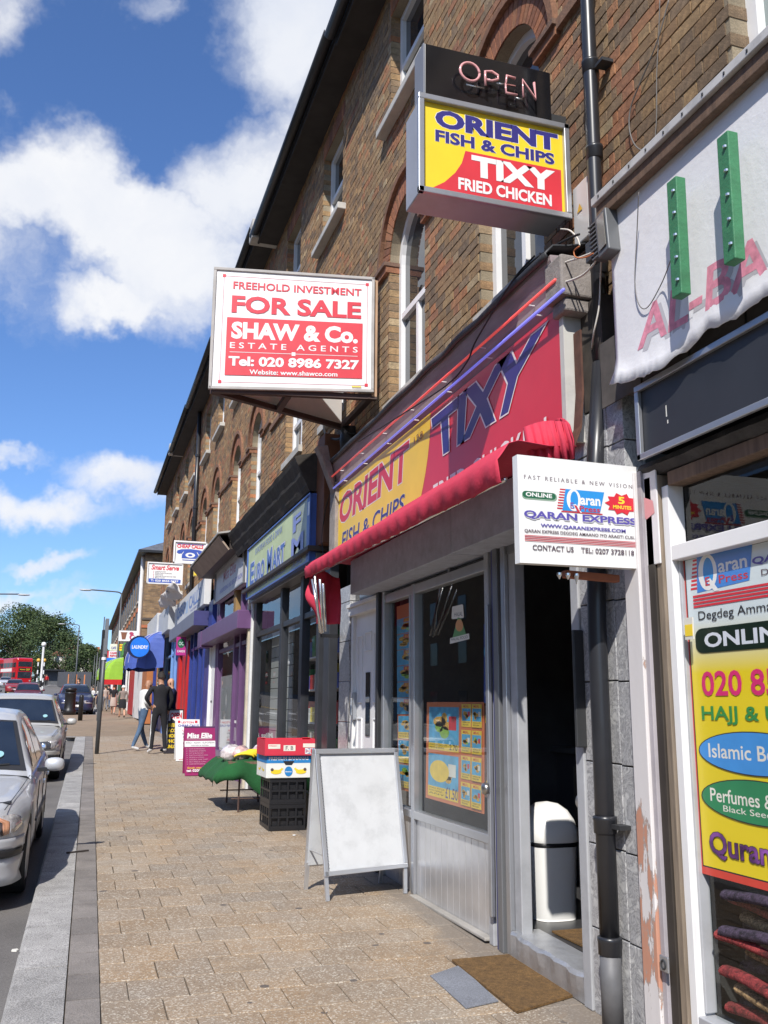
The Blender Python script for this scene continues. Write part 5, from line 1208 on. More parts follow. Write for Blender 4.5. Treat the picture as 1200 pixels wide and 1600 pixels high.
# yellow poster in the window
XQ = 2.565
yt = thing('window_poster', (XQ, 2.9, .9), 'tall yellow poster with red border in the right hand shop window', 'poster')
ya, yb_ = W(1063, 880, XQ).y, 2.33; za, zb_ = W(1066, 867, XQ).z, W(1088, 1362, XQ).z
p = Panel(V3(XQ, ya, za), V3(XQ, yb_, za), V3(XQ, yb_, zb_), V3(XQ, ya, zb_), (-1, 0, 0)); p.step = .00012
REDB = mat('poster_border', (.60, .06, .04), .3); p.board(.004, REDB, yt, 'sheet')
PY = bpy.data.materials.new('poster_fade'); PY.use_nodes = True
def _fade():
    nt = PY.node_tree; N = nt.nodes; L = nt.links; b = N['Principled BSDF']; g = N.new('ShaderNodeNewGeometry'); sp = N.new('ShaderNodeSeparateXYZ'); L.new(g.outputs['Position'], sp.inputs[0])
    m = N.new('ShaderNodeMapRange'); L.new(sp.outputs['Z'], m.inputs[0]); m.inputs[1].default_value = 1.70; m.inputs[2].default_value = 1.93
    x = N.new('ShaderNodeMix'); x.data_type = 'RGBA'; L.new(m.outputs[0], x.inputs[0]); x.inputs[6].default_value = (.74, .58, .02, 1); x.inputs[7].default_value = (.62, .70, .72, 1); L.new(x.outputs[2], b.inputs['Base Color']); b.inputs['Roughness'].default_value = .3
_fade()
p.rect(.025, .02, .975, .978, BLACKP); p.rect(.03, .022, .97, .974, PY)
for i in range(8): p.rect(.075-.003*i, .025+.013*i, .12, .032+.013*i, REDP)
p.poly([(.10, .018), (.40, .005), (.37, .125), (.09, .135)], mat('logo_blue_dim', (.06, .22, .60), .35))
qlogo(p, .155, .075, .052, .058); p.text('aran', .215, .055, .365, .085, SIGNW, .02); p.text('E', .14, .09, .165, .118, CRI, .02); p.text('Press', .215, .092, .365, .118, CRI, .01)
for i in range(4): p.rect(.065, .142+.011*i, .95, .149+.011*i, REDP)
p.text('QARAN EXPRESS', .39, .06, .93, .085, VIO, .03); p.text('DEGDEG AMAANO', .43, .10, .90, .118, DK, 0)
p.text('Degdeg Ammaano', .09, .195, .56, .232, BLACKP, 0); p.rrect(.065, .250, .93, .328, .04, .025, mat('pill_black', (.008, .02, .012), .3)); p.text('ONLINE', .115, .266, .55, .312, mat('pale_lilac', (.62, .66, .72), .4), .03)
p.text('020 85', .085, .385, .475, .462, mat('poster_magenta', (.66, .03, .16), .4), .02); p.text('HAJJ & UMRAH', .075, .492, .76, .548, mat('poster_green', (.04, .26, .06), .4), .02)
ELB = mat('ellipse_blue', (.06, .28, .66), .35); ELG = mat('ellipse_green', (.03, .22, .09), .35)
p.ell(.33, .628, .285, .063, BLACKP, 36); p.ell(.33, .628, .28, .060, ELB, 36); p.text('Islamic Books', .10, .605, .55, .648, PALE, .01)
p.ell(.33, .765, .285, .063, BLACKP, 36); p.ell(.33, .765, .28, .060, ELG, 36); p.text('Perfumes & Attar', .095, .738, .57, .778, PALE, .01); p.text('Black Seed Oil', .16, .785, .48, .803, PALE, 0)
ot(p, "Quran Cd's", .075, .865, .62, .945, mat('multi_print', (.16, .05, .22), .4, var=.9, vs=7), BLACKP, .02, .02); p.flush(yt)
lb = thing('small_label', (2.52, 3.52, 1.6), 'small yellow and white label stuck on the window frame beside the poster', 'label'); q = W(1077, 983, 2.51); m_ = MB(); m_.box(2.508, 2.513, q.y-.028, q.y+.03, q.z-.045, q.z+.05); m_.build('sticker', PALE, lb); m_ = MB(); m_.box(2.5065, 2.5079, q.y-.025, q.y+.027, q.z-.03, q.z+.02); m_.build('yellow_print', YL, lb)
# folded rugs in the window
for i in range(11):
    rc = mat('rug_%s' % 'abc'[i % 3], [(.22, .03, .03), (.05, .035, .06), (.30, .20, .10)][i % 3], .95, var=.9, vs=[26, 34, 30][i % 3], fine=.5, bump=1, bs=120)
    y_ = 2.95-.035*(i % 3); z_ = .36+.045*i
    t = tag(None or (lambda m_: m_.build('folded_rug', rc, loc=(2.8, y_, z_), smooth=True))((lambda m_: (m_.grid([[V3(2.62+.05*math.sin(i*1.7)+.02*math.sin(s*4+i)+.024*math.cos(a)*1.4, y_-.62+1.12*s, z_+.022*math.sin(a)+.014*math.sin(s*9+i*2)) for a in [2*math.pi*k/10 for k in range(10)]] for s in [j/14 for j in range(15)]], close=True), m_)[1])(MB())), ['dark red','black and cream','brown'][i % 3]+' folded rug, '+['the lowest','the second','third','fourth','fifth','sixth','seventh','eighth','ninth','tenth','topmost'][i]+' from the floor in the right hand window pile', 'rug', 'folded rugs stacked in the shop window')
m_ = MB(); m_.box(2.68, 3.3, 1.6, 3.46, .32, .80); tag(m_.build('display_plinth', mat('dark_cloth', (.03, .02, .025), .9, var=.5, vs=20), loc=(3, 2.5, .32), bevel=.03), 'dark cloth covered display block behind the pile of rugs', 'plinth')
# ================================================================ the other shops of the terrace
def shopbox(par, name, m, y0, y1, xf, z0, z1, xb=2.60, bev=.006):
    q = MB(); q.box(xf, xb, y0, y1, z0, z1); return q.build(name, m, par, bevel=bev)
def simple_front(sh, y0, y1, ztop, frame, posts, riser=None, zr=.5, transom=2.35, xf=2.50, glass=None, inner=None):
    g0 = gz((y0+y1)/2)
    for (a, b) in posts: shopbox(sh, 'post', frame, a, b, xf, gz(a)-.02, ztop)
    ps = sorted(posts)
    for (a, b), (c, d) in zip(ps, ps[1:]):
        if c-b > .25:
            shopbox(sh, 'stall_riser', riser or frame, b+.002, c-.002, xf+.02, gz(b)-.02, g0+zr); shopbox(sh, 'transom', frame, b+.002, c-.002, xf+.015, g0+transom, g0+transom+.07)
            q = MB(); q.quad((xf+.05, b, g0+zr), (xf+.05, c, g0+zr), (xf+.05, c, g0+transom), (xf+.05, b, g0+transom)); q.build('pane', glass or GLASS, sh)
            q = MB(); q.quad((xf+.05, b, g0+transom+.07), (xf+.05, c, g0+transom+.07), (xf+.05, c, ztop), (xf+.05, b, ztop)); q.build('pane', glass or GLASS, sh)
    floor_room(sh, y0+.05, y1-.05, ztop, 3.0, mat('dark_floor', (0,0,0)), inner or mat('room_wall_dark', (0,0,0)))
# ---- corner grocery
eu = thing('shopfront', (2.5, 12, gz(12)), 'dark framed grocery shopfront behind the fruit table and banana boxes', 'shopfront')
DKF = mat('near_black_frame', (.028, .03, .036), .45, var=.25, grime=.25); DKB = mat('dark_brown_frame', (.05, .038, .032), .55, var=.25)
simple_front(eu, 9.66, 14.35, 3.22, DKF, [(9.66, 9.9), (10.12, 10.24), (10.95, 11.1), (12.2, 12.32), (14.15, 14.35)], DKF, .32, 2.3)
shopbox(eu, 'shutter_rail', ALUD, 10.0, 14.3, 2.42, 3.10, 3.24); shopbox(eu, 'soffit_board', DKB, 9.9, 14.4, 2.30, 3.25, 3.30)
shopbox(eu, 'cream_edge', WHITE, 14.36, 14.47, 2.47, gz(14), 3.4)
for k in range(12):   # pale slatted shop wall seen through the glass
    q = MB(); q.box(2.72, 2.735, 12.45, 13.95, .9+.15*k, 1.04+.15*k); q.build('slat', mat('slatwall', (.42, .42, .40), .5, var=.06), eu)
GC = [((.45, .03, .03), 'red'), ((.72, .55, .04), 'yellow'), ((.03, .06, .30), 'blue'), ((.06, .25, .08), 'green'), ((.6, .6, .58), 'white')]
for r_, zsh in enumerate((.95, 1.35, 1.75, 2.15)):
    t = thing('shelf', (2.9, 11.2, zsh), ['lowest', 'second', 'third', 'top'][r_]+' white shelf of packets inside the grocery doorway', 'shelf', 'shelves inside the grocery')
    q = MB(); q.box(2.75, 3.1, 10.3, 12.1, zsh-.02, zsh); q.build('board', WHITE, t)
    y = 10.35; k_ = 0
    while y < 12.0:
        k_ += 1
        w = random.uniform(.14, .26); c, n_ = random.choice(GC); h_ = random.uniform(.15, .3)
        q = MB(); q.box(2.8, 3.02, y, y+w-.01, zsh+.001, zsh+h_); tag(q.build('packet', mat('packet_'+n_, c, .4, var=.3, vs=15), loc=(2.9, y, zsh), bevel=.004), n_+' packet, '+['first', 'second', 'third', 'fourth', 'fifth', 'sixth', 'seventh', 'eighth', 'ninth', 'tenth', 'eleventh', 'twelfth', 'thirteenth', 'fourteenth', 'fifteenth', 'sixteenth'][k_-1]+' from the front on the '+['lowest', 'second', 'third', 'top'][r_]+' grocery shelf', 'packet', 'packets on the grocery shelves'); y += w+.01
XE = 2.36
TL, TR, BR, BL = W(389, 858, XE), W(487, 772, XE), W(487, 872, XE), W(384, 940, XE)
es_ = thing('fascia_sign', (XE, 12.5, 3.7), 'pale green and blue grocery fascia sign half in shade', 'sign')
zt_e = (TL.z+TR.z)/2; zb_e = (BL.z+BR.z)/2; yl_, yr_ = TL.y, TR.y
p = Panel(V3(XE, yl_, zt_e), V3(XE, yr_, zt_e), V3(XE, yr_, zb_e), V3(XE, yl_, zb_e), (-1, 0, 0)); p.step = .0005
LGN = mat('sign_lime', (.52, .60, .30), .4, var=.12, vs=1.5, grime=.15, gs=2); SBL = mat('sign_mid_blue', (.06, .13, .42), .4, var=.15); EBL = mat('sign_letter_blue', (.20, .24, .52), .4, var=.2, vs=6)
bb = p.board(.12, [LGN, SBL], es_, 'board'); p.rect(.76, 0, .95, 1, mat('sign_grey_green', (.33, .37, .28), .4, var=.2)); p.rect(.95, 0, 1, 1, SBL); p.rect(.96, .1, .99, .3, SIGNW)
for i, s_ in enumerate(('Euro', 'Mart')):
    L_ = s_.upper(); u = .05+.33*i; p.text(L_[0], u+.012, .31, u+.092, .75, mat('letter_face', (.62, .64, .72), .4, var=.2), .03); p.text(L_[1:], u+.107, .41, u+.292, .75, mat('letter_face', (0,0,0)), .03); p.text(L_[0], u, .33, u+.08, .77, SBL, .03); p.text(L_[1:], u+.095, .43, u+.28, .77, SBL, .03)
p.text('EUROPEAN FOOD & DRINK', .15, .10, .62, .22, EBL, .0); p.text('FRESH FRUITS & VEGETABLES', .05, .82, .68, .92, EBL, .01); p.text('F', .78, .14, .88, .40, EBL, .03); p.text('M', .76, .48, .92, .76, EBL, .03); p.text('130', .80, .85, .90, .94, EBL, 0); p.flush(bb)
rim(p, .022, .02, SBL, es_)
cc = thing('cornice', (2.2, 12.5, 4.6), 'deep rotten timber canopy above the grocery sign', 'cornice')
A, B = W(385, 818, 2.12), W(500, 700, 2.12); yq0, yq1 = 10.05, 15.2; zc_ = zt_e
rows = []
for i in range(41):
    y = yq1-(yq1-yq0)*i/40; w = .012*noise.noise(V3(y*3, 0, 0)); w2 = .02*noise.noise(V3(y*5, 9, 0))
    rows.append([(2.34, y, zc_+.03), (2.31+w, y, zc_+.09), (2.30, y, zc_+.12+w), (2.25+w, y, zc_+.21), (2.24+w, y, zc_+.25), (2.18, y, zc_+.36+w), (2.16+w, y, zc_+.41+w2), (2.22, y, zc_+.44+w2), (2.60, y, zc_+.52+w2)])
q = MB(); q.grid(rows); q.add([r for r in rows[-1]]+[(2.6, yq0, zc_+.03)], [list(range(10))]); q.add([r for r in rows[0]]+[(2.6, yq1, zc_+.03)], [list(range(10))]); q.build('canopy', mat('rotten_timber_dark', (.040, .035, .030), .85, var=.4, vs=5, grime=.4, bump=.6, bs=20), cc)
shopbox(eu, 'side_panel', mat('brown_side', (.14, .055, .025), .7, var=.3), 9.70, 10.05, 2.42, 3.3, 4.55)
# white satellite cables box / dark alarm on the brick
sd = thing('alarm_box', (2.55, 9.3, 4.9), 'dark round alarm box on the brick behind the cornice', 'alarm box'); q = MB(); q.lathe((2.56, 9.2, 4.35), [(.0, -.14), (.09, -.13), (.10, .0), (.09, .13), (0, .14)], 14); q.build('cover', STEELD, sd, smooth=True)
# ---- purple salon
ms = thing('shopfront', (2.5, 16.8, gz(17)), 'purple framed hair salon shopfront with a purple shutter box', 'shopfront')
PURP = mat('purple_paint', (.135, .065, .16), .4, var=.1, grime=.15); PURD = mat('purple_dark', (.07, .03, .09), .45, var=.15)
Yn = W(397, 966, 2.52).y; Xf = YP(371, 966, Yn).x; Yf = 19.0
zt1_, zb1_ = YP(384, 953, Yn).z, YP(384, 982, Yn).z
simple_front(ms, Yn-.02, 19.25, zt1_+.55, PURP, [(Yn+.02, Yn+.16), (15.55, 15.68), (16.2, 16.32), (18.2, 18.34), (18.42, 18.6)], PURP, .35, 2.15, inner=mat('salon_wall', (.25, .24, .25), .7, var=.2))
shopbox(ms, 'shutter_box', PURP, Yn, Yf, Xf, zb1_, zt1_, bev=.01); shopbox(ms, 'shutter_box_end', PURP, Yf+.01, Yf+.55, Xf-.01, zb1_-.03, zt1_+.0)
q = MB(); q.box(2.56, 2.57, 16.4, 18.1, gz(17)+.4, gz(17)+1.7); q.build('window_film', mat('pale_film', (.42, .42, .43), .5, var=.1), ms)
p = Panel(V3(2.535, 16.1, 1.30), V3(2.535, 15.72, 1.30), V3(2.535, 15.72, .55), V3(2.535, 16.1, .55), (-1, 0, 0)); p.rect(0, 0, 1, .06, SIGNW); p.text('113', .1, .15, .9, .45, SIGNW, .02); p.rect(.1, .62, .9, .9, PALE); p.flush(ms, 'number_print')
shopbox(ms, 'timber_post', mat('ochre_timber', (.28, .17, .06), .7, var=.3), 15.9, 16.15, 2.45, zt1_+.01, 4.12)
shopbox(ms, 'crumbling_pilaster', mat('cream_plaster', (.50, .44, .34), .85, var=.2, grime=.5, bump=.6), 14.48, 14.58, 2.44, gz(14), 3.5)
sw = thing('side_door', (2.5, 18.9, gz(19)), 'narrow white side door between the purple salon and the blue phone shop', 'door'); shopbox(sw, 'door_leaf', UPVC, 18.64, 19.1, 2.50, gz(19), zb1_); shopbox(sw, 'letter_plate', STEELD, 18.8, 18.95, 2.49, 1.6, 1.64, 2.4999); shopbox(sw, 'frame', WHITE, 19.11, 19.2, 2.46, gz(19), zb1_)
TL, TR, BR, BL = W(338, 897, 2.42), W(384, 852, 2.42), W(384, 905, 2.42), W(338, 945, 2.42); zt_m, zb_m = (TL.z+TR.z)/2, (BL.z+BR.z)/2
mf = thing('fascia_sign', (2.42, 17, 4.3), 'off white salon fascia sign with faded red and blue lettering', 'sign')
p = Panel(V3(2.42, TL.y, zt_m), V3(2.42, TR.y, zt_m), V3(2.42, TR.y, zb_m), V3(2.42, TL.y, zb_m), (-1, 0, 0)); bb = p.board(.1, mat('sign_offwhite', (.56, .56, .58), .5, var=.08, grime=.2), mf)
p.text('Miss Ellie', .30, .15, .72, .50, mat('faded_red_print', (.42, .16, .17), .5), .02); p.text('HAIRDRESSING AND BEAUTY SALON', .18, .66, .93, .80, VIO, .02); p.flush(bb); rim(p, .03, .03, ALUD, mf)
mc = thing('cornice', (2.2, 17, 4.9), 'tilted beige timber canopy above the salon sign', 'cornice')
a_, b_ = W(316, 876, 2.05), W(378, 804, 2.05); q = MB(); q.slab([V3(2.02, 19.2, zt_m+.20), V3(2.02, 15.3, zt_m+.20), V3(2.20, 15.3, zt_m-.02), V3(2.20, 19.2, zt_m-.02)], (.02, 0, .02)); q.build('front_board', mat('beige_timber', (.34, .26, .20), .7, var=.2, grime=.4), mc)
q = MB(); q.slab([V3(2.0, 19.3, zt_m+.23), V3(2.0, 15.2, zt_m+.23), V3(2.6, 15.2, zt_m+.34), V3(2.6, 19.3, zt_m+.34)], (0, 0, .03)); q.build('top_flashing', mat('pale_lead', (.33, .32, .30), .6, var=.3, grime=.4), mc); q = MB(); q.box(2.22, 2.6, 15.3, 19.2, zt_m+.0, zt_m+.2); q.build('canopy_body', DKB, mc)
# ---- phone shop
pc = thing('shopfront', (2.5, 22.5, gz(22)), 'blue painted phone shop front with open doorway under the cheap calls sign', 'shopfront')
BLU = mat('royal_blue_paint', (.03, .05, .24), .4, var=.12); LBL = mat('light_blue_paint', (.16, .30, .62), .5, var=.12); REDF = mat('red_paint', (.50, .02, .02), .4, var=.12); INDG = mat('indigo_paint', (.07, .06, .24), .45, var=.1)
simple_front(pc, 19.3, 26.4, 3.7, BLU, [(19.3, 19.9), (20.5, 20.7), (21.3, 21.5), (22.4, 22.55), (23.1, 23.25), (26.1, 26.35)], BLU, .4, 2.3)
shopbox(pc, 'indigo_pier', INDG, 19.25, 19.9, 2.455, gz(19), 3.15)
for (a, b) in ((23.3, 23.8), (23.95, 24.5), (25.2, 25.7)): shopbox(pc, 'red_shutter', REDF, a, b, 2.46, gz(24), 3.1)
shopbox(pc, 'pale_pipe', LBL, 26.4, 26.75, 2.44, gz(26), 3.6)
Yn2 = W(330, 925, 2.55).y; Xf2 = YP(319, 925, Yn2).x
cf = thing('fascia_sign', (Xf2, 23, 4.2), 'long white cheap calls fascia box sign with blue lettering', 'sign')
z1_, z0_ = YP(319, 901, Yn2).z, YP(319, 944, Yn2).z; yff = 26.6
p = Panel(V3(Xf2, yff, z1_), V3(Xf2, Yn2, z1_), V3(Xf2, Yn2, z0_), V3(Xf2, yff, z0_), (-1, 0, 0)); p.step = .0006; bb = p.board(2.55-Xf2, mat('sign_greywhite', (.62, .63, .64), .5, var=.06, grime=.15), cf, bevel=.01)
p.text('CHEAP', .10, .22, .42, .74, mat('print_steel_blue', (.13, .22, .50), .5), .02); p.text('CALLS', .55, .22, .90, .74, mat('print_steel_blue', (0,0,0)), .02); p.rect(.44, .3, .52, .8, mat('print_pale_blue', (.40, .52, .70), .5)); p.text('INTERNET', .62, .82, .92, .9, VIO, 0); p.flush(bb)
Yn3 = W(327, 960, 2.55).y; Xf3 = YP(303, 960, Yn3).x; cm_ = [mat('shutter_indigo', (.05, .05, .16), .45, var=.1)]
shopbox(pc, 'shutter_box', mat('shutter_grey_blue', (.17, .18, .24), .5, var=.1), Yn3, 26.0, Xf3, YP(303, 977, Yn3).z, YP(303, 954, Yn3).z, bev=.01)
shopbox(pc, 'shutter_box_end', cm_[0], Yn3-.03, Yn3-.002, Xf3+.0, YP(303, 977, Yn3).z, YP(303, 954, Yn3).z, bev=.004)
# projecting signs further along
t, p = rect_sign('box_sign', 20.0, 1.72, 2.40, 4.53, 4.99, 0, 'white cheap calls sign with a blue telephone picture'); p.step = .0008; p.board(.12, [SIGNW, mat('case_violet', (.30, .26, .45), .5)], t, 'case'); p.rect(.08, .10, .92, .13, VIO)
p.text('CHEAP CALLS', .08, .12, .90, .30, REDP, .04); TB = mat('telephone_blue', (.05, .10, .42), .4)
P = [(.08, .52), (.10, .42), (.22, .36), (.5, .33), (.78, .36), (.90, .42), (.92, .52), (.86, .58), (.76, .56), (.72, .46), (.28, .46), (.24, .56), (.14, .58)]
p.poly(P, TB); p.poly([(.33, .40), (.37, .36), (.40, .43), (.60, .43), (.63, .36), (.67, .40), (.76, .62), (.76, .78), (.24, .78), (.24, .62)], TB); p.ell(.5, .62, .15, .115, SIGNW); p.ell(.5, .62, .07, .05, TB); p.rect(.26, .84, .74, .875, TB); p.flush(t); rim(p, .035, .03, UPVC, t)
t, p = rect_sign('box_sign', 25.0, 1.49, 2.39, 4.69, 5.24, 0, 'white sign with red script heading and blue number band'); p.step = .001; p.board(.12, [SIGNW, mat('case_violet', (0,0,0))], t, 'case')
p.text('Smart Serve', .10, .09, .90, .34, REDP, .03, shear=.25)
for i, s_ in enumerate(('Internet Access', 'Mobile Phone Accessories', 'Phone Cards', 'National & International Calls', 'Money Transfer')): p.text(s_, .22, .39+.075*i, .22+.02*len(s_), .435+.075*i, DK, .01); p.ell(.17, .41+.075*i, .012, .014, REDP, 8)
p.rect(.04, .77, .96, .95, TB); p.text('T: 020 8555 0437', .10, .81, .90, .91, SIGNW, .03); p.flush(t); rim(p, .03, .03, UPVC, t)
t, p = rect_sign('box_sign', 23.0, 1.62, 2.40, 2.55, 3.12, 0, 'small magenta sign with a dark green round logo hanging by the red shutters'); p.step = .0008
t.location = (2.2, 23.0, 2.6); a_ = YP(276, 995, 23.2); b_ = YP(290, 1024, 23.2)
p = Panel(V3(a_.x, 23.2, a_.z), V3(b_.x, 23.2, a_.z), V3(b_.x, 23.2, b_.z), V3(a_.x, 23.2, b_.z), (0, -1, 0)); ORG[t.name] = V3(2.2, 23.0, 2.6); p.board(.08, [mat('magenta_sign', (.42, .03, .22), .4), PURD], t, 'case'); p.ell(.5, .35, .38, .26, GRD); p.text('OC', .25, .26, .75, .46, mat('pale_mint', (.5, .65, .6), .4), .03); p.text('CARDS', .12, .72, .9, .84, SIGNW, .02); p.flush(t)
ab = thing('alarm_box', (2.5, 20, 4.4), 'small yellow and white alarm box under the cheap calls telephone sign', 'alarm box'); a_ = YP(306, 890, 20.8); q = MB(); q.box(a_.x-.03, a_.x+.08, 20.8, 21.0, a_.z-.02, a_.z+.13); q.build('upper_box', SIGNW, ab); q = MB(); q.box(a_.x-.03, a_.x+.06, 20.8, 21.0, a_.z-.13, a_.z-.022); q.build('lower_box', YL, ab)
# ---- farther shops, each a shopfront of its own
def far_shop(y0, y1, fc, pc_, label, ztop=3.9, zf=3.1, awn=None, fx=2.30, lt=None, gap=.0):
    t = thing('shopfront', (2.5, (y0+y1)/2, gz((y0+y1)/2)), label, 'shopfront', 'shopfronts further along the pavement'); g = gz((y0+y1)/2)
    simple_front(t, y0, y1, g+zf-.02, pc_, [(y0, y0+.3), (y0+(y1-y0)*.35, y0+(y1-y0)*.35+.12), (y1-.3, y1)], pc_, .5, 2.3)
    p = Panel(V3(fx, y1, g+ztop), V3(fx, y0, g+ztop), V3(fx, y0, g+zf), V3(fx, y1, g+zf), (-1, 0, 0)); p.step = .002; b = p.board(2.55-fx, fc, t, 'fascia')
    if lt: p.text(lt[0], .15, .3, .85, .7, lt[1], .02); p.flush(b)
    return t
far_shop(26.9, 30.4, mat('fascia_pale_grey', (.50, .52, .54), .5, var=.1, grime=.2), LBL, 'light blue shop with a pale grey fascia beyond the phone shop', 3.7, 3.0, fx=2.25)
far_shop(30.5, 35.1, mat('fascia_white_b', (.62, .62, .60), .5, var=.1, grime=.2), BLU, 'laundrette front with blue dome awning at the end of the terrace', 3.7, 2.95, fx=2.2)
for (px_, lab, n_) in (((264, 928), 'bundled white awning cloth above the pale grey fascia', 28.0), ((254, 940), 'smaller bundle of white awning cloth further along the terrace', 31.5)):
    c = W(*px_, 2.05); q = MB(); rows = []
    for i in range(17):
        s = i/16; rows.append([V3(2.02+.3*(j/8)+.03*math.sin(s*9+j*.6), c.y-1.3+2.6*s, c.z+.22-.04*j+.035*math.sin(s*9+j*.9)-.16*abs(s-.5)+.03*noise.noise(V3(s*5, j*.5, 0))) for j in range(9)])
    q.grid(rows); tag(q.build('awning_bundle', mat('white_cloth', (.70, .66, .62), .8, var=.06), loc=c, smooth=True, solid=.02), lab, 'awning')
def dome(yc, x0, zc, rx, ry, rz, m, label, seg=7, val=.14):
    """quarter-round dutch awning on the shop front"""
    t = thing('awning', (x0, yc, zc), label, 'awning'); q = MB(); rows = []
    for i in range(seg+1):
        ph = math.pi/2*i/seg; row = []
        for j in range(13):
            th = math.pi*j/12; row.append(V3(x0-rx*math.cos(ph)*abs(math.sin(th))**.5*1.0, yc-ry*math.cos(th), zc+rz*math.sin(ph)))
        rows.append(row)
    q.grid(rows); vs = [V3(v.x, v.y, v.z-val-.05*(k % 2)) for k, v in enumerate(rows[0])]; q.grid([rows[0], vs]); q.build('canopy', m, t, smooth=False, solid=.01)
    for j in range(2, 11, 2):
        r_ = MB(); r_.tube([rows[i][j]+V3(-.012, 0, .012) for i in range(seg+1)], .015, 4); r_.build('rib', mat('rib_pale', (.35, .35, .5), .5), t)
    return t
a_ = W(252, 1040, 2.3)
dome(30.6, 2.35, gz(30)+2.12, 1.05, 1.6, .95, mat('awning_blue', (.07, .12, .42), .6, var=.1), 'faded blue dome awning with scalloped edge over the laundrette')
c = YP(217, 1011, 28.6); rsn = thing('round_sign', c, 'bright blue round laundrette sign with white lettering', 'sign'); q = MB(); n = 28
q.slab([c+V3(.33*math.cos(2*math.pi*i/n), .0, .33*math.sin(2*math.pi*i/n)) for i in range(n)], (0, .15, 0)); q.build('case', mat('case_dark_blue', (.01, .015, .06), .4), rsn)
p = Panel(c+V3(-.33, -.004, .33), c+V3(.33, -.004, .33), c+V3(.33, -.004, -.33), c+V3(-.33, -.004, -.33), (0, -1, 0)); p.step = .002; p.ell(.54, .5, .42, .44, mat('sign_azure', (.02, .18, .72), .35), 28); p.text('LAUNDRY', .2, .42, .9, .58, SIGNW, .03); p.flush(rsn)
for i, (px0, px1, m_, lab) in enumerate(((207, 219, mat('pillar_white', (.74, .73, .71), .6), 'white pillar beside the laundrette doorway'), (219, 226, mat('pillar_orange', (.42, .15, .05), .6), 'orange brown door jamb inside the white pillar'), (199, 207, REDF, 'red pillar at the far edge of the laundrette'))):
    a = W(px0, 1110, 2.35); b = W(px1, 1110, 2.35); q = MB(); q.box(2.35, 2.6, min(a.y, b.y)+.02, max(a.y, b.y)-.02, gz(a.y)-.02, gz(a.y)+3.0); tag(q.build('pillar', m_, loc=(2.4, a.y, gz(a.y))), lab, 'pillar')
# ---- building beyond the side road, its flank towards us
BC = thing('corner_building', (2.62, 46, gz(46)), 'long brown brick terrace beyond the side road with slate roof and white downpipe', 'building')
def farbrick(key, ax):
    m = bpy.data.materials.new(key); m.use_nodes = True; nt = m.node_tree; N = nt.nodes; L = nt.links; b = N['Principled BSDF']; g = N.new('ShaderNodeNewGeometry'); sp = N.new('ShaderNodeSeparateXYZ'); cb_ = N.new('ShaderNodeCombineXYZ')
    L.new(g.outputs['Position'], sp.inputs[0]); L.new(sp.outputs[ax], cb_.inputs[0]); L.new(sp.outputs['Z'], cb_.inputs[1])
    t = N.new('ShaderNodeTexBrick'); L.new(cb_.outputs[0], t.inputs['Vector']); t.inputs['Scale'].default_value = 1; t.inputs['Brick Width'].default_value = .225; t.inputs['Row Height'].default_value = .075; t.inputs['Mortar Size'].default_value = .008
    t.inputs['Color1'].default_value = (.30, .20, .105, 1); t.inputs['Color2'].default_value = (.15, .10, .065, 1); t.inputs['Mortar'].default_value = (.22, .18, .13, 1); t.inputs['Bias'].default_value = -.1
    n = N.new('ShaderNodeTexNoise'); n.inputs['Scale'].default_value = 2.2; n.inputs['Detail'].default_value = 8; L.new(cb_.outputs[0], n.inputs['Vector']); mr = N.new('ShaderNodeMapRange'); L.new(n.outputs['Fac'], mr.inputs[0]); mr.inputs[1].default_value = .35; mr.inputs[2].default_value = .65
    x = N.new('ShaderNodeMix'); x.data_type = 'RGBA'; x.blend_type = 'MULTIPLY'; x.inputs[0].default_value = 1; L.new(t.outputs['Color'], x.inputs[6]); y = N.new('ShaderNodeMix'); y.data_type = 'RGBA'; L.new(mr.outputs[0], y.inputs[0]); y.inputs[6].default_value = (.7, .66, .62, 1); y.inputs[7].default_value = (1.2, 1.1, 1.0, 1); L.new(y.outputs[2], x.inputs[7])
    L.new(x.outputs[2], b.inputs['Base Color']); b.inputs['Roughness'].default_value = .9; return m
FBX, FBY = farbrick('far_brick_flank', 'X'), farbrick('far_brick_front', 'Y')
zE = W(216, 861, 2.25).z; yC = 46.0; yE = 96.0
def zsl(y): return (gz(y)-gz(yC))*.0
q = MB(); q.quad((2.62, yC, 0), (13, yC, 0), (13, yC, zE), (2.62, yC, zE), 0); q.quad((2.62, yC, 0), (2.62, yE, 0), (2.62, yE, zE), (2.62, yC, zE), 1); q.quad((13, yC, 0), (13, yE, 0), (13, yE, zE), (13, yC, zE), 1); q.quad((2.62, yE, 0), (13, yE, 0), (13, yE, zE), (2.62, yE, zE), 0); q.build('wall', [FBX, FBY], BC)
q = MB(); q.quad((2.25, yC-.35, zE), (7.8, yC+4, zE+2.6), (7.8, yE-4, zE+2.6), (2.25, yE+.3, zE)); q.add([(2.25, yC-.35, zE), (13.3, yC-.35, zE), (7.8, yC+4, zE+2.6)], [[0, 1, 2]]); q.quad((13.3, yC-.35, zE), (13.3, yE, zE), (7.8, yE-4, zE+2.6), (7.8, yC+4, zE+2.6)); rf = q.build('roof', SLATE, BC)
q = MB(); q.box(2.24, 2.7, yC-.36, yE+.3, zE-.12, zE-.002); q.box(2.7, 13.3, yC-.36, yC+.1, zE-.12, zE-.002); q.build('gutter', GUTTER, BC)
q = MB(); q.tube([(2.55, 47.2, 2.8), (2.55, 47.2, zE-.1)], .09, 8); q.build('white_downpipe', UPVC, BC)
RB = mat('red_brick_trim', (.44, .15, .07), .9, var=.25)
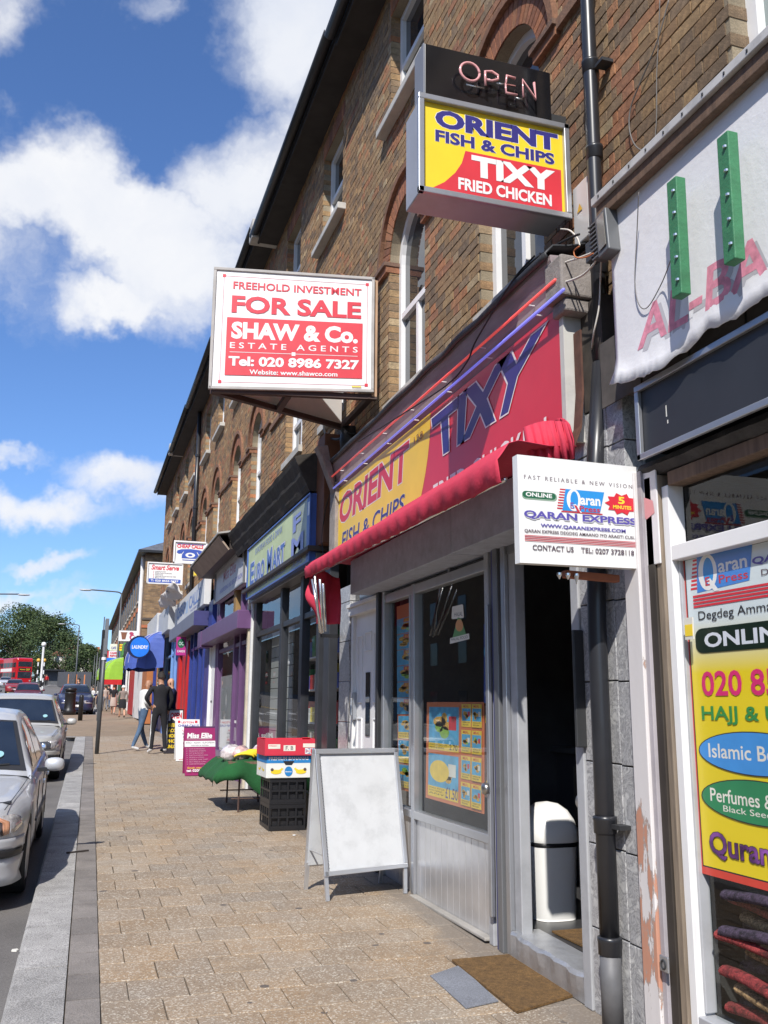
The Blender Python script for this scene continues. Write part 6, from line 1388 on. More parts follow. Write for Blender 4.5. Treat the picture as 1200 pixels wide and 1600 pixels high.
for (x0, zz_) in ((3.1, 5.55),): q = MB(); q.box(2.60, 13, yC-.05, yC-.003, zz_, zz_+.10); q.build('string_course', mat('dark_course', (.10, .08, .065), .9), BC); q = MB(); q.box(2.60, 3.9, yC-.04, yC-.004, zz_-.38, zz_-.24); q.build('red_course', RB, BC)
ca = YP(246, 975, yC); q = MB(); n = 14
for i in range(n):
    a0, a1 = math.pi*i/n+.02, math.pi*(i+1)/n-.02; P = []
    for yy in (yC-.04, yC+.02):
        for rr, a in ((.55, a0), (.80, a0), (.80, a1), (.55, a1)): P.append((4.12+rr*math.cos(a), yy, 5.62+rr*math.sin(a)))
    q.add(P, [[0,1,2,3],[0,4,5,1],[1,5,6,2],[2,6,7,3],[3,7,4,0]])
q.build('arch', RB, BC); q = MB(); q.add([(4.12+.55*math.cos(math.pi*i/12), yC-.01, 5.62+.55*math.sin(math.pi*i/12)) for i in range(13)]+[(3.57, yC-.01, 4.3), (4.67, yC-.01, 4.3)], [list(range(13))+[13, 14]]); wv = q.build('window', UPVC, BC); q = MB(); q.add([(4.12+.47*math.cos(math.pi*i/12), yC-.02, 5.62+.47*math.sin(math.pi*i/12)) for i in range(13)]+[(3.65, yC-.02, 4.4), (4.59, yC-.02, 4.4)], [list(range(13))+[13, 14]]); q.build('pane', WGLASS, wv)
for x_, z_ in ((3.8, 7.2), (3.8, 8.4)): q = MB(); q.box(x_-.1, x_+.9, yC-.09, yC-.003, z_-.1, z_); q.build('sill', SILL, BC); q = MB(); q.box(x_, x_+.8, yC-.02, yC-.002, z_+.02, z_+.8); w_ = q.build('window', UPVC, BC); q = MB(); q.box(x_+.07, x_+.73, yC-.03, yC-.021, z_+.08, z_+.74); q.build('pane', WGLASS, w_)
for i in range(18):
    y = yC+1.6+i*2.7
    for (z_, h_) in ((4.6, 1.7), (6.9, 1.4)):
        q = MB(); q.box(2.60, 2.615, y, y+1.0, z_, z_+h_); w_ = q.build('window', mat('old_frame', (.25, .24, .22), .6), BC); q = MB(); q.box(2.590, 2.599, y+.12, y+.88, z_+.06, z_+h_-.06); q.build('pane', mat('dull_pane', (.05, .05, .055), .35, var=.3, spec=.3), w_)
        q = MB(); q.box(2.57, 2.619, y-.1, y+1.1, z_-.12, z_-.01); q.build('sill', SILL, BC)
        q = MB(); q.box(2.57, 2.619, y-.1, y+1.1, z_+h_+.01, z_+h_+.22); q.build('lintel', RB, BC)
SH = [('red', REDF), ('white', mat('pillar_white', (0,0,0))), ('blue', BLU), ('dark green', mat('dark_green_paint', (.02, .10, .05), .5)), ('grey', ALUP)]
cols = [('red', SIGNR), ('yellow', SIGNY), ('white', SIGNW), ('blue', SBL), ('green', mat('fascia_green', (.10, .35, .06), .5)), ('black', BLACKP)]
for i in range(9):
    y0 = 46.2+i*5.4; a = cols[(i*5) % 6]; b = SH[i % 5]
    far_shop(y0, y0+5.3, a[1], b[1], '%s fascia over a %s framed shopfront, %s shop beyond the side road' % (a[0], b[0], ['first', 'second', 'third', 'fourth', 'fifth', 'sixth', 'seventh', 'eighth', 'ninth'][i]), 3.7, 3.0, fx=2.3)
GRNA = mat('awning_lime', (.26, .46, .03), .6, var=.08)
c = YP(180, 1058, 58); dome(59.5, 2.35, c.z, 1.5, 1.9, 1.15, GRNA, 'lime green dome awning over a far shop')
q = MB(); a = YP(161, 1060, 57); q.box(a.x, 2.3, 57.0, 57.06, a.z-.35, a.z-.05); tag(q.build('shop_blind', REDF, loc=(1.8, 57, a.z)), 'red awning valance under the lime green awning', 'awning')
def far_sign(px, Y, label, base, prints=None, case=None):
    a, b = YP(px[0], px[1], Y), YP(px[2], px[3], Y); t = thing('box_sign', (a.x, Y, b.z), label, 'sign'); p = Panel(a, V3(b.x, Y, a.z), V3(b.x, Y, b.z), V3(a.x, Y, b.z), (0, -1, 0)); p.step = .003
    p.board(.15, base, t, 'case')
    if prints: prints(p); p.flush(t)
    q = MB(); q.beam((b.x-.05, Y+.08, (a.z+b.z)/2), (2.62, Y+.08, (a.z+b.z)/2), .05, .05); q.build('wall_arm', STEELD, t); return t
def prA(p):
    CU = mat('cup_brown', (.22, .09, .05), .5); p.poly([(.12, .2), (.45, .2), (.38, .85), (.19, .85)], CU); p.rect(.10, .16, .47, .24, CU); p.ell(.75, .62, .15, .26, mat('hen_red', (.45, .05, .12), .5)); p.ell(.80, .66, .10, .16, SIGNW); p.ell(.70, .25, .12, .13, mat('hen_red', (0,0,0)))
far_sign((186, 985, 213, 1002), 40, 'white sign with a brown cup and a red hen', SIGNW, prA)
def prB(p): p.rect(.45, 0, 1, 1, SIGNY); p.text('CAFE', .08, .4, .4, .8, VIO, .02); p.rect(.6, .2, .9, .35, REDP); p.rect(.62, .6, .85, .7, REDP)
far_sign((172, 1006, 196, 1017), 60, 'small yellow and white sign, topmost of the far cluster', PALE, prB)
def prC(p): p.rect(0, 0, .1, 1, REDP); p.text('CAMERA', .18, .15, .85, .45, REDP, .04); p.text('REPAIRS', .18, .55, .85, .85, REDP, .04)
far_sign((168, 1017, 190, 1028), 66, 'white sign with red capitals in the far cluster', SIGNW, prC)
far_sign((167, 1028, 184, 1034), 72, 'plain blue sign in the far cluster', mat('sign_azure', (0,0,0)))
far_sign((163, 1034, 178, 1040), 76, 'plain white sign, lowest of the far cluster', SIGNW)
# street across the road, out of the picture, but seen in the windows' reflections
ob = thing('terraced_houses_opposite', (-19, 20, 0), 'brick terrace across the road reflected in the shop windows', 'building')
q = MB(); q.box(-27, -19, -30, 170, -.3, 10.4); q.build('wall', FBY, ob)
for i in range(34):
    for z_ in (1.0, 4.4, 7.3): q = MB(); q.box(-18.99, -18.95, -28+i*5.3, -26.6+i*5.3, z_, z_+1.6); q.build('window', WGLASS, ob)
q = MB(); q.quad((-18.6, -30, 10.4), (-18.6, 170, 10.4), (-23, 170, 13), (-23, -30, 13)); q.build('roof', SLATE, ob)
# ================================================================ vehicles
SILV = bpy.data.materials.new('silver_metallic')
def carpaint(key, c, metal=.55, rough=.28):
    m = mat(key, c, .45, min(metal, .35), var=.03, vs=2, coat=.55); return m
GLC = glass_mat('car_glass', (.28, .33, .32), .01, 1.6)
RUB = mat('tyre_rubber', (.018, .018, .018), .8, var=.2); TRIM = mat('car_black_trim', (.02, .02, .022), .5); LENS = mat('headlamp_glass', (.50, .48, .48), .06, .3, var=.6, vs=16, coat=1); AMB = mat('indicator_amber', (.52, .26, .15), .15, var=.3, vs=20, coat=1); REDL = mat('tail_red', (.45, .02, .02), .2, coat=1)
def interp(T, y):
    if y <= T[0][0]: return T[0][1]
    for (a, va), (b, vb) in zip(T, T[1:]):
        if a <= y <= b: return va+(vb-va)*(y-a)/(b-a)
    return T[-1][1]
def smooth_interp(T, y):
    return interp(T, y)
def make_car(label, paint, loc, rz=0, L=4.47, Wd_=.87, H=1.40, kind='saloon', group=None, detail=True, look=0):
    k = L/4.47; hk = H/1.40
    t = thing('car', loc, label, 'car', group, rz=rz)
    TOP = [(0, .67), (.02, .69), (.06, .705), (.15, .715), (.35, .74), (.8, .79), (1.25, .85), (1.45, .875), (2.2, .88), (3.2, .91), (3.75, .94), (4.2, .93), (4.38, .86), (4.45, .70), (4.47, .6)]
    if kind == 'hatch': TOP = [(0, .55), (.04, .66), (.15, .76), (.4, .84), (1.0, .95), (1.3, .98), (4.2, 1.0), (4.4, .98), (4.45, .7), (4.47, .6)]
    WW = [(0, .50), (.03, .60), (.08, .70), (.16, .775), (.30, .825), (.55, .86), (1.0, .87), (3.6, .87), (4.1, .84), (4.3, .79), (4.42, .68), (4.47, .52)]
    def top(y): return interp(TOP, y/k)*hk
    def wid(y): return interp(WW, y/k)*Wd_/.87
    wr, wy, wz = .315, (.80*k, 3.52*k), .315
    ys = sorted(set([0, .015, .03, .055, .08, .12, .16, .22, .30, .38, .46]+[.5+.055*i for i in range(13)]+[1.25+.2*i for i in range(10)]+[3.2+.055*i for i in range(13)]+[3.95, 4.1, 4.2, 4.3, 4.38, 4.42, 4.45, 4.47])); ys = [y*k for y in ys]
    def sect(y):
        w = wid(y); zt = top(y); zb = .20 if .3*k < y < 4.2*k else .24+.0*y
        za = zb
        for c in wy:
            if abs(y-c) < .375: za = max(za, wz+math.sqrt(max(0, .375**2-(y-c)**2)))
        zm = max(.53, za+.02); zs = max(zt-.10, zm+.02)
        return [(0, zb), (w*.80, zb if za == zb else za-.0), (w*.965, max(zb+.03, za)), (w*.995, max(.40, za+.01)), (w, zm), (w*.985, zs), (w*.93, max(zt-.028, zs+.01)), (w*.80, zt+.006), (w*.4, zt+.024), (0, zt+.03)]
    rows = []
    for y in ys:
        s = sect(y); rows.append([V3(x, y, z) for x, z in s]+[V3(-x, y, z) for x, z in reversed(s[1:-1])])
    q = MB(); q.grid(rows, close=True); n = len(rows[0]); q.f.append(list(range(n))[::-1]); q.m.append(0); q.f.append([len(q.v)-n+i for i in range(n)]); q.m.append(0)
    body = q.build('body', paint, t, local=True, smooth=True, recalc=True)
    # greenhouse
    GR = [(1.28, .87), (1.40, .95), (1.60, 1.09), (1.80, 1.225), (1.96, 1.32), (2.10, 1.37), (2.5, 1.40), (2.9, 1.385), (3.15, 1.345), (3.40, 1.23), (3.65, 1.07), (3.85, .95)]
    if kind == 'hatch': GR = [(1.15, .98), (1.4, 1.14), (1.65, 1.30), (1.85, 1.38), (2.2, 1.42), (3.0, 1.42), (3.7, 1.38), (4.0, 1.26), (4.2, 1.12), (4.35, 1.0)]
    bz = .885*hk
    def gs(y, off=0):
        z = interp(GR, y/k)*hk+off*.7; wb = (wid(y)*.925)+off; h = z-bz; wt = wb-.40*max(h, 0)
        return wb, wt, z
    yy = [GR[0][0]*k+(GR[-1][0]-GR[0][0])*k*i/30 for i in range(31)]; rows = []
    for y in yy:
        wb, wt, z = gs(y); s = [(wb, bz-.03), ((wb+wt)/2+.008, (bz+z)/2-.01), (wt+.012, z-.045), (wt-.03, z-.012), (wt*.75, z+.003), (wt*.4, z+.012), (0, z+.016)]
        rows.append([V3(x, y, zz_) for x, zz_ in s]+[V3(-x, y, zz_) for x, zz_ in reversed(s[:-1])])
    q = MB(); q.grid(rows); q.build('roof', paint, t, local=True, smooth=True, recalc=True)
    y0, y1 = GR[0][0]*k, GR[4][0]*k if kind != 'hatch' else GR[3][0]*k
    def glassgrid(ya, yb, fr, ms, nm='windscreen', off=.006, n=8, m=None):
        rows = []
        for i in range(n+1):
            y = ya+(yb-ya)*i/n; wb, wt, z = gs(y); rows.append([V3((wt*f), y, z+.016-.02*f*f+off) for f in [fr*(-1+2*j/8) for j in range(9)]])
        q = MB(); q.grid(rows); return q.build(nm, m or GLC, t, local=True, smooth=True)
    glassgrid(y0+.05*k, y1-.03, .955, None, 'windscreen_surround', .003, m=TRIM)
    ws = glassgrid(y0+.10*k, y1-.06, .90, None, 'windscreen', .008, m=mat('windscreen_glass', (.015, .019, .024), .04, var=.5, vs=1.4, spec=1.0, coat=1))
    glassgrid(GR[-4][0]*k+.02, GR[-1][0]*k-.05, .88, None, 'rear_window', .008, m=mat('windscreen_glass', (0,0,0)))
    def side(ya, yb, s, nm='side_window'):
        rows = []
        for i in range(7):
            y = ya+(yb-ya)*i/6; wb, wt, z = gs(y); zt = min(z-.075, z-.06); P0 = (wb, bz-.03); P1 = ((wb+wt)/2+.008, (bz+z)/2-.01); P2 = (wt+.012, z-.045)
            def pt(f):
                zz_ = bz+.01+(zt-bz-.01)*f
                if zz_ < P1[1]: a = (zz_-P0[1])/(P1[1]-P0[1]); x = P0[0]+(P1[0]-P0[0])*a
                else: a = (zz_-P1[1])/max(P2[1]-P1[1], 1e-4); x = P1[0]+(P2[0]-P1[0])*a
                return V3(s*(x+.006), y, zz_)
            rows.append([pt(j/5) for j in range(6)])
        q = MB(); q.grid(rows); q.build(nm, mat('side_glass', (.04, .045, .05), .04, var=.3, vs=3, spec=1, coat=1), t, local=True, smooth=True)
    for s in (-1, 1): side(1.74*k, 2.42*k, s); side(2.50*k, 3.22*k, s)
    # nose details follow the plan curve of the bumper
    def bx(y, z):
        s = sect(max(y, 0)); 
        for (x0, z0), (x1, z1) in zip(s[2:], s[3:]):
            if z0 <= z <= z1: return x0+(x1-x0)*(z-z0)/max(z1-z0, 1e-5)
        return s[3][0]
    def path(sv, z):   # distance from the centre line round the corner -> point
        w0 = wid(0)*.99
        if sv <= w0: return V3(sv, -.0, z)
        y = 0; x = w0; acc = w0
        while acc < sv:
            y2 = y+.01; x2 = bx(y2, z); acc += math.hypot(.01, x2-x); y, x = y2, x2
        return V3(x, y, z)
    def patch(nm, s0, s1, z0, z1, m, off=.012, sides=(1, -1), n=8, z0b=None, z1b=None):
        for sd_ in sides:
            rows = []
            for i in range(n+1):
                s = s0+(s1-s0)*i/n; f = i/n; a = z0+((z0b if z0b is not None else z0)-z0)*f; b = z1+((z1b if z1b is not None else z1)-z1)*f
                row = []
                for j in range(4):
                    z = a+(b-a)*j/3; p0 = path(s, z); nn = V3(.6 if s > wid(0) else 0, -1, 0).normalized(); lean = max(0, z-.60)*.12
                    p = p0+nn*off+V3(0, lean*(1 if s < wid(0)*1.05 else .4), 0); row.append(V3(sd_*p.x, p.y, p.z))
                rows.append(row)
            q = MB(); q.grid(rows); q.build(nm, m, t, local=True, smooth=True, solid=.008)
    if detail:
        patch('bumper_strip', .0, .98, .385, .44, TRIM, .018, n=16); patch('bumper', 0, 1.06, .19, .385, paint, .010, n=14); patch('lower_bumper', 0, 1.06, .442, .52, paint, .012, n=14)
        patch('lower_grille', 0, .34, .25, .33, BLACK, .022); patch('fog_lamp', .44, .60, .27, .34, LENS, .024)
        patch('headlamp', .36, .70, .535, .66, mat('headlamp_dark', (.10, .11, .13), .06, .2, var=.6, vs=11, coat=1), .016, z0b=.545, z1b=.675); patch('indicator_lamp', .70, .765, .545, .675, AMB if look == 0 else LENS, .018, z0b=.555, z1b=.68); patch('indicator_lamp', .765, .94, .550, .68, LENS, .018, z0b=.60, z1b=.685)
        for sd_ in (1, -1):
            for sx in (.45, .59):
                c = path(sx, .60); q = MB(); q.lathe((0, 0, 0), [(0, 0), (.035, .0), (.045, .012), (.047, .02), (.03, .022), (.0, .023)], 16); q.v = [V3(sd_*c.x+v.x, c.y-.012-v.z, c.z+v.y) for v in q.v]; q.build('lamp_reflector', mat('reflector', (.75, .76, .78), .12, .9), t, local=True, smooth=True)
        patch('grille', .04, .28, .535, .65, BLACK, .016)
        for sd_ in (1, -1):
            q = MB(); q.tube([V3(sd_*(.80-.10*(1-f)), (.12+1.16*f)*k, interp(TOP, .12+1.16*f)*hk+.012) for f in [i/10 for i in range(11)]], .0035, 4); q.build('bonnet_gap', BLACK, t, local=True)
            for ys_ in (1.52, 2.46, 3.30): q = MB(); q.tube([V3(sd_*(wid(ys_*k)+.0), (ys_+(.02 if z_ > .7 else 0))*k, z_) for z_ in (.30, .45, .60, .75, .80)], .004, 4); q.build('door_gap', BLACK, t, local=True)
            for ys_ in (2.28, 3.15): q = MB(); q.beam((sd_*(wid(ys_*k)+.012), (ys_-.08)*k, .72*hk), (sd_*(wid(ys_*k)+.012), (ys_+.08)*k, .725*hk), .02, .025); q.build('door_handle', paint, t, local=True)
            q = MB(); q.tube([V3(sd_*(wid(y_*k)+.004), y_*k, .50) for y_ in (1.25, 1.8, 2.4, 3.0)], .012, 6); q.build('rub_strip', TRIM, t, local=True)
        patch('number_plate', 0, .26, .40, .51, SIGNW, .035)
        q = MB(); q.lathe((0, 0, 0), [(0, 0), (.04, 0), (.04, .004), (0, .005)], 14); wb, wt, z = gs(y0+.30*k); q.v = [V3(.52*1+v.x, y0+.20*k+v.y, interp(GR, (y0+.20*k)/k)*hk+.022+v.z+v.y*.6) for v in q.v]; q.build('tax_disc', mat('disc_teal', (.25, .45, .48), .4), t, local=True)
        q = MB(); q.beam((-.60, y0+.02, bz+.03), (.1, y0+.10, bz+.075), .012, .012); q.build('wiper', TRIM, t, local=True); q = MB(); q.beam((.05, y0+.02, bz+.03), (.62, y0+.10, bz+.07), .012, .012); q.build('wiper', TRIM, t, local=True)
    else:
        patch('headlamp', .36, .85, .58, .72, LENS, .016, n=5)
        patch('grille', .0, .30, .56, .68, BLACK, .016, n=4); patch('number_plate', 0, .26, .40, .51, SIGNW, .03, n=3)
    for sd_ in (1, -1):
        q = MB(); rows = []
        for i in range(9):
            a = -math.pi/2+math.pi*i/8; r = max(.02, math.cos(a)); rows.append([V3(sd_*(.985+.085*math.sin(a)*1.0), 1.66*k-.045*r*math.cos(b)*1.1-.0, .925*hk+.062*(r**.5)*math.sin(b)) for b in [2*math.pi*j/14 for j in range(14)]])
        q.grid(rows, close=True); mr_ = q.build('mirror', paint, t, local=True, smooth=True, recalc=True); q = MB(); q.beam((sd_*.84, 1.66*k, .88*hk), (sd_*.95, 1.66*k, .885*hk), .05, .035); q.build('mirror_arm', TRIM, mr_, local=True)
    for c in wy:
        for sd_ in (1, -1):
            q = MB(); X = sd_*(Wd_-.11); rows = []
            for (x, r) in ((-.09, .23), (-.095, .29), (-.07, .31), (.07, .31), (.095, .29), (.09, .23), (.07, .21), (.075, .0)): rows.append([V3(X+sd_*x, c+r*math.cos(a), wz+r*math.sin(a)) for a in [2*math.pi*j/24 for j in range(24)]])
            q.grid(rows, close=True); wo = q.build('wheel', RUB, t, local=True, smooth=False)
            q = MB(); rows = [[V3(X+sd_*x, c+r*math.cos(a), wz+r*math.sin(a)) for a in [2*math.pi*j/20 for j in range(20)]] for (x, r) in ((.088, .215), (.096, .20), (.080, .17), (.083, .06), (.09, .0))]; q.grid(rows, close=True); q.build('rim', ALU, wo, local=True)
    q = MB(); q.box(-.72, .72, .35*k, 4.1*k, .19, .75); q.build('underbody', BLACK, t, local=True)
    return t
def copy_tree(o, parent=None):
    c = o.copy(); COL.objects.link(c); c.parent = parent
    if parent is not None: c.matrix_parent_inverse = o.matrix_parent_inverse
    for ch in [x for x in o.children]: copy_tree(ch, c)
    return c
def rz_(Y): return gz(Y)-.12
sl = math.atan(.0225)
c1 = make_car('silver saloon parked nearest at the left edge of the picture', carpaint('paint_silver_grey', (.56, .575, .60), .6, .26), (-1.17, 7.60, rz_(7.60)))
c1.rotation_euler = (sl, 0, R(-.5))
c2 = make_car('beige silver saloon parked just beyond the nearest silver car', carpaint('paint_champagne', (.52, .51, .48), .6, .28), (-1.10, 16.9, rz_(16.9)), H=1.42, look=1); c2.rotation_euler = (sl, 0, R(-.5))
c3 = make_car('dark blue car parked beyond the black litter bin facing the camera', carpaint('paint_navy', (.03, .04, .10), .3), (-.10, 50, rz_(50)), detail=False, H=1.5, kind='hatch', look=1); c3.rotation_euler = (sl, 0, R(3))
far = [('maroon car coming up the road beyond the parked silver cars', (.16, .02, .04), -3.2, 66, 'saloon'), ('dark red car further up the road behind the maroon one', (.28, .02, .03), -5.9, 96, 'hatch'), ('pale silver hatchback in front of the left bus', (.50, .52, .56), -9.6, 136, 'hatch'), ('blue grey car beside the left bus', (.10, .15, .28), -11.9, 143, 'saloon'), ('dark car half hidden at the left edge of the road', (.03, .03, .04), -5.6, 62, 'saloon')]
for lab, c, x, y, kd in far: t = make_car(lab, carpaint('paint_'+str(int(x*10))+'t', c, .2), (x, y, rz_(y)), detail=False, kind=kd); t.rotation_euler = (sl, 0, R(4))
def bus(loc, rz, label, number):
    t = thing('double_decker_bus', loc, label, 'bus', 'red double decker buses', rz=rz); RD = mat('bus_red', (.52, .012, .02), .25, var=.04, coat=1)
    L, w, h = 10.2, 1.25, 4.35
    q = MB(); rows = []
    for (y, s, z1) in ((0, .93, h-.25), (.12, .99, h-.06), (.4, 1, h), (L-.3, 1, h), (L, .95, h-.15)):
        rows.append([V3(x*s*w, y, z) for x, z in ((-1, .3), (1, .3), (1, z1-.12), (.93, z1), (-.93, z1), (-1, z1-.12))])
    q.grid(rows, close=True); q.f.append([5,4,3,2,1,0]); q.m.append(0); n = len(q.v); q.f.append([n-6+i for i in range(6)]); q.m.append(0); q.build('body', RD, t, local=True, recalc=True)
    BG = mat('bus_glass', (.03, .035, .045), .05, var=.3, spec=1)
    def bxp(nm, m, *a): q = MB(); q.box(*a); return q.build(nm, m, t, local=True, bevel=.02)
    bxp('windscreen', BG, -1.05, 1.05, -.03, .05, 1.15, 2.15); bxp('upper_window', BG, -1.08, 1.08, -.03, .05, 2.95, 3.75); bxp('destination_blind', BLACK, -.95, .95, -.04, .05, 2.28, 2.72)
    p = Panel(V3(-.9, -.045, 2.70), V3(.9, -.045, 2.70), V3(.9, -.045, 2.30), V3(-.9, -.045, 2.30), (0, -1, 0)); p.step = .004; p.text(number, .62, .15, .95, .85, SIGNY, .03); p.text('Walthamstow', .05, .25, .55, .75, SIGNY, .02); p.flush(t)
    for s in (-1, 1):
        for i in range(7): bxp('side_window', BG, min(s*1.24, s*1.265), max(s*1.24, s*1.265), .5+i*1.35, 1.7+i*1.35, 2.85, 3.6); 
        for i in range(7): bxp('side_window', BG, min(s*1.24, s*1.265), max(s*1.24, s*1.265), .5+i*1.35, 1.7+i*1.35, 1.25, 2.05)
        bxp('side_advert', SIGNW, min(s*1.25, s*1.27), max(s*1.25, s*1.27), 2.2, 7, 2.2, 2.7)
        q = MB(); q.lathe((0, 0, 0), [(0, 0), (.11, .0), (.13, .02), (0, .03)], 12); q.v = [V3(s*.9+v.x, -.01-v.z, .75+v.y) for v in q.v]; q.build('headlight', LENS, t, local=True)
        for yw in (2.2, 7.6): q = MB(); q.tube([(s*1.0, yw, .5), (s*1.262, yw, .5)], .48, 18); q.build('wheel', RUB, t, local=True)
    return t
bus((-8.6, 160, gz(160)-.12), R(24), 'right hand red double decker bus standing by the beacon', '257')
bus((-13.6, 168, gz(168)-.12), R(20), 'red double decker bus cut by the left edge, behind the other bus', '56')
# ================================================================ street furniture
GRYP = mat('pole_grey', (.10, .105, .11), .5, .3, var=.15)
g0 = G(151, 1178)
pl = thing('signal_post', g0, 'grey street post with a narrow sign plate seen edge on, standing on the pavement', 'post')
q = MB(); q.tube([g0-V3(0, 0, .02), V3(g0.x+.02, g0.y, g0.z+2.5)], .045, 12); q.build('post', GRYP, pl, smooth=True)
q = MB(); q.tube([V3(g0.x+.02, g0.y, g0.z+2.03), V3(g0.x+.02, g0.y, g0.z+2.09)], .055, 12); q.build('white_band', SIGNW, pl)
q = MB(); q.box(g0.x+.00, g0.x+.075, g0.y-.05, g0.y+.42, g0.z+2.15, g0.z+2.95); q.build('sign_plate', ALUD, pl, bevel=.005); q = MB(); q.box(g0.x-.06, g0.x-.005, g0.y-.02, g0.y+.2, g0.z+2.08, g0.z+2.7); q.build('signal_box', BLACK, pl, bevel=.01)
def pole(px, Y, ztop, r, label, arm=None, band=None, cat='post'):
    a = YP(px, 1100, Y); z0 = gz(Y); t = thing('post' if not arm else 'street_lamp', (a.x, Y, z0), label, cat)
    q = MB(); q.tube([(a.x, Y, z0-.05), (a.x, Y, z0+ztop*.3), (a.x, Y, z0+ztop)], [r, r*.9, r*.6], 8); q.build('post', GRYP, t, smooth=True)
    if arm:
        q = MB(); q.tube(smooth([V3(a.x, Y, z0+ztop-.02), V3(a.x+arm*.12, Y, z0+ztop+.10), V3(a.x+arm*.5, Y, z0+ztop+.14), V3(a.x+arm, Y, z0+ztop+.18)], 4), r*.5, 8); q.build('arm', GRYP, t, smooth=True)
        q = MB(); e = V3(a.x+arm, Y, z0+ztop+.15); rows = [[e+V3(math.copysign(1, arm)*x, .13*rr*math.cos(b), .07*rr*math.sin(b)) for b in [2*math.pi*j/10 for j in range(10)]] for x, rr in ((-.1, .3), (0, .8), (.3, 1), (.55, .7), (.65, .1))]; q.grid(rows, close=True); q.build('lantern', mat('lantern_grey', (.45, .46, .47), .4), t, smooth=True)
    return t
pole(179, 60, 6.9, .085, 'tall street lamp with an arm reaching over the road, nearest the shops', -1.9, cat='street lamp')
pole(115, 112, 7.3, .09, 'distant street lamp in front of the dark trees', -1.7, cat='street lamp')
pole(-46, 62, 6.6, .085, 'street lamp whose lantern just enters at the left edge', 2.2, cat='street lamp')
pole(154, 75, 6.3, .07, 'tall thin mast behind the near post', cat='post'); pole(147, 58, 3.2, .05, 'plain post with a bracket, left of the near post'); pole(143, 90, 3.6, .05, 'slim post further up between lamp and mast')
pole(151, 64, 3.0, .06, 'short thick post just behind the near post')
q = MB(); a = YP(157, 1060, 40); q.box(a.x-.07, a.x+.06, 40, 40.2, a.z-.1, YP(157, 1008, 40).z); tl = thing('traffic_signal', (a.x, 40, gz(40)), 'black traffic signal head behind the near post', 'traffic signal'); q.build('head', BLACK, tl, bevel=.02); q = MB(); q.tube([(a.x, 40.1, gz(40)), (a.x, 40.1, a.z)], .05, 8); q.build('post', GRYP, tl)
def beacon(px, Y, h, ball, label, r=.06):
    a = YP(px, 1100, Y); z0 = gz(Y); t = thing('belisha_beacon', (a.x, Y, z0), label, 'beacon'); n = 8
    for i in range(n): q = MB(); q.tube([(a.x, Y, z0+h*i/n+.002), (a.x, Y, z0+h*(i+1)/n)], r, 8); q.build('band', SIGNW if i % 2 or ball == 'w' and i > 2 else BLACKP, t)
    q = MB(); q.lathe((a.x, Y, z0+h+.17), [(.02, -.17), (.13, -.12), (.18, 0), (.13, .12), (.02, .17)], 12); q.build('globe', SIGNW if ball == 'w' else mat('amber_globe', (.75, .42, .06), .4), t, smooth=True)
beacon(61, 70, 3.75, 'w', 'white globe on a tall striped pole in front of the buses', .08); beacon(54.6, 92, 2.9, 'a', 'amber crossing beacon to the near side of the white globe pole'); beacon(64, 92, 2.9, 'a', 'amber crossing beacon on the other side of the white globe pole')
# black litter bin and bollard
g0 = G(108, 1117); lb_ = thing('litter_bin', g0, 'round black litter bin on the built out pavement', 'litter bin')
q = MB(); q.lathe(g0, [(.30, 0), (.30, .22), (.27, .26), (.25, .30), (.25, .95), (.27, .97), (.27, 1.02), (.24, 1.05)], 24); q.build('bin_body', BLACK, lb_, smooth=True); q = MB(); q.lathe(g0, [(.24, 1.05), (.24, 1.12), (.27, 1.13), (.27, 1.20), (.20, 1.26), (.02, 1.29)], 24); q.build('bin_hood', BLACK, lb_, smooth=True)
g0 = G(125, 1126); bo = thing('bollard', g0, 'plain black bollard between the litter bin and the near post', 'bollard'); q = MB(); q.lathe(g0, [(.09, 0), (.09, .92), (.085, .98), (.05, 1.02), (.005, 1.03)], 16); q.build('shaft', BLACK, bo, smooth=True)
# ================================================================ boards and goods on the pavement
def a_board(name, FL, FR, TLp, TRp, depth, label, frame_m, face_m, prints=None, legs=True, toph=None):
    """FL/FR: feet on the ground; TL/TR px of the top; leans back in a real A shape"""
    t = thing(name, FL, label, 'sandwich board'); return t
FLp, FRp = G(512, 1408), G(633, 1396); w_ = (FRp-FLp); wd = w_.normalized(); back = V3(-wd.y, wd.x, 0)
sb = thing('sandwich_board', FLp, 'blank white sandwich board with silver frame standing outside the takeaway', 'sandwich board')
lean = .20; Hs = 1.10
T0 = FLp+back*lean+wd*-.0; T0.z = FLp.z+Hs; T1 = FRp+back*lean; T1.z = FRp.z+Hs
# keep the measured top corners in the leaning plane
nrm = w_.cross(T0-FLp).normalized()
def onp(x, y): d = ray(x, y); o = V3(0, 0, CH); tt = (FLp-o).dot(nrm)/d.dot(nrm); return o+d*tt
TLb, TRb, BRb, BLb = onp(494, 1175), onp(617, 1173), onp(633, 1352), onp(509, 1366)
p = Panel(TLb, TRb, BRb, BLb, (0, -1, 0)); WHB = mat('board_white', (.60, .615, .63), .45, var=.05, vs=6, grime=.30, gs=5); p.board(.012, WHB, sb, 'panel')
SF = mat('board_silver_frame', (.62, .63, .65), .35, .7, var=.08)
rim(p, .034, .022, SF, sb)
for (a, b) in ((BLb, FLp), (BRb, FRp)): q = MB(); q.beam(a, b, .028, .02, up=nrm); q.build('leg', SF, sb)
bk = back*.42
P0 = [TLb+back*.03, TRb+back*.03]; Q0 = [FLp+bk, FRp+bk]
for v in Q0: v.z = gz(v.y)
p = Panel(P0[0], P0[1], P0[1].lerp(Q0[1], .82), P0[0].lerp(Q0[0], .82), (0, 1, 0)); p.board(.012, WHB, sb, 'rear_panel'); rim(p, .034, .02, SF, sb, 'rear_frame')
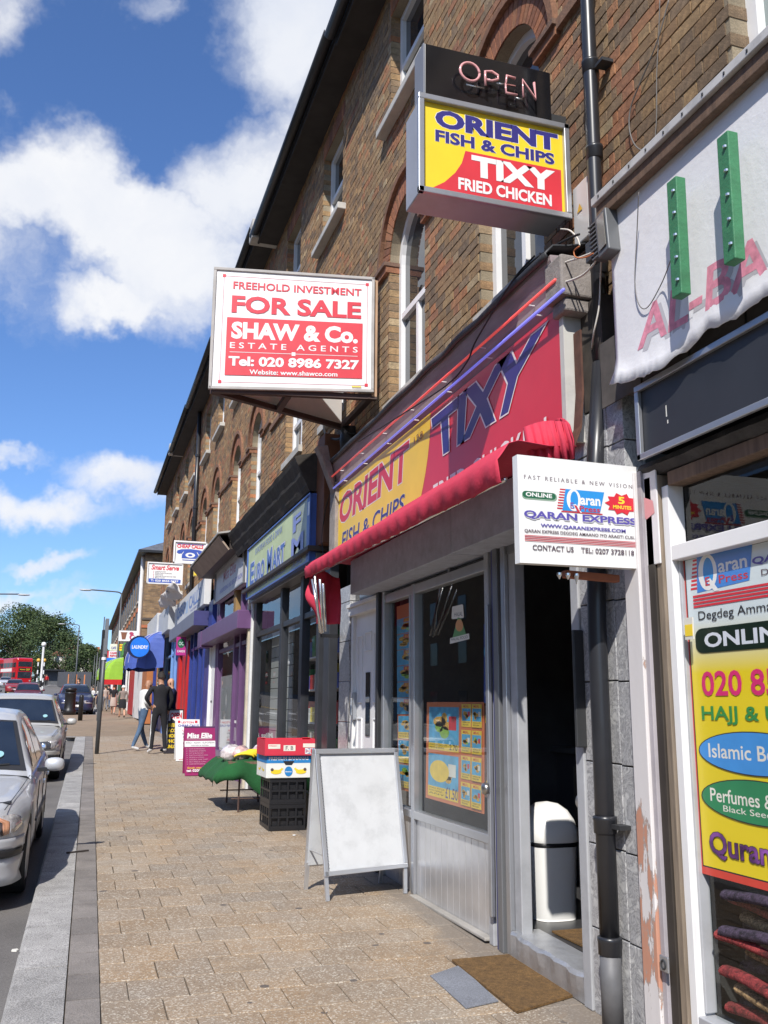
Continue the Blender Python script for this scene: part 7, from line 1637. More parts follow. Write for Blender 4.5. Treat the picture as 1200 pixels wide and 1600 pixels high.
for a, b in zip(P0, Q0): q = MB(); q.beam(a.lerp(b, .8), b, .028, .02, up=nrm); q.build('leg', SF, sb)
for s in (0, 1): q = MB(); q.beam(FLp.lerp(FRp, s)+back*.06+V3(0, 0, .30), Q0[s]+V3(0, 0, .30), .012, .006); q.build('stay', SF, sb)
for a, b in ((TLb, TRb),): q = MB(); q.beam(a+back*.014+V3(0, 0, .012), b+back*.014+V3(0, 0, .012), .03, .02); q.build('hinge_bar', SF, sb)
i = 0
for s in [j/34 for j in range(35)]: 
    q = MB(); c = TLb.lerp(BLb, .03+.94*s)+wd*.024-nrm*0; n_ = p.n*-1; q.box(c.x-.004, c.x+.004, c.y-.0145, c.y-.010, c.z-.003, c.z+.003); q.build('spring_tooth', ALUD, sb)
def panel_board(name, TLq, TRq, BLq, BRq, label, face, prints, th=.03, cat='sandwich board', lean=.12):
    BL_, BR_ = G(*BLq), G(*BRq); BR_.y = BL_.y+(BR_.y-BL_.y)*.3; BR_ = V3(YP(BRq[0], BRq[1], BR_.y).x, BR_.y, gz(BR_.y)); yt_ = BL_.y+lean
    a, b = YP(*TLq, yt_), YP(*TRq, yt_+BR_.y-BL_.y); b.z = a.z
    t = thing(name, BL_, label, cat); p = Panel(a, b, BR_+V3(0, 0, .01), BL_+V3(0, 0, .01), (0, -1, 0)); p.step = .0009; p.board(th, face, t, 'front_board'); prints(p); p.flush(t)
    q = MB(); off = V3(0, .42, 0); c_, d_ = a+V3(0, .03, 0), b+V3(0, .03, 0); e_, f_ = BR_+off, BL_+off; e_.z = gz(e_.y)+.01; f_.z = gz(f_.y)+.01
    q.slab([c_, d_, e_, f_], (0, .02, 0)); q.build('rear_board', face, t); return t
MG = mat('board_magenta', (.30, .02, .12), .45, var=.05)
def prM(p):
    p.rect(0, 0, 1, .03, PURD); p.text('Miss Ellie', .08, .135, .90, .245, SIGNW, .04, shear=.15); p.rect(.08, .255, .90, .262, SIGNW); p.rect(0, .30, 1, .42, SIGNW); p.text('AFRO - ASIAN - EUROPEAN', .03, .32, .97, .355, DK, 0); p.text('FOR MEN & WOMEN', .22, .38, .78, .405, DK, 0)
    for i, s_ in enumerate(('HAIR EXTENSIONS', 'RELAXING & PERMS', 'CUT & BLOW DRY', 'PLAITS & WEAVE ONS', 'MICRO & LATINO', 'NATURAL HAIR TWIST', 'HOT PRESS & TONG', 'HAIR EXTENSIONS')): p.text(s_, .14, .45+.044*i, .14+.034*len(s_), .475+.044*i, mat('pale_mauve', (.55, .32, .42), .5), .0); p.ell(.07, .463+.044*i, .012, .009, mat('pale_mauve', (0,0,0)), 8)
    p.text('Email: missellie', .08, .83, .7, .865, SIGNY, .01); p.text('tel: 0208 534', .04, .875, .72, .93, SIGNW, .03)
panel_board('sandwich_board', (288, 1135), (336, 1133), (289, 1213), (337, 1211), 'purple salon sandwich board listing hair styles', MG, prM)
def prW(p):
    p.text('LEYTON', .25, .05, .75, .10, REDP, .03); p.rect(.1, .03, .2, .09, REDP); p.rect(.8, .03, .9, .09, REDP); p.text('CHEAP CALLS', .1, .125, .95, .18, VIO, .03)
    for i, s_ in enumerate(('UK', '1P', 'ALL', '2', 'A MIN', '3', '1P', '8')): p.text(s_, .28, .25+.075*i, .5, .295+.075*i, REDP if i % 3 == 0 else DK, .01)
    p.rect(.1, .955, .9, .965, REDP)
panel_board('sandwich_board', (274, 1124), (312, 1123), (275, 1190), (314, 1188), 'white cheap calls sandwich board half behind the purple one', SIGNW, prW)
def prO(p):
    p.rect(.1, .03, .95, .27, SIGNW); p.text('OPEN', .2, .08, .9, .22, REDP, .05)
    for i, s_ in enumerate(('INTERNET', 'ACCESS', 'MOBILE', 'PHONE', 'UNLOCK')): p.text(s_, .12, .33+.12*i, .88, .41+.12*i, SIGNY, .03)
panel_board('sandwich_board', (262, 1108), (287, 1107), (256, 1178), (285, 1176), 'dark sandwich board with yellow lettering behind the three men', mat('board_dark', (.03, .025, .03), .5), prO, lean=.3)
# crates and boxes: a stack of two crates, a banana box and a red tray
cgx, cgy = G(420, 1302).x+.02, 10.25; cg = gz(cgy)
def crate(z0, label):
    t = thing('plastic_crate', (cgx+.2, cgy+.2, z0), label, 'crate', 'black crates under the banana box'); x0, x1, y0, y1, h = cgx, cgx+.40, cgy, cgy+.55, .27
    def b(nm, *a): q = MB(); q.box(*a); q.build(nm, BLACK, t)
    b('floor', x0, x1, y0, y1, z0+.0, z0+.015); b('shade_fill', x0+.03, x1-.03, y0+.03, y1-.03, z0+.016, z0+h-.02)  # solid black block added to stand in for the dark crate interior
    for (a, c, d, e, n_) in ((x0, x1, y0, y0+.014, 'x'), (x0, x1, y1-.014, y1, 'x'), (x0, x0+.014, y0+.015, y1-.015, 'y'), (x1-.014, x1, y0+.015, y1-.015, 'y')):
        b('rail', a, c, d, e, z0+h-.04, z0+h); b('rail', a, c, d, e, z0+.016, z0+.05); b('rail', a, c, d, e, z0+.13, z0+.15)
        k = 5
        for i in range(k):
            if n_ == 'x': xx_ = a+(c-a-.02)*i/(k-1); b('upright', xx_, xx_+.02, d, e, z0+.051, z0+.129); b('upright', xx_, xx_+.02, d, e, z0+.151, z0+h-.041)
            else: yy_ = d+(e-d-.02)*i/(k-1); b('upright', a, c, yy_, yy_+.02, z0+.051, z0+.129); b('upright', a, c, yy_, yy_+.02, z0+.151, z0+h-.041)
crate(cg+.002, 'black plastic crate at the bottom of the stack'); crate(cg+.275, 'black plastic crate directly under the banana box')
z0 = cg+.55
bb_ = thing('banana_box', (cgx+.2, cgy+.2, z0), 'white and blue banana carton between the red tray and black crates', 'box'); CARD = mat('carton_white', (.72, .72, .68), .7, var=.05); XA, XB_, YA_ = cgx-.05, cgx+.44, cgy-.02; hb = .235
q = MB(); q.box(XA, XB_, YA_, cgy+.55, z0, z0+hb); q.build('carton', CARD, bb_, bevel=.006)
BBL = mat('carton_blue', (.02, .20, .50), .5); BY = mat('banana_yellow', (.80, .58, .03), .5, var=.1)
def banana(p, u, v, s, flip):
    P = []
    for i in range(9): a = R(20+110*i/8); P.append((u+flip*s*math.cos(a), v+s*1.5*math.sin(a)))
    for i in range(9): a = R(130-110*i/8); P.append((u+flip*s*.72*math.cos(a)-flip*.0, v+s*1.05*math.sin(a)-.02))
    p.poly(P, BY)
def prBn(p):
    p.rect(0, 0, 1, .33, BBL); p.text('PREMIUM BANANAS', .05, .05, .95, .20, SIGNW, .03); p.poly([(.37, .24), (.63, .24), (.57, .42), (.43, .42)], BLACKP); banana(p, .24, .50, .15, 1); banana(p, .76, .50, .15, -1); p.lay += 1; p.ell(.22, .72, .12, .10, BY); p.ell(.78, .72, .12, .10, BY); p.ell(.5, .70, .09, .22, BBL); p.text('Bananas', .43, .68, .57, .74, SIGNW, .02); p.ell(.13, .62, .035, .07, mat('handhole', (.10, .06, .04), .8)); p.ell(.87, .62, .035, .07, mat('handhole', (0,0,0)))
p = Panel(V3(XA, YA_-.001, z0+hb), V3(XB_, YA_-.001, z0+hb), V3(XB_, YA_-.001, z0), V3(XA, YA_-.001, z0), (0, -1, 0)); prBn(p); p.flush(bb_)
p = Panel(V3(XA-.001, cgy+.55, z0+hb), V3(XA-.001, YA_, z0+hb), V3(XA-.001, YA_, z0), V3(XA-.001, cgy+.55, z0), (-1, 0, 0)); p.rect(0, 0, 1, .33, BBL); banana(p, .3, .5, .15, 1); banana(p, .7, .5, .15, -1); p.flush(bb_, 'side_print')
z1 = z0+hb+.004; rt = thing('fruit_tray', (cgx+.2, cgy+.2, z1), 'open red cardboard fruit tray on top of the banana box', 'box'); XA2, XB2, YA2, YB2, h2 = cgx-.08, cgx+.52, cgy-.06, cgy+.42, .17
CR = mat('tray_red', (.60, .03, .06), .6, var=.06)
q = MB(); q.box(XA2, XB2, YA2, YB2, z1, z1+.01); q.build('tray_floor', CR, rt)
for (a, b, c, d) in ((XA2, XB2, YA2, YA2+.008), (XA2, XB2, YB2-.008, YB2), (XA2, XA2+.008, YA2+.009, YB2-.009), (XB2-.008, XB2, YA2+.009, YB2-.009)): q = MB(); q.box(a, b, c, d, z1+.011, z1+h2); q.build('tray_side', CR, rt)
for (a, b) in ((XA2, YA2), (XB2-.09, YA2), (XA2, YB2-.09), (XB2-.09, YB2-.09)): q = MB(); q.box(a+.004, a+.086, b+.009, b+.081, z1+h2+.001, z1+h2+.006); q.build('corner_flap', CR, rt)
p = Panel(V3(XA2, YA2-.001, z1+h2), V3(XB2, YA2-.001, z1+h2), V3(XB2, YA2-.001, z1), V3(XA2, YA2-.001, z1), (0, -1, 0))
for (a, b, c, d) in ((.06, .30, .28, .58), (.34, .36, .56, .72), (.70, .26, .97, .50)): p.rect(a, b, c, d, PALE)
p.text('FRESH', .08, .36, .22, .44, REDP, .01); p.text('F. B', .38, .42, .52, .66, DK, .01); p.rect(.74, .54, .97, .92, SIGNW); p.rect(.75, .57, .96, .89, mat('flag_blue', (.02, .04, .28), .5))
for (P) in ([(.75, .57), (.78, .57), (.96, .84), (.96, .89), (.93, .89), (.75, .62)], [(.96, .57), (.93, .57), (.75, .84), (.75, .89), (.78, .89), (.96, .62)], [(.835, .57), (.875, .57), (.875, .89), (.835, .89)], [(.75, .69), (.96, .69), (.96, .77), (.75, .77)]): p.poly(P, SIGNW)
for (P) in ([(.845, .57), (.865, .57), (.865, .89), (.845, .89)], [(.75, .71), (.96, .71), (.96, .75), (.75, .75)]): p.poly(P, REDP)
p.flush(rt)
# table with the green cloth and bagged fruit
tb = thing('folding_table', (2.2, 12.3, gz(12.3)), 'small folding table with thin metal legs under a green cloth', 'table')
tx0, tx1, ty0, ty1 = 1.80, 2.42, 11.75, 12.9; tz = gz(12)+.60
q = MB(); q.box(tx0, tx1, ty0, ty1, tz-.03, tz); q.build('table_top', WOODBR, tb)
LEGM = mat('table_leg_brown', (.10, .06, .05), .6, .3, var=.3)
for (x, y, x2) in ((tx0+.08, ty0+.1, tx0+.05), (tx1-.08, ty0+.1, tx1-.05), (tx0+.08, ty1-.1, tx0+.05), (tx1-.08, ty1-.1, tx1-.05)): q = MB(); q.tube([(x+(.08 if x < 2 else 0), y, tz-.03), (x2+(.10 if x < 2 else 0), y-.03, gz(y))], .012, 7); q.build('leg', LEGM, tb)
for y in (ty0+.08, ty1-.12): q = MB(); q.tube([(tx0+.06, y, gz(y)+.16), (tx1-.06, y, gz(y)+.16)], .009, 6); q.build('stretcher', LEGM, tb)
GC_ = mat('green_baize', (.010, .085, .022), .95, var=.25, fine=.2, bump=.4, bs=120)
rows = []
nx, ny = 26, 22
for j in range(ny+1):
    v = j/ny; row = []
    for i in range(nx+1):
        u = i/nx; x = tx0-.26+(tx1-tx0+.36)*u; y = ty0-.16+(ty1-ty0+.22)*v
        dx = max(tx0-x, x-tx1, 0); dy = max(ty0-y, y-ty1, 0); drop = math.hypot(dx, dy)
        z = tz+.008-drop*(.95 if dx > dy else 1.3)+.006*math.sin(u*20)*math.sin(v*17)+.03*noise.noise(V3(u*5, v*5, 0))
        if dy > 0: z -= 1.6*dy*max(0, 1-abs(u-.72)/.28)
        row.append(V3(min(max(x, tx0-.20), tx1+.06)+.012*math.sin(v*11)*(drop > 0), max(y, ty0-.09)+.012*math.sin(u*15)*(drop > 0), z))
    rows.append(row)
q = MB(); q.grid(rows); tag(q.build('tablecloth', GC_, loc=(2.1, 12.2, tz), smooth=True, solid=.006), 'bright green cloth draped unevenly over the fruit table', 'tablecloth')
BAG = mat('clear_bag', (.66, .58, .58), .2, var=.35, vs=14, coat=.8, bump=.6, bs=26)
def lump(c, r, m, nm, lab, cat, grp=None, seed=0, sq=.75):
    q = MB(); rows = []
    for i in range(11):
        a = -math.pi/2+math.pi*i/10; row = []
        for j in range(18):
            b = 2*math.pi*j/18; d = V3(math.cos(a)*math.cos(b), math.cos(a)*math.sin(b), math.sin(a)*sq); k = 1+.28*noise.noise(d*2.4+V3(seed*3.1, 0, 0)); row.append(V3(*c)+d*r*k)
        rows.append(row)
    q.grid(rows, close=True); o = q.build(nm, m, loc=c, smooth=True); tag(o, lab, cat, grp); return o
FRT = mat('fruit_reddish', (.45, .16, .10), .4, var=.6, vs=18)
bgx = [(tx0+.06, 12.0, 'pinkish'), (tx0+.17, 11.95, 'pale'), (tx0+.12, 12.35, 'rosy'), (tx0+.44, 11.95, 'cream'), (tx0+.50, 12.3, 'mottled')]
for i, (x, y, a) in enumerate(bgx): lump((x, y, tz+.085), .13, BAG if i % 2 == 0 else mat('clear_bag_red', (.55, .36, .34), .25, var=.5, vs=18, coat=.8, bump=.6, bs=26), 'fruit_bag', a+' plastic bag of fruit, '+['nearest the road', 'second from the road', 'behind the nearest bags', 'beside the bananas', 'close to the shop front'][i]+' on the green cloth', 'bag', 'bags of fruit on the table', seed=i)
bn_ = thing('banana_bunch', (tx0+.28, 11.84, tz+.1), 'yellow bananas in a bag at the front of the table', 'bananas')
for i in range(5):
    q = MB(); P = [V3(tx0+.20+.03*i+.02*math.sin(a*2), 11.82+.012*i, tz+.03+.06*math.sin(a)+.010*i) + V3(.12*math.cos(a)-.0, 0, 0) for a in [R(10+150*j/8) for j in range(9)]]; q.tube(P, [.005, .011, .015, .017, .017, .016, .014, .009, .004], 8); q.build('banana', BY, bn_, smooth=True)
# small litter on the pavement
for i, (x, y) in enumerate(((600, 1251), (548, 1338), (460, 1306), (716, 1442), (24, 1487))):
    c = G(x, y); s = random.uniform(.012, .028); q = MB(); q.slab([c+V3(s*math.cos(a)*random.uniform(.6, 1.2), s*math.sin(a), .012) for a in [R(72*j) for j in range(5)]], (0, 0, -.007)); tag(q.build('litter_scrap', SIGNW if i != 4 else PALE, loc=c), ['white paper scrap by the shop step on the paving', 'small pale scrap beside the sandwich board foot', 'pale scrap near the crates', 'white scrap near the stall riser', 'crumpled white tissue in the gutter by the kerb'][i], 'litter')
q = MB(); a, b = G(104, 1334), G(138, 1330); q.beam(a+V3(0, 0, .008), b+V3(0, 0, .008), .02, .012); tag(q.build('twig', mat('twig_dark', (.04, .03, .025), .9), loc=a), 'dark twig lying across the kerb', 'twig')
# ================================================================ people
SKIN = mat('skin', (.52, .28, .18), .55, var=.06); SKIN2 = mat('skin_tan', (.40, .21, .13), .55, var=.06)
def person(loc, face, H, label, cl, pose=None, hair=None, skin=SKIN, bald=False, skirt=None, fingers=True, paper=None, bag=None):
    """one continuous body grown from a jointed skeleton; +y is the way the person faces"""
    t = thing('person', loc, label, 'person', rz=face); s = H/1.75; P = dict(
        hip=(0, 0, .93), belly=(0, 0, 1.07), chest=(0, 0, 1.27), neck=(0, 0, 1.47), head0=(0, .01, 1.56), head1=(0, .015, 1.64), head2=(0, .0, 1.71),
        shL=(-.185, 0, 1.40), elL=(-.235, -.02, 1.14), wrL=(-.24, .06, .90), shR=(.185, 0, 1.40), elR=(.235, -.02, 1.14), wrR=(.24, .06, .90),
        hpL=(-.09, 0, .90), knL=(-.10, .03, .49), anL=(-.11, -.02, .09), toL=(-.13, .15, .035), hpR=(.09, 0, .90), knR=(.10, .03, .49), anR=(.11, -.02, .09), toR=(.13, .15, .035))
    P.update(pose or {}); P = {k: V3(*v)*s for k, v in P.items()}
    RAD = dict(hip=.135, belly=.13, chest=.155, neck=.055, head0=.075, head1=.088, head2=.062, shL=.065, shR=.065, elL=.047, elR=.047, wrL=.030, wrR=.030, hpL=.095, hpR=.095, knL=.062, knR=.062, anL=.045, anR=.045, toL=.035, toR=.035)
    E_ = [('hip', 'belly'), ('belly', 'chest'), ('chest', 'neck'), ('neck', 'head0'), ('head0', 'head1'), ('head1', 'head2'), ('chest', 'shL'), ('shL', 'elL'), ('elL', 'wrL'), ('chest', 'shR'), ('shR', 'elR'), ('elR', 'wrR'), ('hip', 'hpL'), ('hpL', 'knL'), ('knL', 'anL'), ('anL', 'toL'), ('hip', 'hpR'), ('hpR', 'knR'), ('knR', 'anR'), ('anR', 'toR')]
    P['ns'] = P['head0']+V3(0, .085, .035)*s; RAD['ns'] = .022; E_.append(('head1', 'ns'))
    for sd_ in 'LR':
        d = (P['wr'+sd_]-P['el'+sd_]).normalized(); side = V3(0, 1, 0)-d*d.y
        if side.length < .2: side = V3(1, 0, 0)
        side.normalize()
        P['pm'+sd_] = P['wr'+sd_]+d*.075*s; RAD['pm'+sd_] = .030; E_.append(('wr'+sd_, 'pm'+sd_))
        if fingers:
            for i, ln in enumerate((.062, .072, .068, .052)):
                a = P['pm'+sd_]+side*(.027-.018*i)*s+d*.015*s; P['f%d%s' % (i, sd_)] = a+d*ln*.55*s; P['g%d%s' % (i, sd_)] = a+d*ln*s+V3(0, .012, 0)*s; RAD['f%d%s' % (i, sd_)] = .0095; RAD['g%d%s' % (i, sd_)] = .008; E_ += [('pm'+sd_, 'f%d%s' % (i, sd_)), ('f%d%s' % (i, sd_), 'g%d%s' % (i, sd_))]
            P['th'+sd_] = P['wr'+sd_]+d*.05*s+side*.055*s; RAD['th'+sd_] = .011; E_.append(('wr'+sd_, 'th'+sd_))
    names = list(P); idx = {n: i for i, n in enumerate(names)}
    me = bpy.data.meshes.new('skeleton'); me.from_pydata([tuple(P[n]) for n in names], [(idx[a], idx[b]) for a, b in E_], [])
    bm = bmesh.new(); bm.from_mesh(me); ly = bm.verts.layers.skin.verify(); bm.verts.ensure_lookup_table()
    for n, i in idx.items(): r = RAD[n]*s; bm.verts[i][ly].radius = (r*(1.0 if n not in ('chest', 'belly', 'hip') else 1.18), r*(1 if n not in ('chest', 'belly', 'hip') else .82)); bm.verts[i][ly].use_root = (n == 'hip')
    bm.to_mesh(me); bm.free(); o = bpy.data.objects.new('body', me); COL.objects.link(o)
    m1 = o.modifiers.new('skin', 'SKIN'); m1.use_smooth_shade = True; m2 = o.modifiers.new('sub', 'SUBSURF'); m2.levels = 2 if fingers else 1
    dg = bpy.context.evaluated_depsgraph_get(); em = bpy.data.meshes.new_from_object(o.evaluated_get(dg)); bpy.data.objects.remove(o)
    em.materials.clear()
    for m in (skin, cl[0], cl[1], cl[2]): em.materials.append(m)
    zones = []
    sl_ = cl[3] if len(cl) > 3 else 1.0      # sleeve length down the arm
    for a, b in E_:
        if a in ('neck', 'head0', 'head1') or b.startswith(('pm', 'f', 'g', 'th')): z = 0
        elif a.startswith('el') : z = 1 if sl_ >= 1 else 0
        elif b.startswith('to') or b == 'to': z = 3
        elif a.startswith('kn'): z = 2 if (len(cl) < 5 or cl[4] >= 1) else 0
        elif a.startswith('hp'): z = 2
        elif b.startswith('hp'): z = 2
        else: z = 1
        zones.append((P[a], P[b], z))
    for p in em.polygons:
        c = p.center; best = None
        for a, b, z in zones:
            ab = b-a; tt = max(0, min(1, (c-a).dot(ab)/max(ab.length_squared, 1e-9))); d = (c-(a+ab*tt)).length
            if best is None or d < best[0]: best = (d, z)
        z = best[1]
        if z == 1 and c.z < .90*s: z = 2
        if z == 2 and c.z > 1.0*s: z = 1
        if z == 2 and c.z < .11*s: z = 3
        p.material_index = z; p.use_smooth = True
    ob = bpy.data.objects.new('body', em); COL.objects.link(ob); ob.parent = t
    hd = P['head1']
    if hair:
        q = MB(); rows = []
        for i in range(7):
            a = R(8+82*i/6); rows.append([hd+V3(.093*math.cos(a)*math.cos(b), -.012+.102*math.cos(a)*math.sin(b)-.01, .005+.105*math.sin(a)-(.045 if math.sin(b) < .2 else 0)*math.cos(a))*s for b in [2*math.pi*j/14 for j in range(14)]])
        q.grid(rows, close=True); q.build('hair', hair, t, local=True, smooth=True)
    for sd_ in (-1, 1):
        q = MB(); q.lathe((0, 0, 0), [(.0, -.01), (.012, 0), (0, .012)], 8); c = P['head0']+V3(sd_*.032, .068, .055)*s; q.v = [c+v*.8 for v in q.v]; q.build('eye', mat('eye_dark', (.05, .04, .035), .3), t, local=True)
        q = MB(); c = P['head0']+V3(sd_*.088, -.005, .035)*s; q.lathe((0, 0, 0), [(.0, -.03), (.014, -.015), (.016, .01), (0, .03)], 8); q.v = [c+v for v in q.v]; q.build('ear', skin, t, local=True, smooth=True)
    q = MB(); c = P['head0']+V3(0, .078, -.012)*s; q.beam(c-V3(.022, 0, 0), c+V3(.022, 0, 0), .008, .007); q.build('mouth', mat('lips', (.35, .13, .11), .5), t, local=True)
    if skirt:
        q = MB(); q.grid([[V3(r_*math.cos(b), r_*.8*math.sin(b), z_)*s for b in [2*math.pi*j/16 for j in range(16)]] for r_, z_ in ((.165, 1.0), (.185, .88), (.20, .72), (.205+.0, skirt[1]))], close=True); q.build('skirt', skirt[0], t, local=True, smooth=True)
    return t
WT = mat('cloth_white', (.66, .66, .64), .85, var=.08, bump=.3, bs=14); JN = mat('cloth_denim', (.07, .12, .20), .9, var=.3, vs=6, bump=.3); BKC = mat('cloth_black', (.012, .012, .015), .9, var=.2); NVC = mat('cloth_navy', (.015, .018, .06), .85, var=.2); SHO = mat('shoe_white', (.70, .70, .70), .5, var=.1); SHB = mat('shoe_dark', (.03, .03, .03), .5)
TAU = mat('cloth_taupe', (.22, .17, .15), .9, var=.1); KH = mat('cloth_khaki', (.25, .19, .14), .9, var=.1); BEI = mat('cloth_beige', (.42, .34, .29), .9); HBR = mat('hair_dark', (.02, .015, .012), .8, var=.3); HWH = mat('hair_white', (.72, .70, .66), .9, var=.1); GRT = mat('trousers_grey', (.17, .17, .18), .9)
m1 = G(214, 1173); m2 = G(246, 1178); m3 = G(268, 1176)
p1 = person(m1, R(-72), 1.68, 'bald man in a white top and blue jeans leaning in to talk', (WT, JN, SHO), dict(hip=(0, .10, .93), belly=(0, .10, 1.06), chest=(0, .12, 1.26), neck=(0, .17, 1.44), head0=(0, .20, 1.53), head1=(0, .20, 1.61), head2=(0, .17, 1.68), shL=(-.18, .11, 1.38), shR=(.18, .11, 1.38), elL=(-.22, .10, 1.12), wrL=(-.14, .28, 1.02), elR=(.22, .05, 1.13), wrR=(.15, .26, 1.0), hpL=(-.09, .10, .90), hpR=(.09, .10, .90), knL=(-.1, .12, .48), anL=(-.11, .28, .09), toL=(-.12, .45, .035), knR=(.1, .0, .50), anR=(.12, -.17, .09), toR=(.13, 0, .035)), skin=SKIN2)
p2 = person(m2, R(8), 1.80, 'man in a black jacket and black trousers with one hand on his hip', (BKC, BKC, SHO), dict(elL=(-.33, -.06, 1.17), wrL=(-.20, .02, 1.02), elR=(.26, .0, 1.13), wrR=(.22, .12, .92), anL=(-.15, -.02, .09), toL=(-.18, .14, .035), anR=(.15, -.02, .09), toR=(.2, .13, .035), knL=(-.13, .03, .49), knR=(.13, .03, .49)), hair=HBR, skin=SKIN2)
for sd_ in (-1, 1): q = MB(); q.tube([V3(sd_*.165, -.01, .86), V3(sd_*.172, 0, .5), V3(sd_*.18, -.02, .16)], .018, 6); q.build('trouser_stripe', WT, p2, local=True)
m3b = V3(m2.x+.28, m2.y+.55, gz(m2.y+.55))
p3 = person(m3b, R(60), 1.70, 'balding man in a navy jacket standing behind with a folded paper', (NVC, KH, SHB), dict(elR=(.24, .02, 1.12), wrR=(.22, .12, .88)), skin=SKIN)
q = MB(); c = m3b+V3(.12, -.22, .80); q.slab([c+V3(-.09, 0, -.28), c+V3(.02, 0, -.25), c+V3(.10, 0, .05), c+V3(.0, 0, .06)], (0, .012, 0)); tag(q.build('folded_paper', SIGNW, loc=c), 'folded white paper held low by the man in the navy jacket', 'paper')
def far_person(px, py, top, face, label, cl, **k):
    g = G(px, py); Hh = (py-top)/FPX*g.y*1.0; return person(g, face, Hh, label, cl, fingers=False, **k)
walk = dict(knL=(-.1, .12, .50), anL=(-.1, .22, .10), toL=(-.1, .38, .05), knR=(.1, .0, .50), anR=(.1, -.25, .14), toR=(.1, -.12, .04))
far_person(190, 1122, 1074, R(5), 'white haired woman in a taupe coat and black skirt walking away', (TAU, SKIN, SHB, 1, 0), pose=walk, hair=HWH, skirt=(BKC, .52))
far_person(176, 1117, 1073, R(-10), 'woman in a black top and pale skirt walking beside the white haired woman', (BKC, SKIN, SHO, 0, 0), pose=walk, hair=HBR, skirt=(BEI, .50))
far_person(163, 1112, 1074, R(10), 'man in a beige shirt and grey trousers walking away', (BEI, GRT, SHB, 0), pose=walk, hair=HBR)
far_person(154, 1110, 1076, R(160), 'person in a white shirt beside the near post', (WT, NVC, SHB, 0), hair=HBR); far_person(144, 1108, 1076, R(120), 'person in a white top and dark trousers, farthest left on the pavement', (WT, BKC, SHB), hair=HBR)
far_person(168, 1108, 1072, R(20), 'person in a dark top half hidden beyond the beige shirt', (BKC, JN, SHB), hair=HBR)
c = YP(122, 1085, 53); person(V3(c.x, 53, gz(53)), R(90), 1.72, 'person in dark clothes standing behind the dark blue car', (BKC, GRT, SHB), hair=HBR, fingers=False)
# ================================================================ trees, hoarding and houses up the road
LEAF = []
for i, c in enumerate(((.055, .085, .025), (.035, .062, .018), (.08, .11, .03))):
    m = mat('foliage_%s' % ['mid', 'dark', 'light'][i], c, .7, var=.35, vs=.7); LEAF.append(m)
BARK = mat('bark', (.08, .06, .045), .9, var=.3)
def tree(x, Y, H, Wc, label, seed, n=9000, leaf=.30, z0=None, crown0=.22):
    rr = random.Random(seed); z0 = gz(Y)-.1 if z0 is None else z0; t = thing('tree', (x, Y, z0), label, 'tree'); q = MB()
    top = V3(x, Y, z0+H*.55); q.tube([(x, Y, z0-.2), (x, Y, z0+H*.2), tuple(top)], [.32, .24, .12], 9); limbs = []
    clumps = []
    for i in range(26):
        a = rr.uniform(0, 2*math.pi); u = rr.uniform(0, 1); h = crown0+(1-crown0-.10)*u; env = math.sin(math.pi*min(1, (u*.80+.18)))**.7
        r = Wc/2*env*rr.uniform(.45, .88); clumps.append((V3(x+r*math.cos(a), Y+r*math.sin(a), z0+H*h), rr.uniform(.13, .23)*Wc))
    clumps.append((V3(x, Y, z0+H*.88), .15*Wc))
    for (c, r) in clumps[:14]:
        s = V3(x, Y, z0+H*rr.uniform(.15, .4)); q.tube([s, s.lerp(c, .5)+V3(0, 0, .3), c], [.12, .07, .02], 5)
    q.build('trunk', BARK, t, smooth=True)
    vs = []; fs = []; mi = []
    for k in range(n):
        c, r = rr.choice(clumps); d = V3(rr.gauss(0, 1), rr.gauss(0, 1), rr.gauss(0, 1)).normalized(); p = c+V3(d.x, d.y, d.z*.8)*r*(rr.random()**.35)*rr.uniform(.9, 1.12)
        if p.z < z0+H*crown0*.7: continue
        a = V3(rr.gauss(0, 1), rr.gauss(0, 1), rr.gauss(0, .6)).normalized(); b = a.cross(V3(rr.gauss(0, 1), rr.gauss(0, 1), rr.gauss(0, 1))).normalized(); L_ = leaf*rr.uniform(.6, 1.3); i0 = len(vs)
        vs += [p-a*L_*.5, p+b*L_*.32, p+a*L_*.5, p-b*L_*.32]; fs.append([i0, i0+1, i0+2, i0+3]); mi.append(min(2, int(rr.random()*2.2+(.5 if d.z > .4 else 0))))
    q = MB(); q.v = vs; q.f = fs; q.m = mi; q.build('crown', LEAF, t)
tx = lambda px, Y: YP(px, 1060, Y).x
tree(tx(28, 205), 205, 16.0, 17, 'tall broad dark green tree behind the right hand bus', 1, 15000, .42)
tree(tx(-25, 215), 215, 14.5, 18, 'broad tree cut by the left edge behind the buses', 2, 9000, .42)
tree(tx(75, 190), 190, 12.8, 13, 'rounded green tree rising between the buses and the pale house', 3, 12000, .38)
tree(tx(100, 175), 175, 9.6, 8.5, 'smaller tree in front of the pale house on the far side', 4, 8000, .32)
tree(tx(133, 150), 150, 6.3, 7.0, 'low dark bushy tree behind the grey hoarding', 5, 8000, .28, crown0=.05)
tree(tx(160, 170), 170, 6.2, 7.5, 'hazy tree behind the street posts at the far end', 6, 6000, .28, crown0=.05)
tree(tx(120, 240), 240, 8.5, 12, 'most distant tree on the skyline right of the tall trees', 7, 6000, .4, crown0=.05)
tree(tx(55, 235), 235, 13, 18, 'dark tree filling the gap behind the two tall trees', 8, 8000, .45, crown0=.05)
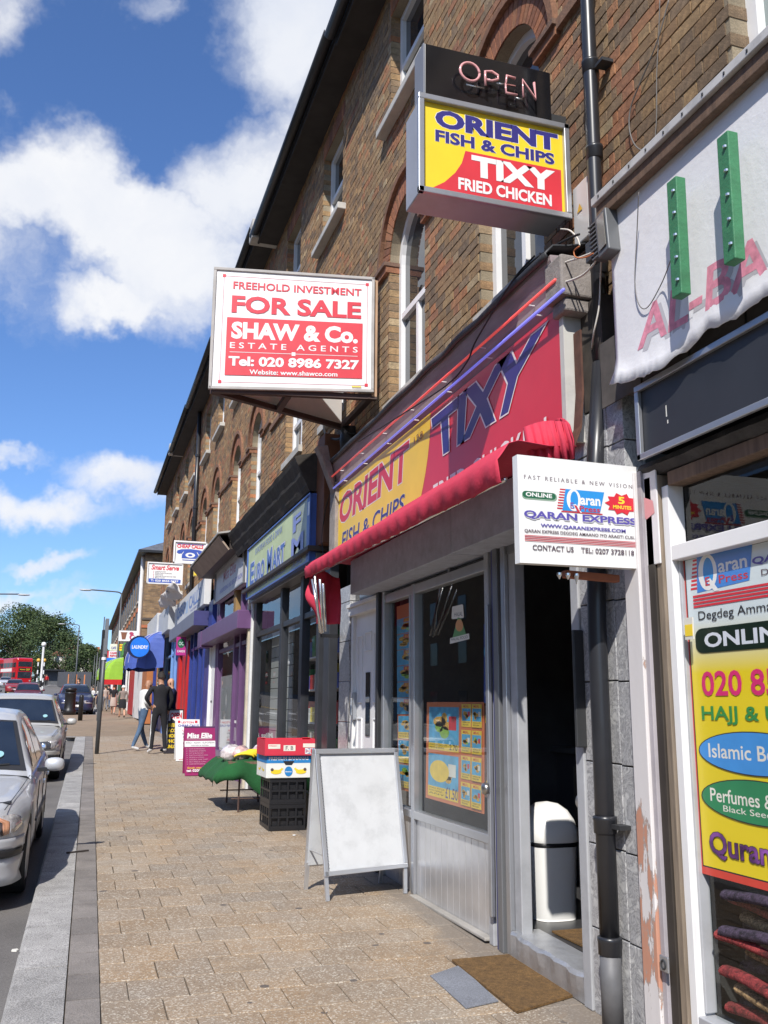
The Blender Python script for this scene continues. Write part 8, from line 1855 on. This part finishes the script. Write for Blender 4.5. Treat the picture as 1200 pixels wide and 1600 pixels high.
def house_far(px, Y, w, h, label, wall):
    x = tx(px, Y); t = thing('house', (x, Y, gz(Y)), label, 'house'); z = gz(Y)-.3; q = MB(); q.box(x-w/2, x+w/2, Y, Y+8, z, z+h); q.build('wall', wall, t)
    q = MB(); q.slab([(x-w/2-.3, Y-.3, z+h), (x+w/2+.3, Y-.3, z+h), (x, Y-.3, z+h+2.4)], (0, 8.6, 0)); rf = q.build('roof', mat('roof_tile_red', (.22, .09, .06), .8, var=.3), t, recalc=True); q = MB(); q.box(x-.4, x+.4, Y+3, Y+3.8, z+h+1.2, z+h+3.3); q.build('chimney', RB, rf)
    for i in range(3):
        for j in range(2): q = MB(); q.box(x-w/2+.7+i*(w-1.2)/3, x-w/2+1.7+i*(w-1.2)/3, Y-.04, Y-.003, z+1.2+2.7*j, z+2.5+2.7*j); f = q.build('window', UPVC, t); q = MB(); q.box(x-w/2+.8+i*(w-1.2)/3, x-w/2+1.6+i*(w-1.2)/3, Y-.06, Y-.041, z+1.3+2.7*j, z+2.4+2.7*j); q.build('pane', WGLASS, f)
house_far(107, 186, 7.0, 5.4, 'pale cream house showing between the trees', mat('render_cream', (.66, .62, .54), .8, var=.1)); house_far(130, 215, 8, 5, 'brick house with red roof beyond the hoarding', mat('render_brickish', (.34, .20, .13), .9, var=.2)); house_far(150, 205, 9, 4.6, 'low far house behind the street posts', mat('render_tan', (.40, .32, .24), .9, var=.2))
hg = thing('hoarding', (tx(115, 130), 130, gz(130)), 'long dark grey hoarding with orange notices up the road', 'hoarding'); HGM = mat('hoarding_grey', (.10, .105, .115), .7, var=.15)
A_, B_ = V3(tx(88, 150), 150, gz(150)), V3(tx(150, 92), 92, gz(92)); B_.x = -1.5+2.3; B_ = V3(.6, 88, gz(88)); n = 22
A_ = V3(tx(90, 150), 150, gz(150)); B_ = V3(tx(143, 100), 100, gz(100))
for i in range(n):
    a, b = A_.lerp(B_, i/n), A_.lerp(B_, (i+.985)/n); a.z = gz(a.y); b.z = gz(b.y); q = MB(); q.add([a, b, b+V3(0, 0, 2.1), a+V3(0, 0, 2.1), a+V3(0, .06, 0), b+V3(0, .06, 0), b+V3(0, .06, 2.1), a+V3(0, .06, 2.1)], [[0,1,2,3],[7,6,5,4],[3,2,6,7],[0,3,7,4],[1,5,6,2]]); q.build('panel', HGM, hg)
for f in (.42, .66, .86): c = A_.lerp(B_, f); c.z = gz(c.y); q = MB(); q.box(c.x-.1, c.x+.45, c.y-.14, c.y-.09, c.z+.6, c.z+1.8); q.build('notice', mat('notice_orange', (.62, .22, .08), .6), hg)
bs = thing('bus_shelter', (tx(80, 150), 150, gz(150)), 'dark bus shelter beside the right hand bus', 'bus shelter'); x = tx(80, 150); z = gz(150)
for (a, b, c, d, e, f) in ((x-1.6, x+1.9, 150, 151.5, z+2.3, z+2.42), (x-1.6, x+1.9, 151.4, 151.46, z+.2, z+2.3)): q = MB(); q.box(a, b, c, d, e, f); q.build('shelter_panel', STEELD if e > z+2 else HGM, bs)
for xx_ in (x-1.55, x+1.85): q = MB(); q.box(xx_-.05, xx_+.05, 150, 150.1, z-.02, z+2.3); q.build('post', STEELD, bs)
for i, (px_, Y, c, lab) in enumerate(((73, 146, REDF, 'person in red waiting by the far bus shelter'), (70, 150, BKC, 'person in black waiting at the far bus shelter'))): person(V3(tx(px_, Y), Y, gz(Y)), R(180), 1.7, lab, (c, BKC, SHB), hair=HBR, fingers=False)
HEDGE = MB()
rr = random.Random(5)
vs = []; fs = []
for k in range(16000):
    x = rr.uniform(-90, 60); Y = 250+rr.uniform(0, 30); hh = 7+3*noise.noise(V3(x*.08, 0, 0))+1.5*noise.noise(V3(x*.3, 2, 0)); p = V3(x, Y, gz(250)+hh*rr.random()**.6); a = V3(rr.gauss(0, 1), rr.gauss(0, 1), rr.gauss(0, 1)).normalized(); b = a.cross(V3(rr.gauss(0, 1), rr.gauss(0, 1), 1)).normalized(); L_ = rr.uniform(.5, 1.1); i0 = len(vs); vs += [p-a*L_*.5, p+b*L_*.4, p+a*L_*.5, p-b*L_*.4]; fs.append([i0, i0+1, i0+2, i0+3])
HEDGE.v = vs; HEDGE.f = fs; HEDGE.m = [0]*len(fs); tag(HEDGE.build('treeline', LEAF[1]), 'far mass of trees along the skyline at the end of the road', 'trees', kind='stuff')
